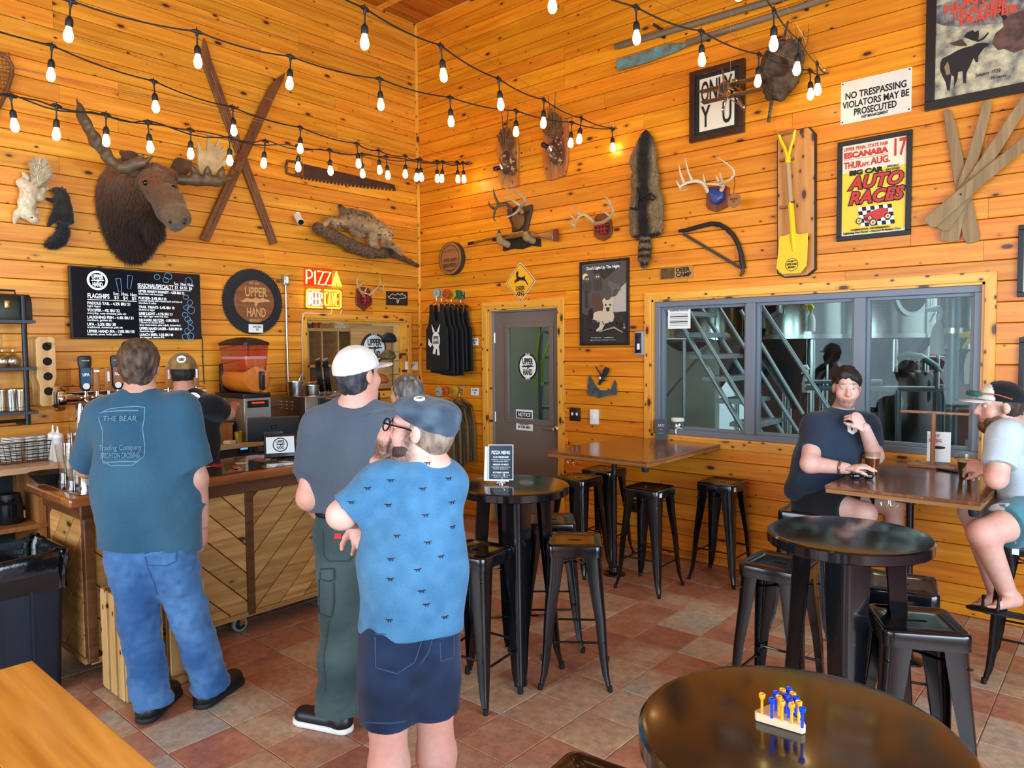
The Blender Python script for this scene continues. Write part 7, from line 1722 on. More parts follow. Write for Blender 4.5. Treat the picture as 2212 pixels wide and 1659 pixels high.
# --- flight paddles hanging on a peg
FP=wood('paddle_maple',(190,140,80),(214,168,106),axes='zy',knots=0,rand=0.06)
for i in range(5):
 out=0.05+i*0.036
 s=thing('tasting_paddle','front wooden tasting paddle with four glass holes' if i==4 else 'wooden tasting paddle %s'%('against the wall, last of the stack','second from the wall in the stack','in the middle of the stack','just behind the front one')[i],'paddle',(out,LW(100,800,out+0.02).y*0+LW(101,800,0.21).y,LW(101,803,0.21).z),PI/2,'wooden tasting paddles on the wall')
 zt,zb=LW(101,727,0.21).z-s.location.z,LW(101,878,0.21).z-s.location.z;w=0.062
 rings_o=[(-w,zb+0.20),(-w,zt-0.02),(-w+0.02,zt),(w-0.02,zt),(w,zt-0.02),(w,zb+0.2),(w*0.75,zb+0.15),(w*0.78,zb+0.02),(w*0.6,zb),(-w*0.6,zb),(-w*0.78,zb+0.02),(-w*0.75,zb+0.15)]
 MB().prism(rings_o,-0.017,0.017).build('board',FP,s,smooth=False,bevel=0.006)
 if i==4:
  for k in range(4):MB().cyl((0.006,-0.0175,zt-0.07-0.105*k),(0.006,-0.0185,zt-0.07-0.105*k),0.029,n=24).build('hole',mat('hole_dark',(16,10,6),0.9),s)  # dark discs paint the shade inside the glass holes; the board stays solid
  MB().cyl((0.012,0.0,zt-0.06),(0.012,-0.06,zt-0.052),0.012,n=10).build('hanging_peg',BLACK,s)
# --- tap tower
tt=thing('tap_tower','chrome horizontal beer tap tower with several tap handles','beer taps',(0.32,-3.0,1.02));t0=tt.location.copy()
PZ=LW(200,858,0.32).z;ya,yb=LW(132,857,0.32).y,LW(440,850,0.32).y
mb=MB().cyl((0,ya+3.0,PZ-1.02),(0,yb+3.0,PZ-1.02),0.05,n=24);mb.build('pipe',CHROME,tt)
MB().lathe([(0.05,0.0),(0.085,0.01),(0.09,0.03),(0.085,0.06),(0.05,0.07)],28,(0,ya+3.0-0.05,PZ-1.02),(0,1,0)).build('end_flange',CHROME,tt)
for f in(0.12,0.88):MB().cyl((-0.0,(ya+(yb-ya)*f)+3.0,0.0),(0,(ya+(yb-ya)*f)+3.0,PZ-1.02),0.035,n=20).build('column',CHROME,tt)
TAPB=mat('tap_blue',(36,78,112),0.4);TAPK=mat('tap_black',(22,24,28),0.4)
for i,px in enumerate((183,207,232,252,290,320,362,405,422)):
 y=LW(px,850,0.38).y+3.0;z=PZ-1.02
 f_=empty('tap');f_.parent=tt;f_.location=(0.06,y,z)
 MB().tube([(-0.02,0,0),(0.02,0,0),(0.045,0,-0.02),(0.05,0,-0.06)],[0.014,0.014,0.012,0.011],10).build('faucet',CHROME,f_);MB().cyl((0.02,0,0),(0.02,0,0.05),0.009,n=10).build('stem',CHROME,f_)
 if i in(0,3):
  MB().prism([(-0.018,0.05),(-0.034,0.08),(-0.036,0.22),(-0.042,0.235),(-0.042,0.29),(-0.03,0.30),(0.03,0.30),(0.042,0.29),(0.042,0.235),(0.036,0.22),(0.034,0.08),(0.018,0.05)],-0.014,0.014).xf(Matrix.Translation((0.02,0,0))@Matrix.Rotation(PI/2,4,'Z')).build('handle',TAPK,f_,bevel=0.004)
  MB().box((0.036,0,0.155),(0.004,0.06,0.12)).build('handle_label',TAPB if i==0 else mat('tap_orange',(150,96,60),0.4),f_,smooth=False)
  text('UPA' if i==0 else 'PALE',0.03,WHITE,f_,0.0385,0,0.165,rot=(0,0,PI/2),width=0.045,bold=0.001);text('UPPER HAND',0.012,WHITE,f_,0.0385,0,0.265,rot=(0,0,PI/2),width=0.05)
  MB().lathe([(0.022,0),(0.022,0.004)],20,(0.0345,0,0.085),(1,0,0)).build('handle_badge',WHITE,f_)
 else:
  MB().box((0.02,0,0.13),(0.02,0.045,0.17)).build('handle',CWD,f_,bevel=0.004);MB().box((0.0315,0,0.19 if i==1 else 0.15),(0.002,0.036 if i==1 else 0.014,0.016 if i==1 else 0.07)).build('handle_label',WHITE,f_,smooth=False)
# --- slush machine
sm=thing('slush_machine','steel frozen drink machine full of orange slush','drink machine',(0.36,-2.30,1.021))
MB().box((0,0,0.175),(0.44,0.24,0.35)).build('cabinet',mat('cabinet_steel',(150,138,116),0.4,0.8,var=0.05,vscale=5),sm,bevel=0.006)
MB().box((0.2215,0,0.175),(0.004,0.225,0.34)).build('front_panel',STEEL,sm,smooth=False)
MB().box((-0.02,0,0.365),(0.46,0.25,0.04)).build('deck',BLACK,sm,bevel=0.006);MB().box((-0.21,0,0.50),(0.05,0.2,0.26)).build('motor_housing',BLACK,sm,bevel=0.02)
MB().box((0.225,0,0.30),(0.004,0.19,0.06)).build('control_panel',mat('panel_black',(16,16,18),0.2),sm,smooth=False);MB().box((0.228,0,0.31),(0.003,0.11,0.012)).build('readout',emission('led_red',(255,60,30),1.5),sm,smooth=False)
MB().box((0.225,0.0,0.17),(0.003,0.115,0.042)).build('brand_plate',BLACK,sm,smooth=False);text('VEVOR',0.036,mat('brand_yellow',(226,206,70),0.5),sm,0.2275,0,0.17,rot=(0,0,PI/2),width=0.09,bold=0.001)
MB().box((0.23,0,0.09),(0.012,0.04,0.012)).build('spout',STEEL,sm)
g_=MB()
for i in range(10):
 for j in range(13):g_.box((-0.12+i*0.022,-0.1205,0.06+j*0.016),(0.015,0.004,0.007))
o=g_.build('side_grille',BLACK,sm,smooth=False);MB().box((-0.10,-0.122,0.315),(0.018,0.004,0.04)).build('switch',emission('switch_green',(60,200,110),0.8),sm,smooth=False)
SLUSH=mat('orange_slush',(226,126,30),0.35,col2=(206,140,60),vscale=6,bump=0.1)
MB().lathe([(0.0,-0.19),(0.105,-0.19),(0.112,-0.17),(0.112,0.17),(0.10,0.19),(0.0,0.19)],32,(0.03,0,0.50),(1,0,0),cap=False).build('slush_barrel',SLUSH,sm)
MB().loft([rsq(0.185,0.02,0.55,32,0.09),rsq(0.20,0.02,0.665,32,0.098)]).xf(Matrix.Translation((0.02,0,0))).build('slush_fill',SLUSH,sm);MB().loft([rsq(0.201,0.02,0.665,32,0.099),rsq(0.203,0.02,0.69,32,0.10)]).xf(Matrix.Translation((0.02,0,0))).build('foam',mat('slush_foam',(232,196,196),0.6),sm)
MB().loft([rsq(0.19,0.02,0.55,32,0.095),rsq(0.215,0.02,0.78,32,0.11),rsq(0.211,0.02,0.78,32,0.106),rsq(0.186,0.02,0.55,32,0.091)],closed=True).xf(Matrix.Translation((0.02,0,0))).build('clear_hopper',glass('pink_hopper',(244,214,222),0.08,0.02),sm)
MB().lathe([(0.0,-0.205),(0.118,-0.205),(0.122,-0.17),(0.122,0.18),(0.116,0.2),(0.0,0.205)],32,(0.03,0,0.50),(1,0,0),cap=False).build('clear_barrel',glass('clear_bowl',(252,240,226),0.05,0.02),sm)
MB().loft([rsq(0.222,0.03,0.78,32,0.117),rsq(0.222,0.03,0.80,32,0.117),rsq(0.15,0.04,0.83,32,0.08),rsq(0.06,0.02,0.845,32,0.03)]).xf(Matrix.Translation((0.02,0,0))).build('lid',BLACK,sm)
MB().box((0.245,0.03,0.49),(0.03,0.04,0.15)).build('dispense_lever',BLACK,sm,bevel=0.008);MB().lathe([(0.0,0.004),(0.014,0.003),(0.015,0)],16,(0.26,0.03,0.545),(1,0,0)).build('lever_button',TAPB,sm)
# --- pizza oven with pots and pans
ov=thing('pizza_oven','stainless double deck pizza oven on the back counter','oven',(0.32,-1.46,1.021))
MB().box((0,0,0.165),(0.56,0.82,0.33)).build('body',mat('oven_steel',(126,118,108),0.35,0.9,var=0.08,vscale=4),ov,bevel=0.005)
for k in range(2):
 d_=MB().box((0.285,0.05,0.245-0.155*k),(0.02,0.66,0.14)).build('door',mat('oven_black',(20,21,24),0.25),ov,bevel=0.004)
 MB().box((0.297,0.0 if k==0 else 0.0,0.25-0.155*k),(0.003,0.30,0.06)).build('door_glass',emission('oven_glow',(255,206,110),1.6)if k==0 else mat('oven_glass',(30,26,22),0.1),d_,smooth=False);MB().cyl((0.31,-0.22,0.305-0.155*k),(0.31,0.30,0.305-0.155*k),0.008,n=8).build('handle',STEEL,d_)
for i in range(3):
 for j in range(3):MB().box((-0.12+0.09*i,-0.412,0.28-0.03*j),(0.05,0.006,0.008)).build('louvre',STEEL,ov,smooth=False)
OT=1.352
def pot(label,px,py,r,h,ladle):
 P_=LW(px,py,0.35);s=thing('steel_pot',label,'pot',(0.35,P_.y,OT))
 MB().lathe([(0,0),(r*0.86,0),(r*0.9,0.006),(r,h),(r*1.08,h),(r*1.08,h-0.004),(r*1.0,h-0.006),(r*0.86,0.01),(0,0.008)],28,cap=False).build('pan_body',STEEL,s)
 if ladle==1:MB().tube([(0,0,0.02),(0.02,0.03,h+0.02),(0.03,0.05,h+0.07),(0.03,0.035,h+0.085)],0.006,8).build('ladle',STEEL,s)
 else:MB().tube([(0.0,-0.1,h+0.015),(0.0,0.05,h+0.03)],0.008,8).build('wooden_handle',CWD,s);MB().tube([(0.0,0.05,h+0.03),(0.0,0.16,h+0.045)],0.007,8).build('cutter_blade',BLACK,s)if ladle==2 else None
pot('tall steel pot with a ladle on top of the pizza oven',638,850,0.07,0.125,1);pot('low steel pan with a wooden handled cutter on the pizza oven',674,848,0.068,0.085,2)
PANB=mat('seasoned_pan',(30,28,27),0.5,0.5,var=0.3,vscale=20)
for i,(px,lab)in enumerate(((684,'round black pizza pan at the front of the wire rack'),(700,'round black pizza pan behind it on the wire rack'))):
 s=thing('pizza_pan',lab,'pan',(0.24-0.0,LW(px,810,0.24).y,OT+0.165),0,'black pizza pans on the oven')
 MB().lathe([(0.0,0.0),(0.15,0.0),(0.163,0.05),(0.160,0.05),(0.147,0.006),(0.0,0.006)],40,(0,0,0),(0.55,0.8,0.1),cap=False).build('pan_body',PANB,s)
rk=thing('pan_rack','chrome wire rack holding the pizza pans','rack',(0.26,LW(690,845,0.26).y,OT));wr=MB()
for i in range(6):wr.tube([(0.06,-0.12+i*0.05,0.003),(0.06,-0.105+i*0.05,0.11),(0.06,-0.09+i*0.05,0.003)],0.0025,5);wr.tube([(-0.06,-0.12+i*0.05,0.003),(-0.06,-0.105+i*0.05,0.11),(-0.06,-0.09+i*0.05,0.003)],0.0025,5)
for x in(-0.06,0.06):wr.cyl((x,-0.14,0.003),(x,0.18,0.003),0.003,n=5)
wr.build('wires',CHROME,rk)
# --- payment terminals on the bar
po=thing('payment_tablet','small payment tablet showing the round brewery logo on the bar','tablet',HZ(606,988,1.02),math.radians(62))
ti=Matrix.Translation((0,0,0.085))@Matrix.Rotation(math.radians(-22),4,'X')
MB().box((0,0,0),(0.21,0.014,0.165)).xf(ti).build('case',mat('case_dark',(30,32,36),0.3),po,bevel=0.006);MB().box((0,-0.0085,0.0),(0.185,0.003,0.115)).xf(ti).build('screen',emission('tablet_white',(225,235,245),0.9),po,smooth=False)
MB().box((0,0.05,0.008),(0.17,0.11,0.015)).build('foot',BLACK,po,bevel=0.004);MB().box((0,0.04,0.05),(0.1,0.02,0.09),Euler((0.5,0,0))).build('prop',BLACK,po,smooth=False)
dv=ti@Vector((0,-0.0105,0));d_=brand_disc(po,0.05,0,INK,emission('tablet_white',(0,0,0),1),INK,'logo',t=0.001,small=False);d_.location=dv;d_.rotation_euler=(math.radians(-22),0,0)
p2=thing('till_screen','large grey till screen seen from behind on the bar','screen',HZ(592,978,1.02)+Vector((-0.10,0.06,0)),math.radians(62))
ti=Matrix.Translation((0,0,0.16))@Matrix.Rotation(math.radians(38),4,'X')
MB().box((0,0,0),(0.36,0.016,0.24)).xf(ti).build('case',mat('till_grey',(78,78,78),0.35,0.5),p2,bevel=0.006);v_=ti@Vector((0,-0.0095,0.03));ring(MB(),-0.018,0.018,-0.018,0.018,0.004,0,0.001).xf(Matrix.Translation(v_)@Matrix.Rotation(math.radians(38),4,'X')).build('mark',BLACK,p2,smooth=False)
MB().box((0,0.03,0.01),(0.22,0.14,0.02)).build('foot',BLACK,p2,bevel=0.005);MB().box((0,0.02,0.08),(0.14,0.03,0.14)).build('neck',BLACK,p2,bevel=0.005)
# --- glassware, basket, bottles and small things
beer=MB().lathe([(0.0,0.0),(0.036,0.0),(0.037,0.012),(0.030,0.03),(0.031,0.08),(0.046,0.2),(0.044,0.2),(0.029,0.08),(0.027,0.032),(0.0,0.026)],24,cap=False).mesh('beer_glass');beer.materials.append(CLEAR)
for i,(px,py,sc,lab)in enumerate(((142,1046,1.12,'tallest flared beer glass at the bar end, next to the basket'),(161,1060,0.95,'empty beer glass in the middle of the three on the bar end'),(187,1064,0.95,'empty beer glass on the bar end closest to the man in teal'))):
 o=obj('beer_glass',beer,None,None,HZ(px,py,1.0165));o.location.z=1.0195;o.scale=(1.05,1.05,sc);tag(o,lab,'glass','beer glasses on the bar end')
s=thing('plastic_basket','black oval plastic food basket on the bar end','basket',HZ(120,1040,1.02),math.radians(70));s.location.z=1.0195
MB().lathe([(0.07,0.0),(0.075,0.004),(0.105,0.055),(0.11,0.058),(0.105,0.062),(0.1,0.056),(0.07,0.008),(0.0,0.006)],32,cap=False).xf(Matrix.Diagonal((1.25,0.85,1,1))).build('shell',mat('basket_black',(18,19,21),0.4),s)
rb_=MB()
for i in range(32):a=2*PI*i/32;rb_.cyl((0.092*math.cos(a),0.0625*math.sin(a),0.004),(0.134*math.cos(a),0.091*math.sin(a),0.058),0.0022,n=5)
o=rb_.build('ribs',mat('basket_black',(0,0,0)),s);o['kind']='stuff'
wb=thing('wire_basket','black wire basket of plastic lids and cups on the back counter','basket',(0.33,LW(55,1000,0.33).y,1.0215));wm=MB()
def quadw(z,sx,sy):return[(-sx,-sy,z),(sx,-sy,z),(sx,sy,z),(-sx,sy,z)]
for k in range(6):z=0.005+k*0.027;f=0.85+0.03*k;wm.tube(quadw(z,0.12*f,0.19*f),0.0025 if k<5 else 0.0035,5,closed=True)
for i in range(12):
 y=-0.19+0.38*i/11
 for s_ in(-1,1):wm.cyl((s_*0.102,y*0.85,0.005),(s_*0.12,y,0.14),0.0018,n=4)
for i in range(7):
 x=-0.12+0.24*i/6
 for s_ in(-1,1):wm.cyl((x*0.85,s_*0.1615,0.005),(x,s_*0.19,0.14),0.0018,n=4)
o=wm.build('wires',mat('wire_black',(24,22,22),0.5),wb)
PLA=mat('frosted_plastic',(226,222,212),0.4,trans=0.3)
for i,(y,tilt)in enumerate(((-0.12,0.2),(-0.06,0.12),(0.04,-0.05),(0.11,-0.08))):
 s=thing('lid_stack',['stack of clear plastic lids leaning at the left of the wire basket','second stack of plastic lids in the wire basket','wide stack of plastic cups in the wire basket','stack of plastic cups at the right of the wire basket'][i],'plastic cups',(0.33,wb.location.y+y,1.032),0,'plastic lids and cups in the wire basket')
 m_=MB()
 for k in range(9):m_.lathe([(0.034,k*0.018),(0.042,k*0.018+0.003),(0.044,k*0.018+0.015),(0.034,k*0.018+0.016)],20,cap=True)
 m_.build('nested_cups',PLA,s,rot=(-tilt,0,0))
for i,(px,out,lab)in enumerate(((117,0.42,'white squeeze bottle standing further back on the counter'),(127,0.52,'white squeeze bottle standing in front'))):
 P_=LW(px,990,out);s=thing('squeeze_bottle',lab,'bottle',(out,P_.y,1.0215),0,'white squeeze bottles')
 MB().lathe([(0.0,0),(0.034,0),(0.036,0.01),(0.036,0.15),(0.03,0.165)],20,cap=False).build('bottle_body',PLA,s);MB().lathe([(0.033,0.16),(0.033,0.18),(0.02,0.19),(0.009,0.195),(0.004,0.24),(0.0,0.24)],20,cap=False).build('nozzle',WHITE,s)
P_=LW(155,985,0.45);s=thing('glass_pitcher','clear glass pitcher partly hidden behind the man in teal','pitcher',(0.45,P_.y,1.0215));MB().lathe([(0,0),(0.06,0),(0.068,0.02),(0.074,0.14),(0.08,0.17),(0.077,0.17),(0.066,0.02),(0,0.012)],24,cap=False).build('pitcher_body',CLEAR,s);MB().tube([(0,0.07,0.14),(0,0.11,0.13),(0,0.11,0.05),(0,0.068,0.035)],0.007,8).build('handle',CLEAR,s)
P_=LW(515,948,0.58);s=thing('yellow_drink','plastic cup of yellow slush beside the drink machine','drink',(0.585,P_.y,1.0215));MB().lathe([(0,0),(0.024,0),(0.03,0.085),(0,0.085)],18,cap=False).build('drink',mat('yellow_slush',(232,190,40),0.4),s);MB().lathe([(0.025,0),(0.033,0.09),(0.032,0.09),(0.0245,0)],18,cap=False).build('cup',CLEAR,s)
s=thing('note_pads','small stack of yellow and white note pads beside the cup','note pads',(0.58,P_.y-0.075,1.0215),0.3)
for k,c_ in enumerate((WHITE,mat('note_yellow',(236,224,90),0.6),WHITE)):MB().box((0,0,0.004+0.008*k),(0.07,0.06,0.007)).build('pad',c_,s,smooth=False)
s=thing('wooden_box','plain wooden box on the counter behind the bartender','box',(0.33,LW(478,960,0.3).y-0.1,1.0215));MB().box((0,0,0.07),(0.3,0.22,0.14)).build('box_body',CWD,s,smooth=False,bevel=0.004);MB().box((0,0,0.145),(0.31,0.23,0.012)).build('lid',CWD,s,smooth=False)
s=thing('dark_jar','dark lidded jar on the open shelf under the counter','jar',(0.42,LW(22,1118,0.42).y,0.636));MB().lathe([(0,0),(0.07,0),(0.075,0.01),(0.075,0.13),(0.06,0.15),(0.06,0.19),(0,0.19)],24,cap=False).build('jar_body',mat('jar_dark',(18,20,24),0.15),s);MB().lathe([(0.064,0.165),(0.064,0.195),(0,0.197)],24,cap=False).build('lid',BLACK,s)
s=thing('small_bottle','small dark bottle with a white label on the open shelf','bottle',(0.40,LW(46,1115,0.40).y,0.636));MB().lathe([(0,0),(0.025,0),(0.025,0.09),(0.01,0.11),(0.01,0.16),(0,0.16)],16,cap=False).build('bottle_body',BLACK,s);MB().lathe([(0.0255,0.02),(0.0255,0.07)],16,cap=False).build('label_band',WHITE,s)
# --- trash can with bag
tc=thing('trash_can','dark blue black rubbish bin lined with a black bag','bin',(1.64,-4.36,0))
BIN=mat('bin_navy',(16,24,38),0.45)
MB().loft([rsq(0.21,0.04,0.0,32,0.20),rsq(0.235,0.04,0.70,32,0.225),rsq(0.245,0.04,0.70,32,0.235),rsq(0.245,0.04,0.73,32,0.235),rsq(0.228,0.04,0.73,32,0.218),rsq(0.205,0.04,0.03,32,0.195)]).build('bin_body',BIN,tc,angle=40)
for k in range(2):MB().box((0.226,-0.07+0.14*k,0.34),(0.012,0.012,0.5),Euler((0,0.035,0))).build('rib',BIN,tc,smooth=False)
rr=[]
for z,e in((0.30,-0.03),(0.5,-0.012),(0.56,0.004),(0.64,0.008),(0.71,0.014),(0.745,0.012),(0.75,-0.005),(0.70,-0.02),(0.55,-0.04)):
 rr.append([(p[0]+0.010*math.sin(i*2.3+z*20),p[1]+0.010*math.cos(i*1.7+z*31),p[2]+0.012*math.sin(i*1.3+z*9)-(0.0 if z<0.6 else 0))for i,p in enumerate(rsq(0.24+e,0.05,z,48,0.23+e))])
MB().loft(rr[2:],cap=False).build('bag',mat('black_bag',(14,16,20),0.18,bump=0.5,bscale=14,spec=0.7),tc,angle=70)
# --- crate and pail in front of the bar
cr=thing('wooden_crate','upright pale wooden slat crate between the bar and the man in teal','crate',(2.10,-3.80,0))
PALE=wood('pale_crate_pine',(176,132,76),(206,164,106),axes='zx',knots=0.5,rand=0.1)
for sx,sy,n_,ax in((0.15,0,4,'y'),(-0.15,0,4,'y'),(0,-0.2,3,'x'),(0,0.2,3,'x')):
 for k in range(n_):
  if ax=='y':MB().box((sx,-0.165+0.11*k,0.27),(0.014,0.075,0.52)).build('slat',PALE,cr,smooth=False,bevel=0.002,seg=1)
  else:MB().box((-0.10+0.10*k,sy,0.27),(0.07,0.014,0.52)).build('slat',PALE,cr,smooth=False,bevel=0.002,seg=1)
for z in(0.02,0.5):MB().box((0,0,z),(0.27,0.37,0.03)).build('end_board',PALE,cr,smooth=False)
s=thing('steel_pail','shiny steel pail standing on the wooden crate','pail',(2.06,-3.76,0.532));MB().lathe([(0,0),(0.085,0),(0.10,0.16),(0.105,0.165),(0.10,0.17),(0.083,0.01),(0,0.008)],28,cap=False).build('pail_body',STEEL,s);MB().tube([(0.1*math.cos(a),0.02,0.16-0.09*math.sin(a))for a in[PI*k/12 for k in range(13)]],0.003,6).build('bail_handle',STEEL,s)
# --- through the hatch: shop shelving
sh_=thing('cubby_shelf','pale wooden cubby shelving seen through the hatch','shelving',(-0.62,-0.9,0));s0=sh_.location.copy()
HX=-0.55
def hp(px,py,out=HX):return LW(px,py,out)
zt=hp(760,713).z;zm=hp(700,772).z
PW=wood('cubby_pine',(186,134,76),(210,160,100),axes='yz',knots=0,rand=0.05)
y0_,y1_=hp(640,720).y,hp(768,720).y
MB().box(Vector((HX-0.17,(y0_+y1_)/2,zt))-s0,(0.34,y1_-y0_,0.035)).build('top_board',PW,sh_,smooth=False);MB().box(Vector((HX-0.17,(y0_+y1_)/2,zm-0.09))-s0,(0.34,y1_-y0_,0.025)).build('shelf',PW,sh_,smooth=False)
for px in(666,696,731,766):y=hp(px,740).y;MB().box(Vector((HX-0.17,y,1.3))-s0,(0.34,0.02,2*(zt-1.3)-0.03)).build('divider',PW,sh_,smooth=False)
MB().box(Vector((HX-0.34,(y0_+y1_)/2,1.3))-s0,(0.02,y1_-y0_,2*(zt-1.3))).build('back_board',mat('cubby_dark',(46,30,18),0.8),sh_,smooth=False)
for i,(a,b,h_,c_,lab)in enumerate(((668,680,0.11,(60,70,60),'small dark green book box on the shop shelf'),(681,693,0.13,(200,70,30),'orange printed carton on the shop shelf'),(695,722,0.12,(196,116,40),'orange boombox-like box on the shop shelf'),(726,752,0.11,(206,190,150),'cream printed sign box on the shop shelf'))):
 ya_,yb_=hp(a,700).y,hp(b,700).y;s=thing('shop_box',lab,'box',(HX-0.12,(ya_+yb_)/2,zt+0.0185));MB().box((0,0,h_/2),(0.16,yb_-ya_-0.01,h_)).build('carton',mat('carton_%d'%i,c_,0.5,var=0.3,vscale=25),s,smooth=False,bevel=0.002,seg=1);MB().box((0.081,0,h_*0.55),(0.002,(yb_-ya_)*0.6,h_*0.3)).build('carton_label',WHITE,s,smooth=False)
s=thing('round_shop_sign','round brown brewery sign behind the hats in the hatch','sign',hp(806,752,-0.5),PI/2);brand_disc(s,0.17,0,mat('sign_brown',(58,46,38),0.6),WHITE,mat('sign_brown',(0,0,0)),'disc',t=0.02)
MB().box((0.0,0.012,-0.35),(0.6,0.02,1.2)).build('hanging_panel',PW,s,smooth=False)
def cap_thing(label,px,py,out,col,rz,sc=1.0,col2=None):
 P_=LW(px,py,out);s=thing('ball_cap',label,'cap',P_,rz);m_=mat('cap_'+label[:14].replace(' ','_'),col,0.8,col2=col2,vscale=16)
 organic('crown',[E((0,0,0),(0.085*sc,0.10*sc,0.085*sc),None,0.01),CUT((0,0,-0.01),(0,0,-1))],m_,s,0.007)
 MB().loft([[(0.075*sc*math.cos(a),0.085*sc*math.sin(a)*f0+f1,z)for a in[PI*k/10 for k in range(11)]]for f0,f1,z in((1.0,0.0,-0.008),(1.7,0.02,-0.02),(1.7,0.02,-0.024),(1.0,0.0,-0.014))],cap=False,closed=True).build('brim',m_,s)
 return s
cap_thing('black cap on the wire stand in the hatch',840,735,-0.16,(18,18,24),math.radians(60));cap_thing('tan and camouflage cap below the black one',838,772,-0.16,(120,104,66),math.radians(60),col2=(62,56,40));cap_thing('camouflage and orange cap low in the hatch',822,824,-0.1,(110,88,56),math.radians(60),col2=(196,84,30))
st_=thing('cap_stand','black wire cap stand inside the hatch','stand',LW(862,760,-0.2));wm=MB()
for z in(-0.25,-0.1,0.0,0.12):wm.cyl((0,-0.14,z),(0,0.05,z),0.003,n=5)
for y in(-0.1,0.03):wm.cyl((0,y,-0.5),(0,y,0.16),0.004,n=5)
wm.build('wires',BLACK,st_)
# --- on the wall tables
j=thing('tip_jar','clear jar with a white lid and round brewery sticker by the window','jar',HZ(1464,948,0.985),math.radians(38));j.location.z=0.9855
MB().lathe([(0,0),(0.052,0),(0.056,0.01),(0.056,0.13),(0.05,0.145),(0.048,0.15),(0.046,0.148),(0.053,0.128),(0.053,0.012),(0,0.008)],28,cap=False).build('jar_body',CLEAR,j);MB().lathe([(0.052,0.148),(0.054,0.152),(0.054,0.17),(0.05,0.175),(0,0.175)],28,cap=False).build('lid',WHITE,j)
for k,(x,h_,c_)in enumerate(((-0.02,0.06,(200,210,214)),(0.0,0.085,(170,196,200)),(0.02,0.07,(206,206,200)))):MB().box((x,0.01,0.012+h_/2),(0.02,0.05,h_),Euler((0,0,0.3*k))).build('folded_bill',mat('bill_%d'%k,c_,0.7),j,smooth=False)
brand_disc(j,0.04,-0.0565,INK,WHITE,INK,'sticker',small=False,z=0.07,t=0.0006)
s=thing('table_menu','small black menu card in a clear holder behind the jar','menu',HZ(1482,938,0.985)+Vector((0.02,0.02,0)),math.radians(30));s.location.z=0.9855;s.location.y=-0.06
MB().box((0,0,0.085),(0.10,0.004,0.17),Euler((-0.08,0,0))).build('card',mat('menu_black',(26,26,30),0.3),s,smooth=False);text('EATS\n- -\n- - -',0.03,WHITE,s,0,-0.006,0.09,rot=(-0.08,0,0),width=0.05)
def beer_cup(label,px,py,liq,foam):
 s=thing('beer_cup',label,'drink',HZ(px,py,0.985));s.location.z=0.9855
 MB().lathe([(0,0.002),(0.030,0.002),(0.040,0.098),(0,0.098)],24,cap=False).build('beer',liq,s);MB().lathe([(0.0402,0.098),(0.0412,0.108),(0,0.108)],24,cap=False).build('foam',mat('foam_'+foam,(236,222,196)if foam=='pale' else(150,120,90),0.8),s)
 MB().lathe([(0.0,0),(0.032,0),(0.0455,0.135),(0.047,0.138),(0.0445,0.136),(0.031,0.002)],24,cap=False).build('cup',CLEAR,s);return s
beer_cup('plastic cup of amber beer in front of the man in navy',1884,1024,mat('amber_beer',(176,84,26),0.1,trans=0.5,ior=1.33),'pale');beer_cup('plastic cup of dark stout in front of the man in white',2085,1034,mat('stout',(14,8,6),0.1),'pale')
s=thing('sunglasses','folded dark sunglasses lying by the amber beer','sunglasses',HZ(1862,1036,0.985),math.radians(30));s.location.z=0.9855
for x in(-0.035,0.035):MB().sph((x,0,0.018),0.026,14,8,(1.1,0.25,0.65)).build('lens',mat('lens_dark',(10,10,12),0.05),s)
MB().tube([(-0.065,0,0.024),(-0.06,0.04,0.012),(0.05,0.055,0.006)],0.004,6).build('temple',BLACK,s);MB().tube([(0.065,0,0.024),(0.06,0.05,0.012),(-0.05,0.065,0.008)],0.004,6).build('temple',BLACK,s);MB().cyl((-0.012,0,0.024),(0.012,0,0.024),0.003,n=6).build('bridge',BLACK,s)
s=thing('folded_eyeglasses','grey reading glasses case beside the sunglasses','glasses case',HZ(1845,1024,0.985),math.radians(30));s.location.z=0.9855
MB().sph((0,0,0.016),0.06,18,8,(1.2,0.5,0.26)).build('case',mat('patterned_case',(150,150,150),0.4,col2=(40,40,44),vscale=60),s)
s=thing('paper_towel_stand','wooden T-shaped towel stand on the window table','stand',HZ(2014,1010,0.985));s.location.z=0.9855
TW_=wood('stand_wood',(140,92,60),(176,124,84),axes='zx',knots=0,rand=0.03)
MB().cyl((0,0,0.02),(0,0,0.34),0.014,n=12).build('upright',TW_,s);MB().box((0.0,0.02,0.345),(0.38,0.05,0.014)).build('cross_board',TW_,s,bevel=0.003);MB().box((0,0,0.01),(0.26,0.12,0.02)).build('base',TW_,s,bevel=0.003)
s=thing('napkin_flyer','white NOW SERVING flyer clipped behind the towel stand','flyer',HZ(2014,1010,0.985)+Vector((0.02,0.07,0)),0.15);s.location.z=0.9855
MB().box((0,0,0.125),(0.13,0.002,0.19),Euler((-0.1,0,0))).build('sheet',WHITE,s,smooth=False);text('NOW\nSERVING',0.03,RP,s,-0.02,-0.012,0.18,rot=(-0.1,0,0),width=0.07,bold=0.0008)
for z in(0.06,0.09,0.12):MB().sph((0.0,-0.001,z),0.03,12,6,(1.3,0.1,0.35)).build('pizza_print',INK,s)
MB().box((0,0,0.012),(0.12,0.06,0.024)).build('holder',mat('holder_grey',(110,112,116),0.4),s,smooth=False)
s=thing('black_phone','black phone lying beside the dark stout','phone',HZ(2055,1018,0.985),math.radians(-20));s.location.z=0.9855;MB().box((0,0,0.006),(0.15,0.075,0.01)).build('body',BLACK,s,bevel=0.004);MB().box((0,0,0.0112),(0.14,0.066,0.0006)).build('glass',mat('phone_glass',(6,7,9),0.05),s,smooth=False)
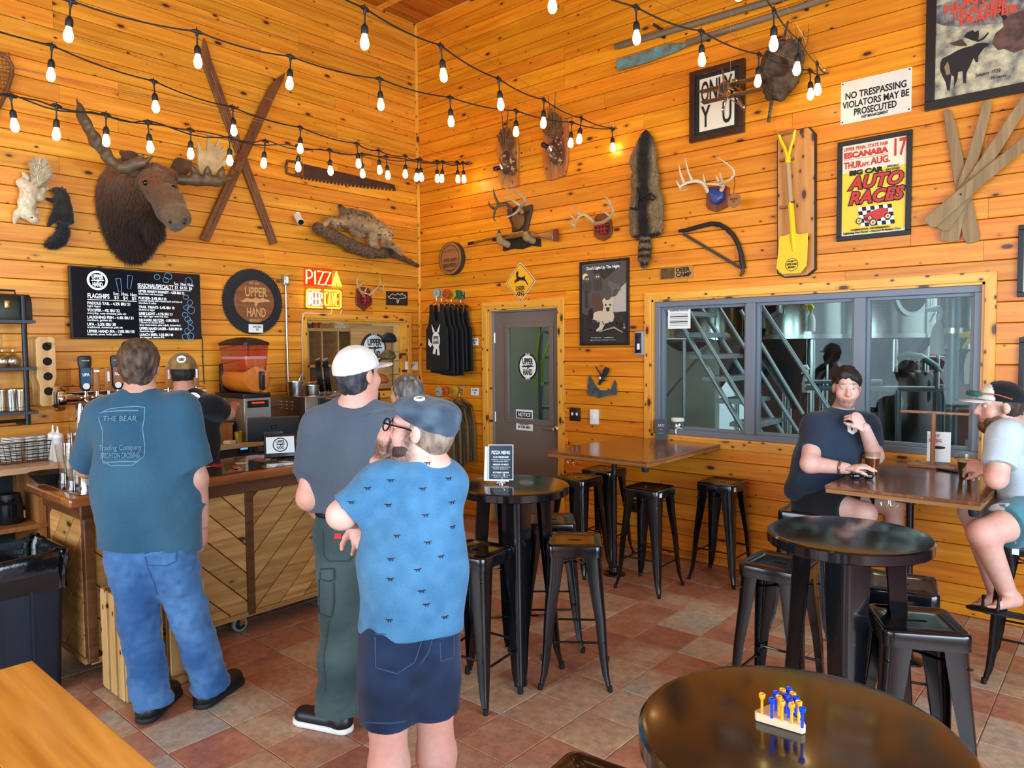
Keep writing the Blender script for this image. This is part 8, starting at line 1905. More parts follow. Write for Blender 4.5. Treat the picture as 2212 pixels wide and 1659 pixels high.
# ================================================================== the brewery behind the glass
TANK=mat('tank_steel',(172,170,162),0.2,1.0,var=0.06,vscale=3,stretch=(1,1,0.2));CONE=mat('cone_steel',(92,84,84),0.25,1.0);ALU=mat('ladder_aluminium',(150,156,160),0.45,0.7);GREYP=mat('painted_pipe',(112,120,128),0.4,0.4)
bf=MB().box((3.6,3.9,-0.03),(11,7.4,0.05)).build('floor_brewery',mat('wet_concrete',(120,128,132),0.12,var=0.25,vscale=3),smooth=False);struct(bf)
mb=MB();mb.box((3.6,7.6,2.6),(11,0.1,5.4));mb.box((9.1,3.9,2.6),(0.1,7.4,5.4));mb.box((-1.9,3.9,2.6),(0.1,7.4,5.4));mb.box((3.6,3.9,5.35),(11,7.4,0.1));struct(mb.build('wall_brewery',mat('brewery_white',(196,206,212),0.6),smooth=False))
mb=MB();mb.box((0.9,1.9,1.3),(3.4,0.1,2.6));struct(mb.build('wall_passage',mat('block_cream',(206,206,190),0.6),smooth=False))
mb=MB();mb.box((4.0,4.6,0.85),(4.4,0.12,1.7));struct(mb.build('wall_maroon',mat('maroon_panel',(74,42,38),0.6,var=0.1,vscale=4),smooth=False))
def tank(label,pxc,y,r,z0,man=None,legs=4):
 c=RW(pxc,700,-y);t=thing('fermentation_tank',label,'tank',(c.x,y,0),0,'steel fermentation tanks in the brewery')
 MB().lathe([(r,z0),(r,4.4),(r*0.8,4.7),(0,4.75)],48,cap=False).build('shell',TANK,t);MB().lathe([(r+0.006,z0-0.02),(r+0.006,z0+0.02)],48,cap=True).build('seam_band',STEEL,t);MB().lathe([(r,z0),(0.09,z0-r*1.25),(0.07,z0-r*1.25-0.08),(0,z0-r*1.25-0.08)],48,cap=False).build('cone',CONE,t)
 for k in range(legs):
  a=2*PI*k/legs+0.6;MB().cyl((r*0.9*math.cos(a),r*0.9*math.sin(a),0.0),(r*0.9*math.cos(a),r*0.9*math.sin(a),z0+0.05),0.035,n=12).build('leg',STEEL,t)
 pv=MB().tube([(r+0.05,-r*0.3,0.4),(r+0.05,-r*0.3,2.6)],0.018,10);pv.tube([(-r*0.5,-r-0.04,0.5),(-r*0.5,-r-0.04,2.8)],0.016,10);pv.build('cip_pipe',STEEL,t)
 for z in(1.0,1.75):MB().box((-r*0.5,-r-0.04,z),(0.07,0.05,0.03)).build('pipe_clamp',STEEL,t,bevel=0.004)
 if man:
  a=man;d=Vector((math.cos(a),math.sin(a),0));p=d*(r-0.02)+Vector((0,0,z0+0.42))
  MB().lathe([(0.0,0.03),(0.15,0.03),(0.15,0.0)],28,p,d,cap=False).xf(Matrix.Translation(p)@Matrix.Diagonal((1,1,1.35,1))@Matrix.Translation(-p)).build('manway_opening',BLACK,t);MB().lathe([(0.15,0.0),(0.15,0.05),(0.18,0.05),(0.18,0.0)],28,p,d,cap=False).xf(Matrix.Translation(p)@Matrix.Diagonal((1,1,1.35,1))@Matrix.Translation(-p)).build('manway_ring',STEEL,t)
  MB().box(p+d*0.07+Vector((0.12,0,0)),(0.05,0.05,0.4)).build('door_arm',STEEL,t,bevel=0.01);MB().lathe([(0.05,0.02),(0.055,0.04),(0,0.05)],16,p+Vector((-0.12,0,-0.38)),d,cap=False).build('sample_port',STEEL,t)
zs=RW(1700,728,-1.9).z
tank('steel tank behind the top of the rolling stairs',1525,2.3,0.55,zs);tank('steel tank with an open round hatch in the middle pane',1725,2.1,0.52,zs,-1.75);tank('steel tank with a hatch in the right pane, left of the white wall',1890,2.6,0.55,zs,-0.75);tank('near steel tank filling the right edge of the window',2125,1.25,0.30,RW(2090,748,-1.2).z,None,3);tank('steel tank hidden far behind the stairs',1610,3.6,0.6,zs)
ls=thing('rolling_stairs','grey rolling stairs leaning across the left window panes','stairs',(3.3,0.8,0));l0=ls.location.copy()
def seg(a,b,y,r=0.017,name='rail'):
 A_,B_=RW(*a,-y),RW(*b,-y);MB().cyl(A_-l0,B_-l0,r,n=10).build(name,ALU,ls);return A_,B_
n1=seg((1440,650),(1655,1010),0.45,0.022,'stringer');f1=seg((1512,662),(1730,1000),1.05,0.022,'stringer');seg((1478,655),(1690,1010),0.45);seg((1548,655),(1760,990),1.05);seg((1612,610),(1790,882),0.45);seg((1600,670),(1735,895),1.05);seg((1478,735),(1478,900),0.45);seg((1420,880),(1540,735),0.9);seg((1430,735),(1535,735),0.8)
for k in range(7):
 f=0.06+0.135*k;a,b=n1[0].lerp(n1[1],f),f1[0].lerp(f1[1],f+0.03);c=(a+b)/2-l0
 t_=MB().box((c.x,c.y,c.z),(0.24,b.y-a.y,0.035)).build('tread',ALU,ls,smooth=False);g=MB()
 for i in range(6):g.box((c.x-0.1+0.04*i,c.y,c.z+0.021),(0.012,b.y-a.y-0.04,0.008))
 o=g.build('grip_bars',STEEL,t_,smooth=False);o['kind']='stuff'
rl=thing('pipe_railing','grey pipe railing across the right window pane','railing',RW(1980,950,-0.9));r0=rl.location.copy();q=lambda px,py,y=0.9:RW(px,py,-y)-r0
MB().tube([q(1740,838),q(2020,840),q(2032,852),q(2032,1000)],0.022,10).build('top_rail',GREYP,rl);MB().tube([q(1740,825),q(1905,824)],0.018,10).build('mid_rail',GREYP,rl);MB().tube([q(2060,1000),q(2060,845),q(2050,832),q(2030,845)],0.022,10).build('post',GREYP,rl);MB().cyl(q(1940,1010),q(1940,838),0.022,n=10).build('post',GREYP,rl)
c=RW(1957,860,-2.3);kt=thing('steel_vessel','squat steel vessel on legs behind the pipe railing','vessel',(c.x,2.3,0));MB().lathe([(0,0.55),(0.2,0.6),(0.24,0.68),(0.24,1.45),(0.22,1.5),(0,1.52)],32,cap=False).build('drum',CONE,kt)
for k in range(3):a=2.1*k;MB().cyl((0.2*math.cos(a),0.2*math.sin(a),0),(0.2*math.cos(a),0.2*math.sin(a),0.65),0.025,n=10).build('leg',STEEL,kt)
hs=thing('green_hose','grey green hose looping from the vessel to the rack','hose',RW(1960,770,-2.2));h0=hs.location.copy();MB().tube([RW(px,py,-2.2)-h0 for px,py in((1935,775),(1960,766),(1990,770),(2020,790),(2028,802))],0.03,10).build('hose_tube',mat('hose_green',(64,92,92),0.5),hs)
hs=thing('coiled_hose','dark coiled hose hanging at the side of the vessel','hose',RW(1995,850,-2.2));h0=hs.location.copy();MB().tube([RW(px,py,-2.2)-h0 for px,py in((1990,820),(2000,812),(2006,830),(2006,860),(1992,885))],0.022,8).build('hose_tube',mat('hose_dark',(40,48,54),0.5),hs)
rk=thing('wire_rack','chrome wire rack against the white brewery wall','rack',RW(2025,860,-4.5));r0=rk.location.copy();w=MB()
for px in(1992,2060):
 for y in(4.3,4.8):p=RW(px,860,-4.5)-r0;w.cyl((p.x,y-4.5,RW(px,722,-4.5).z-r0.z),(p.x,y-4.5,-r0.z),0.012,n=6)
for py in(730,770,800,830,850):
 a,b=RW(1992,py,-4.5)-r0,RW(2060,py,-4.5)-r0
 for y in(-0.2,-0.1,0.0,0.1,0.3):w.cyl((a.x,y,a.z),(b.x,y,a.z),0.006,n=5)
w.build('wires',STEEL,rk)
c=RW(2058,835,-3.4);s=thing('yellow_bucket','yellow plastic bucket by the wire rack','bucket',(c.x,3.4,c.z-0.2));MB().lathe([(0,0),(0.13,0),(0.16,0.34),(0.15,0.34),(0,0.03)],24,cap=False).build('bucket_body',mat('bucket_yellow',(206,176,40),0.5),s);s.location.z=0.001
MB().lathe([(0.14,-0.0),(0.16,0.02)],20,(0,0,0.34)).build('rim',mat('bucket_yellow',(0,0,0)),s)
c=RW(2030,765,-7.4);s=thing('safety_poster','white notice board on the far brewery wall','notice',(c.x,7.54,c.z));MB().box((0,0,0),(0.55,0.02,0.8)).build('sheet',WHITE,s,smooth=False);text('SAFETY',0.12,INK,s,0,-0.014,0.25,width=0.4)
for px,py,y,cl,lab in((1752,690,1.45,1,'spray bottle with a yellow head hanging in front of the round hatch'),(1742,822,1.4,0,'white spray bottle hanging low in the middle pane'),(2028,720,1.1,0,'large pale bottle hanging before the white wall'),(2103,780,0.75,1,'clear spray bottle with a yellow head by the right window edge')):
 c=RW(px,py,-y);k=1.5 if px>2000 else 1.0;s=thing('spray_bottle',lab,'spray bottle',(c.x,y,c.z),0,'spray bottles hanging in the brewery')
 MB().lathe([(0,-0.11*k),(0.038*k,-0.11*k),(0.04*k,-0.02*k),(0.03*k,0.03*k),(0.013*k,0.06*k),(0.013*k,0.075*k),(0,0.075*k)],20,cap=False).build('bottle_body',PLA,s);hm=mat('sprayer_yellow',(226,186,30),0.45)if cl else WHITE
 MB().lathe([(0.016*k,0.07*k),(0.016*k,0.1*k),(0,0.1*k)],14,cap=False).build('neck_cap',hm,s);MB().tube([(-0.06*k,0,0.125*k),(0.0,0,0.13*k),(0.02*k,0,0.10*k)],[0.012*k,0.018*k,0.012*k],8).build('sprayer',hm,s);MB().tube([(-0.02*k,0,0.11*k),(-0.045*k,0,0.06*k)],0.006*k,6).build('trigger',hm,s)
 MB().cyl((0,0,0.12*k),(0,0,2.2-c.z+0.4),0.003,n=5).build('hook_wire',STEEL,s)
c=RW(2095,800,-0.85);s=thing('standpipe','upright steel pipe with a handwheel by the right window edge','pipe',(c.x-0.11,0.85,0));MB().cyl((0,0,0),(0,0,3.2),0.04,n=16).build('pipe',GREYP,s)
for z in(0.95,1.86):MB().cyl((0,0,z-0.02),(0,0,z+0.02),0.062,n=16).build('flange',STEEL,s)
MB().cyl((0,0,1.32),(0.16,-0.08,1.32),0.03,n=12).build('valve_body',STEEL,s);MB().tube([(0,-0.02,2.35),(0.0,-0.06,2.30)],0.03,8).build('wheel_hub',STEEL,s)
for k in range(4):a=PI/4+PI/2*k;MB().tube([(-0.1,-0.08,2.33),(-0.1+0.16*math.cos(a),-0.08,2.33+0.2*math.sin(a))],0.016,8).build('wheel_arm',ALU,s)
dl=thing('step_ladder','aluminium step ladder seen through the door glass','ladder',(1.2,0.75,0))
for x in(-0.1,0.32):MB().box((x,0,1.1),(0.05,0.03,2.2)).build('rail',ALU,dl,smooth=False)
for k in range(7):MB().box((0.11,0,0.3+0.27*k),(0.40,0.07,0.03)).build('step',ALU,dl,smooth=False)
hs=thing('yellow_hose','yellow green hose looped over the ladder behind the door glass','hose',(1.15,0.68,1.5));MB().tube([(-0.05,0,0.9),(-0.02,0,0.4),(-0.08,0,0.0),(-0.06,0,-0.2)],0.016,8).build('hose_tube',mat('hose_yellow',(176,196,70),0.5),hs);MB().tube([(0.33,0,0.9),(0.16,0,0.4),(0.02,0,0.1),(0.03,0,-0.15)],0.016,8).build('hose_tube',mat('hose_yellow',(0,0,0)),hs)
# ================================================================== people
SKIN=tint_mat('skin',0.5,0.12,220,var=0.06,vscale=40,spec=0.4);CLOTH=tint_mat('cloth',0.9,0.25,260,var=0.07,vscale=120,sheen=0.15,spec=0.2);HAIR=tint_mat('hair',0.6,0.8,130,(1,1,0.25),0.4,70,spec=0.4)
def PD(px,py,d):return Vector(CAM+_ray(px,py)*d)
def flat(V,c):return np.tile(np.array(c,'f'),(len(V),1))
def wrinkle(a,s=9,st=(1,1,0.45),seed=1):return lambda V,N:a*_vnoise(V*np.array(st,'f'),s,seed)+a*0.5*_vnoise(V*np.array(st,'f'),s*2.3,seed+1)
class Fig:
 def __init__(s,label,base,face):
  s.o0=Vector(base);s.f=Vector((face[0],face[1],0)).normalized();s.r=Vector((s.f.y,-s.f.x,0));s.label=label;s.sk=[];s.extra=[];s.kids=[]
 def P(s,px,py,d):return PD(px,py,d)-s.o0
 def head(s,c,look,neck,k=1.0,tilt=0.0,skin=(206,150,122),stub=None,stub_amt=0.0,nose=1.0):
  """head centred on c, looking along `look`"""
  y=Vector(look).normalized();x=y.cross(Vector((0,0,1))).normalized();z=x.cross(y);s.H=Matrix((x,y,z)).transposed();s.hc=Vector(c);s.k=k
  R=np.array(s.H,'f');h=s.hp;e=lambda p,r,kk=0.02:E(h(*p),tuple(v*k for v in r),R,kk*k)
  s.sk+=[e((0,-0.012,0.03),(0.074,0.096,0.088)),e((0,0.028,-0.045),(0.060,0.064,0.076),0.03),e((0,0.052,-0.100),(0.036,0.030,0.026),0.03),C(h(0,0.084,0.018),h(0,0.110*nose,-0.030),0.009*k,0.015*k,0.012),e((0,0.096,-0.034),(0.021,0.014,0.011),0.01),
                 C(h(-0.042,0.074,0.030),h(0.042,0.074,0.030),0.013*k,0.013*k,0.015),e((0.042,0.056,-0.028),(0.026,0.026,0.028)),e((-0.042,0.056,-0.028),(0.026,0.026,0.028)),SUB(e((0.032,0.098,0.005),(0.018,0.014,0.008),0.010)),SUB(e((-0.032,0.098,0.005),(0.018,0.014,0.008),0.010)),
                 e((0,0.086,-0.062),(0.026,0.012,0.007),0.008),e((0,0.085,-0.076),(0.024,0.013,0.009),0.008),C(Vector(neck),h(0,-0.022,-0.075),0.064*k,0.058*k,0.03)]
  for q in(-1,1):s.sk+=[e((q*0.076,-0.010,-0.004),(0.010,0.021,0.032),0.008),SUB(e((q*0.089,-0.002,0.002),(0.004,0.008,0.013),0.006))]
  s.skin,s.stub,s.sa=skin,stub,stub_amt
 def hp(s,x,y,z):return s.hc+s.H@(Vector((x,y,z))*s.k)
 def tint(s,V):
  L=(V-np.array(s.hc,'f'))@np.array(s.H,'f')/s.k
  c=mixc(s.skin,(min(255,s.skin[0]*1.06),s.skin[1]*0.90,s.skin[2]*0.88),0.25+0.5*_vnoise(V,12,2))
  g=lambda p,r:np.exp(-(((L-np.array(p,'f'))/np.array(r,'f'))**2).sum(1))
  red=np.clip(g((0.05,0.07,-0.03),(0.03,0.03,0.03))+g((-0.05,0.07,-0.03),(0.03,0.03,0.03))+g((0,0.11,-0.03),(0.02,0.02,0.02)),0,1)[:,None]*0.35
  c=c*(1-red)+np.array((204,110,92),'f')*red
  lip=np.clip(g((0,0.095,-0.069),(0.026,0.018,0.011))*1.2,0,1)[:,None]*0.7;c=c*(1-lip)+np.array((164,86,76),'f')*lip
  brow=np.clip(g((0.036,0.09,0.034),(0.022,0.03,0.006))+g((-0.036,0.09,0.034),(0.022,0.03,0.006)),0,1)[:,None]*0.8;c=c*(1-brow)+np.array(s.stub or(60,42,30),'f')*brow
  if s.stub:
   b=np.clip((-(L[:,2]+0.052)/0.02),0,1)*np.clip((L[:,1]+0.03)/0.04,0,1)*np.clip((L[:,2]+0.135)/0.02,0,1)
   b=np.maximum(b,np.clip((0.03-L[:,2])/0.03,0,1)*np.exp(-((L[:,1]-0.018)/0.022)**2)*(L[:,2]>-0.12))*(1-lip[:,0])
   b=np.clip(b*s.sa*(0.8+0.4*_vnoise(V,160,4)),0,1)[:,None];c=c*(1-b)+np.array(s.stub,'f')*b
  return c
 def eyes(s,body,iris=(70,60,50)):
  for q in(-1,1):
   MB().sph(s.hp(q*0.032,0.0755,0.005),0.0118*s.k,14,10).build('eyeball',mat('eye_white',(186,172,164),0.25),body);MB().sph(s.hp(q*0.032,0.0832,0.005),0.0052*s.k,12,8).build('iris',mat('iris_dark',iris,0.1),body)
 def limb(s,pts,rs,k=0.025):s.sk+=PATH([Vector(p)for p in pts],rs,k)
 def hand(s,wrist,d,n,side=1,curl=0.5,sc=1.0,thumb=0.5,curls=None):
  """palm and five fingers; d points along the fingers, n out of the palm"""
  w=Vector(wrist);d=Vector(d).normalized();n=Vector(n);n=(n-d*n.dot(d)).normalized();t=d.cross(n)*side
  pr=[F(w-d*0.015,w+d*0.075*sc,0.027*sc,0.038*sc,n,0.42,0.015),F(w+d*0.03*sc+t*0.012,w+d*0.07*sc-t*0.006,0.034*sc,0.034*sc,n,0.42,0.015)]
  for i,(of,L)in enumerate(((0.030,0.070),(0.010,0.078),(-0.011,0.072),(-0.030,0.056))):
   b=w+d*(0.082-0.006*abs(i-1))*sc+t*of*sc;a=(t*of*1.5).normalized()*0.0 if False else Vector();dd=(d+t*of*3).normalized();cc=(curls[i]if curls else curl)
   for j,(fr,r)in enumerate(((0.45,0.0092),(0.30,0.0085),(0.25,0.0075))):
    ang=cc*(0.55,1.0,0.8)[j];dd=(dd*math.cos(ang)+n*math.sin(ang)).normalized();e=b+dd*(L*fr*sc);pr.append(C(b,e,r*sc,r*0.92*sc,0.006));b=e
  b=w+d*0.025*sc+t*0.028*sc;dd=(d*0.75+t*0.7+n*0.25).normalized()
  for L,r in((0.04,0.0125),(0.032,0.0105),(0.024,0.009)):e=b+dd*L*sc;pr.append(C(b,e,r*sc,r*0.92*sc,0.008));b=e;dd=(dd+n*thumb*0.5-t*thumb*0.5+d*0.2).normalized()
  V,Q=sdf_arrays(pr,0.0042);s.extra.append((_smooth(V,Q,1),Q))
 def cloth(s,name,prims,tint,vox=0.009,disp=None,parts=()):
  s.kids.append((name,[q for p in parts for q in p]+list(prims),CLOTH,vox,disp,tint,None))
 def sleeve(s,a,b,r0,r1,ext=0.02):
  a,b=Vector(a),Vector(b);d=(b-a).normalized();return[C(a-d*0.03,b+d*0.08,r0,r1,0.02),CUTL(b,d,0.19)]
 def hair(s,prims,col,col2,vox=0.007,amp=0.004):s.kids.append(('hair',prims,HAIR,vox,lambda V,N:amp*_vnoise(V*np.array((1,1,0.5),'f'),60,5)+amp*_vnoise(V,24,6),lambda V:mixc(col,col2,0.5+0.8*_vnoise(V*np.array((1,1,0.3),'f'),70,3)),None))
 def build(s,vox=0.007):
  V,Q=sdf_arrays(s.sk,vox);V=_smooth(V,Q,1);me=np_mesh('person',[(V,Q)]+s.extra,s.tint);b=obj('person',me,SKIN,None,s.o0);tag(b,s.label,'person');s.b=b;s.k_={}
  for name,prims,m,vx,disp,tn,ex in s.kids:s.k_[name]=organic(name,prims,m,b,vx,1,disp,tint=tn,extra=ex)
  return b
 def stick(s,part,px,py,shapes,up=None,lift=0.002):
  """lay flat shapes (polygon, material, name) on the surface of a part where the sight line meets it"""
  h,n=surf_hit(s.k_[part],px,py)
  if h is None:return None
  x=Vector((0,0,1)).cross(n).normalized();z=n.cross(x);M=Matrix((x,-n,z)).transposed().to_4x4();M.translation=h
  for i,(poly,m,nm)in enumerate(shapes):
   MB().prism(poly,-lift-0.0012*(i+1),0.004).xf(M).build(nm,m,s.k_[part],smooth=False)
  return M
def seam(part,pts,m,r=0.0018,name='stitching',closed=False):
 Q=[]
 pts=pts+pts[:1]if closed else pts
 for a,b in zip(pts[:-1],pts[1:]):
  n=max(2,int(math.hypot(b[0]-a[0],b[1]-a[1])/6))
  for i in range(n):
   p,nn=surf_hit(part,a[0]+(b[0]-a[0])*i/n,a[1]+(b[1]-a[1])*i/n)
   if p is not None and(not Q or(p+nn*r*0.4-Q[-1]).length<0.06):Q.append(p+nn*r*0.4)
 if len(Q)>2:MB().tube(Q,r,5).build(name,m,part)
def shoe(fig,heel,toe,col,sole,w=0.05,name='shoe',h=0.085):
 a,b=Vector(heel),Vector(toe);d=(b-a).normalized();L=(b-a).length;a.z=b.z=-fig.o0.z
 u=Vector((0,0,1));o=organic(name,[F(a+d*0.05+u*0.045,b-d*0.06+u*0.04,w*0.86,w*0.95,u,0.9,0.02),C(a+d*0.05+u*0.05,a+d*0.06+u*h,w*0.85,w*0.8,0.03),CUT(a+u*0.02,-u)],mat('shoe_'+name,col,0.4),fig.b,0.007)
 organic('sole',[F(a+d*0.045+u*0.014,b-d*0.055+u*0.014,w*0.95,w*1.04,u,0.9,0.02),CUT(a+u*0.03,u),CUT(a+u*0.001,-u)],mat('sole_'+name,sole,0.7),o,0.007)
def torso(a,b,c,wa,wb,wc,fl,depth,k=0.05):return[F(a,b,wa,wb,fl,depth,k),F(b,c,wb,wc,fl,depth,k)]
def capx(f,col,tintfn,brim_dir=1,zc=0.035,sx=1.12,peak=True,up=0.0,bl=0.085,bw=0.07):
 R=np.array(f.H,'f');k=f.k
 s=[E(f.hp(0,-0.012,zc),(0.082*sx*k,0.103*sx*k,0.094*sx*k),R,0.01),CUT(f.hp(0,0,0.03),f.H@Vector((0,0.12,-1)))]
 f.kids.append(('cap',s,CLOTH,0.006,lambda V,N:0.0015*_vnoise(V,40,2),tintfn,None))
 y0=0.075*brim_dir;rows=[]
 for t,(l,zz)in enumerate(((0.0,0.0),(0.5,0.004),(1.0,-0.006))):
  pass
 pr=[F(f.hp(-0.03,0.09*brim_dir,0.032+up),f.hp(0.03,0.09*brim_dir,0.032+up),bw*0.72*k,bw*0.72*k,f.H@Vector((0,-0.1*brim_dir,1)),0.10,0.01),F(f.hp(-0.02,0.10*brim_dir+0.03,0.028+up),f.hp(0.02,0.10*brim_dir+0.03,0.028+up),bw*0.8*k,bw*0.8*k,f.H@Vector((0,-0.1*brim_dir,1)),0.10,0.01)]
 if peak:f.kids.append(('cap_brim',pr,CLOTH,0.005,None,tintfn,None))
# --- man in the faded teal shirt, seen from behind
f=Fig('man in a faded teal T-shirt and blue jeans standing with his back turned',HZ(385,1540),(-0.80,0.60));P=f.P
f.head(P(302,792,3.52),(-0.82,0.50,0.1),P(304,870,3.50),1.06,skin=(186,140,120))
sl,sr,el,er=P(222,905,3.52),P(392,895,3.48),P(188,1010,3.62),P(424,1035,3.52);wl_,wr_=P(226,1030,3.86),P(436,1130,3.60)
f.limb([sl,el,wl_],[0.06,0.05,0.034]);f.limb([sr,er,wr_],[0.06,0.053,0.036])
hl,hr=P(285,1200,3.50),P(368,1195,3.50);kl,kr=P(300,1345,3.46),P(408,1325,3.53);al,ar=P(328,1500,3.46),P(452,1468,3.58)
f.limb([hl,kl,al],[0.10,0.065,0.045]);f.limb([hr,kr,ar],[0.10,0.065,0.045]);f.sk+=torso(P(325,1180,3.5),P(315,1040,3.5),P(304,905,3.5),0.16,0.18,0.15,f.f,0.6)
f.hand(wr_,P(440,1180,3.62)-wr_,f.r*-1+f.f*0.3,1,0.35,1.05);f.hand(wl_,P(250,1035,4.0)-wl_,(0,0,-1),1,0.3,1.0)
R=np.array(f.H,'f');f.hair([E(f.hp(0,-0.016,0.036),(0.087*1.06,0.108*1.06,0.098*1.06),R,0.02),E(f.hp(0,-0.055,-0.03),(0.07,0.05,0.06),R,0.03),CUT(f.hp(0,0.055,0.03),f.H@Vector((0,1,-0.75))),CUT(f.hp(0,0,-0.085),f.H@Vector((0,0,-1)))],(92,70,52),(44,34,28),amp=0.006)
pc=P(305,1050,3.3)
def tt(V):
 c=mixc((38,74,96),(54,90,108),0.5+0.7*_vnoise(V,5,3));return c
def tdisp(V,N):
 s=V@np.array(f.r,'f');return 0.008*np.sin(s*26+9*V[:,2]+2*_vnoise(V,3,3))*np.clip((1.35-V[:,2]),0,0.8)+0.006*_vnoise(V*np.array((1,1,0.5),'f'),10,3)+0.003*_vnoise(V,30,4)
f.cloth('t_shirt',torso(P(328,1210,3.50),P(318,1050,3.49),P(305,920,3.50),0.235,0.232,0.195,f.f,0.62,0.06)+[C(sl,sr,0.075,0.075,0.06),C(P(304,890,3.5),P(304,862,3.5),0.09,0.062,0.04),CUT(P(318,1186,3.5),(0.05,-0.12,-1))],tt,0.009,tdisp,[f.sleeve(sl,sl.lerp(el,0.95),0.086,0.088),f.sleeve(sr,sr.lerp(er,0.80),0.086,0.098)])
def jt(V):return mixc((40,76,122),(80,120,162),0.45+0.6*_vnoise(V,7,3)+0.25*_vnoise(V,40,2))
def leg(h,k,a,r0,r1,r2,e=0.0):d=(a-k).normalized();return[C(h,k,r0,r1,0.03),C(k,a+d*0.06,r1,r2,0.03),CUTL(a+d*e,d,0.19)]
pd=lambda V,N:0.010*_vnoise(V*np.array((1,1,2.6),'f'),8,6)*np.clip(1.25-V[:,2],0.3,1)+0.006*_vnoise(V*np.array((1,1,2.2),'f'),20,7)
f.cloth('jeans',[F(P(325,1165,3.5),P(325,1215,3.5),0.165,0.17,f.f,0.72,0.04),C(hl,hl.lerp(kl,0.3),0.112,0.104,0.03),C(hr,hr.lerp(kr,0.3),0.112,0.104,0.03)],jt,0.009,pd,[leg(hl,kl,al,0.108,0.088,0.088,0.05),leg(hr,kr,ar,0.108,0.088,0.088,0.05)])
f.build();shoe(f,HZ(308,1566)-f.o0,HZ(380,1494)-f.o0,(16,17,20),(20,20,22),0.056,'clog');shoe(f,HZ(428,1534)-f.o0,HZ(518,1470)-f.o0,(16,17,20),(20,20,22),0.056,'clog')
FADE=mat('faded_print',(92,126,142),0.9,var=0.1,vscale=30)
for py,tx,w in((905,'THE BEAR',0.16),(968,'Trading Company',0.19),(985,'BRIGHTON CROSSING',0.17)):
 M=f.stick('t_shirt',262,py,[])
 if M is not None:o=text(tx,0.035,FADE,f.k_['t_shirt'],width=w);o.matrix_local=M@Matrix.Translation((0,-0.012,0))
ol=[(216,893),(235,884),(262,880),(296,878),(313,880),(312,905),(308,925),(313,960),(312,985),(287,1005),(240,1006),(222,995),(222,930),(214,905)]
seam(f.k_['t_shirt'],ol,FADE,0.003,'faded_print',True)
for Y in(890,1000):seam(f.k_['t_shirt'],[(224,Y),(262,Y-3),(306,Y-3)],FADE,0.004,'faded_print')
cd=MB().tube([P(304,862,3.5)+Vector((0.068*math.cos(a),0.068*math.sin(a),0.004*math.sin(2*a)))for a in[2*PI*i/24 for i in range(24)]],0.008,6,closed=True);cd.build('collar',mat('collar_teal',(50,84,102),0.9),f.b)
ST=mat('denim_stitch',(44,74,116),0.9);seam(f.k_['jeans'],[(312,1196),(382,1178),(380,1212),(360,1222),(318,1222)],ST,0.003,closed=True);seam(f.k_['jeans'],[(432,1160),(436,1210),(450,1290),(462,1380),(470,1450)],ST,0.0025);seam(f.k_['jeans'],[(318,1225),(334,1260),(340,1290)],ST,0.0025)
# --- man in the white cap
f=Fig('man in a white cap, slate T-shirt and olive cargo trousers',HZ(735,1560),(-0.55,0.83));P=f.P
f.head(P(775,812,3.38),(-0.15,0.98,0.12),P(768,882,3.38),1.05,skin=(204,156,138))
sl,sr,el,er=P(692,935,3.40),P(842,925,3.42),P(668,1075,3.36),P(860,1060,3.55);wl_=P(712,1118,3.58);wr_=P(800,1120,3.66)
f.limb([sl,el,wl_],[0.06,0.056,0.036]);f.limb([sr,er,wr_],[0.06,0.053,0.036])
hl,hr=P(728,1150,3.40),P(790,1150,3.44);kl,kr=P(738,1335,3.38),P(806,1325,3.50);al,ar=P(730,1520,3.38),P(812,1490,3.56)
f.limb([hl,kl,al],[0.09,0.062,0.045]);f.limb([hr,kr,ar],[0.09,0.062,0.045]);f.sk+=torso(P(755,1130,3.42),P(758,1020,3.42),P(768,920,3.40),0.15,0.17,0.14,f.f,0.6)
f.hand(wl_,P(740,1128,3.66)-wl_,(0,0,-1),1,0.5);f.hand(wr_,P(770,1128,3.7)-wr_,(0,0,-1),-1,0.5)
R=np.array(f.H,'f');f.hair([E(f.hp(0,-0.016,0.02),(0.084,0.106,0.09),R,0.02),E(f.hp(0,-0.05,-0.035),(0.068,0.05,0.055),R,0.03),CUT(f.hp(0,0.02,0.0),f.H@Vector((0,1,-0.3))),CUT(f.hp(0,0,-0.085),f.H@Vector((0,0,-1)))],(30,30,34),(66,66,70))
capx(f,None,lambda V:mixc((226,222,214),(206,202,196),0.5+0.5*_vnoise(V,20,2)))
f.cloth('t_shirt',torso(P(756,1120,3.42),P(756,1030,3.42),P(768,935,3.41),0.205,0.222,0.19,f.f,0.62,0.06)+[C(sl,sr,0.075,0.075,0.06),C(P(768,905,3.4),P(768,880,3.39),0.085,0.06,0.04),CUT(P(755,1098,3.42),(0.0,0.0,-1))],lambda V:mixc((70,80,92),(82,92,104),0.5+0.7*_vnoise(V,6,3)),0.009,wrinkle(0.008,8),[f.sleeve(sl,sl.lerp(el,0.62),0.082,0.086),f.sleeve(sr,sr.lerp(er,0.62),0.082,0.084)])
OL=lambda V:mixc((50,66,66),(72,88,86),0.5+0.7*_vnoise(V,8,3))
f.cloth('cargo_trousers',[F(P(757,1110,3.42),P(757,1165,3.42),0.155,0.16,f.f,0.75,0.04)],OL,0.009,pd,[leg(hl,kl,al,0.108,0.10,0.098,0.04),leg(hr,kr,ar,0.108,0.10,0.098,0.04)])
f.build();shoe(f,HZ(760,1583)-f.o0,HZ(636,1556)-f.o0,(18,20,26),(224,222,214),0.05,'sneaker');shoe(f,HZ(846,1520)-f.o0,HZ(770,1500)-f.o0,(18,20,26),(224,222,214),0.05,'sneaker')
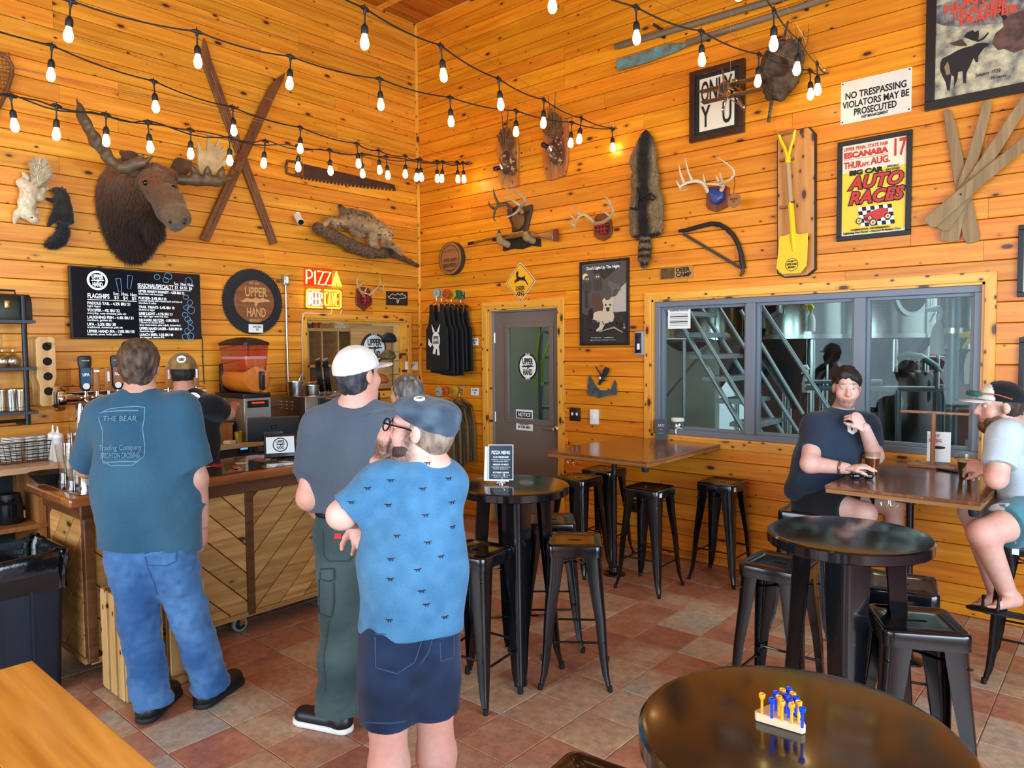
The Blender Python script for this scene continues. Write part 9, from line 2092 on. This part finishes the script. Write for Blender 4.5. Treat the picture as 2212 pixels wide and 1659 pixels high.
MB().tube([P(757,1104,3.42)+(f.r*(0.158*math.cos(a))+f.f*(0.125*math.sin(a)))for a in[2*PI*i/28 for i in range(28)]],0.014,6,closed=True).build('belt',mat('belt_black',(16,16,18),0.5),f.b)
po_=mat('pocket_olive',(44,58,58),0.9);ct=f.k_['cargo_trousers'];seam(ct,[(692,1230),(722,1228),(722,1252),(708,1256),(692,1250)],po_,0.004,'pocket_flap',True);seam(ct,[(690,1252),(690,1325),(716,1335),(722,1300),(721,1252)],po_,0.004,'cargo_pocket');seam(ct,[(698,1140),(700,1200),(712,1212),(756,1212),(766,1180),(766,1140)],po_,0.003,'back_pocket');seam(ct,[(712,1340),(700,1420),(705,1500)],po_,0.003);f.stick('cargo_trousers',730,1158,[([(-0.016,0.012),(0.016,0.012),(0.016,-0.012),(-0.016,-0.012)],mat('red_label',(190,36,30),0.6),'red_label')],lift=0.004)
f.stick('cap',745,838,[([(-0.055,0.0),(-0.04,0.03),(0.0,0.042),(0.04,0.03),(0.055,0.0)],mat('hair_gap',(30,29,32),0.8),'strap_opening')],lift=0.001)
# --- man in the flat cap
f=Fig('man in a grey cadet cap and fox print T-shirt holding his chin',HZ(892,1659+90)*0+Vector((PD(890,1400,2.42).x,PD(890,1400,2.42).y,0)),(-0.62,0.78));P=f.P
f.head(P(910,930,2.42),(-0.90,-0.44,0.16),P(926,1004,2.42),1.0,skin=(208,164,148),stub=(66,44,32),stub_amt=0.85)
sl,sr,el,er=P(812,1050,2.40),P(958,1050,2.46),P(738,1112,2.38),P(872,1120,2.74);wl_=P(772,1122,2.62);wr_=P(818,1000,2.50)
f.limb([sl,el,wl_],[0.055,0.046,0.034]);f.limb([sr,er,wr_],[0.05,0.042,0.032])
hl,hr=P(845,1385,2.40),P(925,1380,2.45);kl,kr=P(838,1560,2.40),P(938,1535,2.47);al,ar=P(845,1830,2.40),P(952,1800,2.50)
f.limb([hl,kl],[0.09,0.062]);f.limb([hr,kr],[0.09,0.062])
for k_,a_ in((kl,al),(kr,ar)):f.limb([k_,k_.lerp(a_,0.35),a_],[0.060,0.066,0.038]);f.sk.append(C(a_,a_+Vector((-0.13,0.10,-0.05)),0.04,0.03,0.03))
f.sk+=torso(P(885,1360,2.42),P(890,1200,2.42),P(910,1060,2.42),0.13,0.14,0.12,f.f,0.6)
f.hand(wr_,P(838,905,2.45)-wr_,P(900,960,2.52)-P(818,970,2.46),-1,0.10,1.0,thumb=0.15);f.hand(wl_,P(778,1150,2.6)-wl_,f.f*-1,1,0.5,0.95)
R=np.array(f.H,'f');f.hair([E(f.hp(0,-0.016,0.015),(0.080,0.103,0.085),R,0.02),E(f.hp(0,-0.06,-0.03),(0.062,0.042,0.05),R,0.03),CUT(f.hp(0,0.01,0.0),f.H@Vector((0,1,-0.2))),CUT(f.hp(0,0,-0.07),f.H@Vector((0,0,-1)))],(150,128,112),(110,90,78),amp=0.001)
cg=lambda V:mixc((50,62,76),(82,96,110),0.5+0.8*_vnoise(V,30,3))
h=f.hp;ud=f.H@Vector((0,0,1));fd=f.H@Vector((0,1,0))
f.kids.append(('cap',[F(h(0,0.012,0.05),h(0,-0.03,0.05),0.094,0.094,ud,0.62,0.02),F(h(0,-0.005,0.075),h(0,-0.02,0.075),0.10,0.102,ud,0.42,0.02),C(h(0,-0.05,0.03),h(0,-0.06,0.02),0.066,0.058,0.03),CUT(h(0,0,0.026),f.H@Vector((0,0.45,-1))),CUT(h(0,0,0.122),f.H@Vector((0,-0.1,1)))],CLOTH,0.005,wrinkle(0.0025,30,(1,1,1)),cg,None))
f.kids.append(('cap_brim',[F(h(-0.03,0.10,0.058),h(0.03,0.10,0.058),0.066,0.066,f.H@Vector((0,0.3,1)),0.11,0.01),F(h(-0.024,0.138,0.044),h(0.024,0.138,0.044),0.062,0.062,f.H@Vector((0,0.45,1)),0.11,0.01)],CLOTH,0.004,None,cg,None))
f.cloth('t_shirt',torso(P(888,1380,2.42),P(892,1220,2.42),P(908,1080,2.43),0.172,0.170,0.148,f.f,0.72,0.05)+[C(sl,sr,0.062,0.062,0.05),C(P(915,1030,2.42),P(922,1000,2.42),0.08,0.058,0.04),CUT(P(885,1358,2.42),(0.0,0.0,-1))],lambda V:mixc((58,104,138),(72,118,152),0.5+0.7*_vnoise(V,30,3)),0.0075,wrinkle(0.006,9,(1,1,0.8),4),[f.sleeve(sl,sl.lerp(el,0.86),0.070,0.066),f.sleeve(sr,sr.lerp(er,0.5),0.065,0.062)])
NV=lambda V:mixc((18,30,52),(30,46,74),0.5+0.7*_vnoise(V,20,3))
f.cloth('denim_shorts',[F(P(884,1350,2.42),P(884,1400,2.42),0.138,0.145,f.f,0.76,0.04),C(hl,hl.lerp(kl,0.4),0.10,0.097,0.03),C(hr,hr.lerp(kr,0.4),0.10,0.097,0.03)],NV,0.008,wrinkle(0.004,14),[leg(hl,hl.lerp(kl,0.6),kl,0.098,0.094,0.088,0.0),leg(hr,hr.lerp(kr,0.6),kr,0.098,0.092,0.086,0.0)])
f.build(0.006);FOXM=mat('fox_ink',(40,24,36),0.9);FOX=[(-1,0.1),(-0.5,0.0),(-0.4,-0.5),(-0.3,-0.5),(-0.25,-0.05),(0.2,0.0),(0.3,-0.5),(0.42,-0.5),(0.42,0.05),(0.65,0.25),(0.9,0.2),(0.7,0.42),(0.55,0.35),(0.3,0.25),(-0.5,0.25),(-1,0.3)]
for px,py in((925,1001),(845,1038),(914,1056),(970,1034),(840,1091),(920,1113),(977,1085),(858,1158),(925,1172),(978,1138),(953,1202),(903,1231),(844,1251),(922,1306),(912,1277),(962,1333),(842,1340),(845,1208),(795,1055),(760,1085)):f.stick('t_shirt',px,py,[([(p[0]*0.0125,p[1]*0.0125)for p in FOX],FOXM,'fox_print')],lift=0.0015)
f.stick('cap',906,862,[(circle(0.017,20,1.1,0.9),WHITE,'cap_badge'),([(p[0]*0.013,p[1]*0.012)for p in UP_SHAPE],INK,'cap_badge')])
ps=mat('pocket_navy',(50,68,98),0.9);ds=f.k_['denim_shorts'];seam(ds,[(810,1370),(915,1372),(896,1430),(858,1455),(812,1442)],ps,0.0022,'back_pocket',True);seam(ds,[(950,1380),(980,1372),(980,1420),(952,1428)],ps,0.0022,'back_pocket',True);seam(ds,[(790,1560),(840,1562),(884,1556)],ps,0.003);seam(ds,[(935,1375),(925,1410),(905,1440)],ps,0.0022)
gl=MB()
for q in(-1,1):gl.tube([f.hp(q*0.034+0.026*math.cos(a),0.112,0.004+0.021*math.sin(a))for a in[2*PI*i/16 for i in range(16)]],0.0028,6,closed=True);gl.tube([f.hp(q*0.062,0.108,0.012),f.hp(q*0.080,0.03,0.012),f.hp(q*0.080,-0.01,0.006)],0.003,6)
gl.tube([f.hp(-0.01,0.114,0.01),f.hp(0.01,0.114,0.01)],0.0028,6);gl.build('eyeglasses',mat('frame_black',(16,13,13),0.25),f.b)
organic('beard',[E(f.hp(0,0.05,-0.098),(0.046,0.042,0.034),R,0.02),E(f.hp(0.04,0.03,-0.07),(0.026,0.045,0.038),R,0.02),E(f.hp(-0.04,0.03,-0.07),(0.026,0.045,0.038),R,0.02),SUB(E(f.hp(0,0.105,-0.07),(0.028,0.03,0.012),R,0.01))],HAIR,f.b,0.005,disp=lambda V,N:0.002*_vnoise(V,120,2),tint=lambda V:mixc((60,40,30),(38,26,20),0.5+0.6*_vnoise(V,90,2)))
f.eyes(f.b)
# --- seated man in navy
f=Fig('seated man in a navy T-shirt with a white P patch, hand at his chin',(4.48,-0.82,0),(0.80,-0.60));P=f.P
f.head(P(1829,838,4.46),(0.38,-0.92,-0.06),P(1816,902,4.50),0.95,skin=(214,174,158),stub=(78,58,46),stub_amt=0.55)
sl,sr,el,er=P(1873,925,4.46),P(1758,925,4.50),P(1890,985,4.40),P(1750,1002,4.34);wl_,wr_=P(1868,925,4.28),P(1828,1012,4.20)
f.limb([sl,el,wl_],[0.056,0.048,0.032]);f.limb([sr,er,wr_],[0.058,0.054,0.033])
f.hand(wl_,P(1842,893,4.30)-wl_,P(1838,915,4.35)-P(1868,905,4.25),1,1.15,0.95,thumb=0.9);f.hand(wr_,P(1866,1008,4.16)-wr_,(0,0,-1),-1,0.35,1.0)
hl,hr=P(1800,1075,4.52),P(1755,1080,4.50);kl,kr=P(1930,1088,4.40),P(1868,1108,4.22);al,ar=P(1930,1230,4.45),P(1860,1258,4.28)
f.limb([hl,kl,al],[0.095,0.062,0.042]);f.limb([hr,kr,ar],[0.095,0.064,0.042])
for a_ in(al,ar):f.sk.append(C(a_,a_+Vector((0.11,-0.08,-0.04)),0.042,0.03,0.03))
f.sk+=torso(P(1772,1060,4.55),P(1788,985,4.53),P(1812,925,4.50),0.15,0.15,0.12,f.f,0.65)
R=np.array(f.H,'f');f.hair([E(f.hp(0,-0.010,0.05),(0.080,0.103,0.092),R,0.02),CUT(f.hp(0,0.072,0.06),f.H@Vector((0,1,-1.0))),CUT(f.hp(0,0,-0.045),f.H@Vector((0,-0.4,-1)))],(40,31,27),(18,15,14),0.005,0.009)
NV2=lambda V:mixc((26,36,50),(40,52,68),0.5+0.7*_vnoise(V,9,3))
f.cloth('t_shirt',torso(P(1766,1060,4.55),P(1785,990,4.52),P(1812,930,4.50),0.205,0.195,0.155,f.f,0.80,0.05)+[C(sl,sr,0.072,0.072,0.05),C(P(1814,915,4.5),P(1816,900,4.5),0.08,0.06,0.03),CUT(P(1766,1082,4.55),(-0.2,0.0,-1))],NV2,0.008,wrinkle(0.007,10,(1,1,0.6),3),[f.sleeve(sl,sl.lerp(el,0.75),0.074,0.075),f.sleeve(sr,sr.lerp(er,0.62),0.08,0.082)])
BKS=lambda V:mixc((14,15,18),(26,27,31),0.5+0.7*_vnoise(V,9,3))
f.cloth('black_shorts',[F(P(1768,1060,4.54),P(1772,1090,4.53),0.165,0.165,f.f,0.85,0.04)],BKS,0.009,wrinkle(0.006,10),[leg(hl,hl.lerp(kl,0.4),hl.lerp(kl,0.66),0.115,0.11,0.10,0.0),leg(hr,hr.lerp(kr,0.4),hr.lerp(kr,0.66),0.115,0.11,0.10,0.0)])
f.build(0.006);f.eyes(f.b,(60,76,84));f.stick('t_shirt',1841,925,[([(-0.028,0.034),(0.028,0.034),(0.03,-0.02),(0.0,-0.038),(-0.03,-0.02)],WHITE,'shield_patch')])
M=f.stick('t_shirt',1841,924,[])
if M is not None:o=text('P',0.05,INK,f.k_['t_shirt'],bold=0.0015,name='patch_letter');o.matrix_local=M@Matrix.Translation((0,-0.006,0))
d_=(wr_-er).normalized();x_,y_,_=_frame(d_);c_=wr_-d_*0.03;MB().tube([c_+x_*(0.037*math.cos(a))+y_*(0.037*math.sin(a))for a in[2*PI*i/20 for i in range(20)]],0.006,6,closed=True,flat=1.4).build('bracelet',mat('watch_band',(150,136,110),0.3,0.8),f.b)
# --- seated man in white at the right edge
f=Fig('seated bearded man in a white T-shirt and a black and white cap, side on',(5.62,-0.85,0),(-0.93,-0.12));P=f.P
f.head(P(2158,878,3.82),(-0.90,-0.42,-0.02),P(2186,930,3.84),0.98,skin=(206,162,144),stub=(110,72,46),stub_amt=0.95)
sl,sr,el,er=P(2172,950,3.74),P(2200,945,3.98),P(2152,1034,3.70),P(2150,1020,4.05);wl_,wr_=P(2138,1012,3.86),P(2120,1008,4.0)
f.limb([sl,el,wl_],[0.055,0.05,0.033]);f.limb([sr,er,wr_],[0.055,0.05,0.033]);f.hand(wl_,P(2112,1008,3.9)-wl_,(0,0.6,-0.6),1,0.8,0.95);f.hand(wr_,P(2112,1014,3.95)-wr_,(0,-0.6,-0.6),-1,0.7,0.95)
hl,hr=P(2225,1118,3.72),P(2225,1105,3.92);kl,kr=P(2122,1152,3.62),P(2100,1105,3.96);al,ar=P(2178,1285,3.70),P(2150,1275,3.95)
f.limb([hl,kl,al],[0.10,0.068,0.042]);f.limb([hr,kr,ar],[0.10,0.066,0.042])
for a_,t_ in((al,P(2158,1306,3.62)),(ar,P(2125,1300,3.9))):
 f.sk+=[C(a_+Vector((0.03,0,-0.02)),t_,0.036,0.026,0.03)]
 for i in range(5):q_=t_+Vector((-0.01,(i-2)*0.014,-0.008));f.sk.append(C(q_,q_+Vector((-0.035+0.004*i,0,-0.004)),0.009,0.008,0.006))
f.sk+=torso(P(2228,1085,3.84),P(2220,1020,3.86),P(2196,950,3.86),0.14,0.14,0.12,f.f,0.7)
R=np.array(f.H,'f');f.hair([E(f.hp(0,-0.016,0.01),(0.079,0.102,0.082),R,0.02),CUT(f.hp(0,0.0,0.0),f.H@Vector((0,1,-0.3))),CUT(f.hp(0,0,-0.07),f.H@Vector((0,0,-1)))],(70,50,36),(46,34,26))
def wc_(V):
 L=(V-np.array(f.hc,'f'))@np.array(f.H,'f');c=flat(V,(16,16,20));c[L[:,1]>0.045]=(220,216,208);return c
capx(f,None,wc_,bl=0.09)
f.cloth('t_shirt',torso(P(2230,1090,3.84),P(2222,1020,3.86),P(2198,955,3.86),0.185,0.178,0.145,f.f,0.85,0.05)+[C(sl,sr,0.07,0.07,0.05),C(P(2192,940,3.85),P(2187,925,3.85),0.08,0.058,0.03),CUT(P(2225,1098,3.84),(0.0,0.0,-1))],lambda V:mixc((170,180,186),(192,200,204),0.5+0.6*_vnoise(V,9,3)),0.008,wrinkle(0.007,10),[f.sleeve(sl,sl.lerp(el,0.66),0.082,0.076),f.sleeve(sr,sr.lerp(er,0.66),0.082,0.076)])
def fl_(V):
 c=mixc((66,118,132),(84,138,148),0.5+0.6*_vnoise(V,9,3));w_=(_vnoise(V,26,8)>0.42)&(_vnoise(V,60,9)>-0.2);c[w_]=(206,208,200);return c
f.cloth('floral_shorts',[F(P(2228,1095,3.84),P(2228,1120,3.84),0.16,0.16,f.f,0.9,0.04)],fl_,0.008,wrinkle(0.005,12),[leg(hl,hl.lerp(kl,0.4),hl.lerp(kl,0.55),0.115,0.11,0.105,0.0),leg(hr,hr.lerp(kr,0.4),hr.lerp(kr,0.55),0.115,0.11,0.105,0.0)])
f.build(0.006);f.eyes(f.b)
organic('beard',[E(f.hp(0,0.055,-0.105),(0.044,0.044,0.042),R,0.02),E(f.hp(0.042,0.03,-0.07),(0.025,0.045,0.04),R,0.02),E(f.hp(-0.042,0.03,-0.07),(0.025,0.045,0.04),R,0.02),SUB(E(f.hp(0,0.105,-0.072),(0.028,0.03,0.010),R,0.01))],HAIR,f.b,0.005,disp=lambda V,N:0.003*_vnoise(V,90,2),tint=lambda V:mixc((112,74,46),(70,46,30),0.5+0.6*_vnoise(V,60,2)))
gl=MB()
for q in(-1,1):gl.tube([f.hp(q*0.06,0.108,0.075),f.hp(q*0.095,0.04,0.07),f.hp(q*0.095,-0.03,0.045)],0.004,6)
gl.build('sunglass_arms',mat('glass_arm_rust',(150,84,50),0.4),f.b)
for q in(-1,1):MB().sph(f.hp(q*0.032,0.118,0.072),0.028,14,8,(1.1,1.1,0.6)).build('sunglass_lens',mat('lens_green',(30,96,84),0.05),f.b)
for t_ in(P(2158,1306,3.62),P(2125,1300,3.9)):organic('sandal',[F(t_+Vector((-0.04,0,-0.042)),t_+Vector((0.16,0.01,-0.042)),0.045,0.04,(0,0,1),0.25,0.01),C(t_+Vector((-0.0,-0.04,-0.02)),t_+Vector((0.0,0.0,0.03)),0.009,0.009,0.01),C(t_+Vector((0.0,0.0,0.03)),t_+Vector((0.0,0.04,-0.02)),0.009,0.009,0.01)],mat('sandal_black',(22,22,24),0.6),f.b,0.006)
# --- bartender behind the bar
f=Fig('bartender in a black T-shirt and a tan cap working at the taps',(0.98,PD(405,900,5.05).y,0),(-0.93,0.36));P=f.P;D=5.05
f.head(P(394,806,D),(-0.93,0.30,-0.1),P(400,852,D),1.0,skin=(176,124,100),stub=(40,28,22),stub_amt=0.8)
sl,sr,el,er=P(362,880,D),P(460,880,D),P(350,945,D+0.15),P(492,893,D+0.12);wl_,wr_=P(380,960,D+0.3),P(503,880,D+0.38)
f.limb([sl,el,wl_],[0.055,0.046,0.032]);f.limb([sr,er,wr_],[0.055,0.05,0.034]);f.hand(wr_,P(508,868,D+0.5)-wr_,(0,0,-1),1,0.8,0.95);f.hand(wl_,P(400,955,D+0.4)-wl_,(0,0,-1),-1,0.6,0.95)
bs=Vector((0,0,0));f.sk+=torso(P(410,1010,D),P(408,950,D),P(404,880,D),0.14,0.15,0.13,f.f,0.62)
hl,hr=P(392,1020,D),P(440,1020,D)
for h_ in(hl,hr):a_=Vector((h_.x,h_.y,0.06));f.limb([h_,h_.lerp(a_,0.5),a_],[0.09,0.06,0.045])
R=np.array(f.H,'f');f.hair([E(f.hp(0,-0.016,0.0),(0.080,0.10,0.085),R,0.02),CUT(f.hp(0,0.01,0),f.H@Vector((0,1,-0.3))),CUT(f.hp(0,0,-0.06),f.H@Vector((0,0,-1)))],(30,24,22),(18,15,14))
tan=lambda V:mixc((146,116,62),(104,84,48),0.5+1.2*_vnoise(V,26,3));capx(f,None,tan,sx=1.14)
f.cloth('t_shirt',torso(P(412,1015,D),P(410,950,D),P(405,885,D),0.175,0.185,0.165,f.f,0.62,0.05)+[C(sl,sr,0.07,0.07,0.05),C(P(401,865,D),P(400,850,D),0.08,0.056,0.03),CUT(P(412,1012,D),(0,0,-1))],lambda V:flat(V,(13,15,21)),0.01,wrinkle(0.006,9),[f.sleeve(sl,sl.lerp(el,0.7),0.08,0.075),f.sleeve(sr,sr.lerp(er,0.75),0.08,0.075)])
f.cloth('dark_trousers',[F(P(414,990,D),P(414,1030,D),0.15,0.155,f.f,0.75,0.04)],lambda V:flat(V,(24,26,32)),0.012,None,[leg(h_,h_.lerp(Vector((h_.x,h_.y,0.1)),0.5),Vector((h_.x,h_.y,0.1)),0.105,0.09,0.085)for h_ in(hl,hr)])
f.build(0.008)
for part,px,py,r in(('t_shirt',416,863,0.052),('cap',392,776,0.03)):f.stick(part,px,py,[(circle(r,28),WHITE,'round_logo'),([(p[0]*r*0.85,p[1]*r*0.6+r*0.12)for p in UP_SHAPE],INK,'round_logo'),([(-r*0.6,-r*0.18),(r*0.6,-r*0.18),(r*0.5,-r*0.5),(-r*0.5,-r*0.5)],INK,'round_logo')])
for h_ in(hl,hr):shoe(f,(h_.x,h_.y,0),tuple(Vector((h_.x,h_.y,0))+f.f*0.27),(18,18,20),(20,20,22),0.05,'work_shoe')
MB().tube([P(400,851,D)+Vector((0.064*math.cos(a),0.064*math.sin(a),0.0))for a in[2*PI*i/24 for i in range(24)]],0.003,5,closed=True).build('gold_chain',mat('gold',(200,160,80),0.25,1.0),f.b)
# --- grey haired person beyond the white cap
f=Fig('grey haired person in profile behind the man in the flat cap',(PD(885,900,4.6).x,PD(885,900,4.6).y,0),(-0.8,0.3));P=f.P;D=4.6
f.head(P(876,850,D),(-0.90,-0.10,0.05),P(890,905,D),1.0,skin=(204,156,134))
sl,sr=P(850,950,D-0.1),P(935,945,D+0.12);el,er=P(850,1050,D-0.1),P(945,1050,D+0.1)
f.limb([sl,el,P(840,1110,D-0.25)],[0.05,0.044,0.03]);f.limb([sr,er,P(900,1110,D)],[0.05,0.044,0.03]);f.hand(P(840,1110,D-0.25),(-0.3,0,-1),f.f,1,0.4,0.9);f.hand(P(900,1110,D),(-0.3,0,-1),f.f,-1,0.4,0.9)
f.sk+=torso(P(895,1080,D),P(894,1010,D),P(892,940,D),0.13,0.13,0.12,f.f,0.65);hl,hr=P(875,1100,D),P(915,1100,D)
for h_ in(hl,hr):a_=Vector((h_.x,h_.y,0.06));f.limb([h_,h_.lerp(a_,0.5),a_],[0.085,0.058,0.04])
R=np.array(f.H,'f');f.hair([E(f.hp(0,-0.02,0.03),(0.088,0.108,0.098),R,0.02),E(f.hp(0,-0.05,-0.05),(0.078,0.06,0.07),R,0.03),CUT(f.hp(0,0.05,0.03),f.H@Vector((0,1,-0.6))),CUT(f.hp(0,0,-0.115),f.H@Vector((0,0,-1)))],(128,122,116),(74,68,64),amp=0.006)
f.cloth('pale_shirt',torso(P(897,1090,D),P(895,1010,D),P(892,945,D),0.17,0.165,0.15,f.f,0.7,0.05)+[C(sl,sr,0.065,0.065,0.05),C(P(891,920,D),P(890,905,D),0.075,0.055,0.03),CUT(P(897,1090,D),(0,0,-1))],lambda V:flat(V,(196,196,198)),0.011,wrinkle(0.006,9),[f.sleeve(sl,sl.lerp(el,0.6),0.075,0.07),f.sleeve(sr,sr.lerp(er,0.6),0.075,0.07)])
f.cloth('dark_trousers',[F(P(895,1070,D),P(895,1110,D),0.14,0.15,f.f,0.75,0.04)],lambda V:flat(V,(30,34,44)),0.012,None,[leg(h_,h_.lerp(Vector((h_.x,h_.y,0.1)),0.5),Vector((h_.x,h_.y,0.1)),0.10,0.085,0.08)for h_ in(hl,hr)])
f.build(0.008)
for h_ in(hl,hr):shoe(f,(h_.x,h_.y,0),tuple(Vector((h_.x,h_.y,0))+f.f*0.26),(30,28,28),(40,38,36),0.048,'plain_shoe')
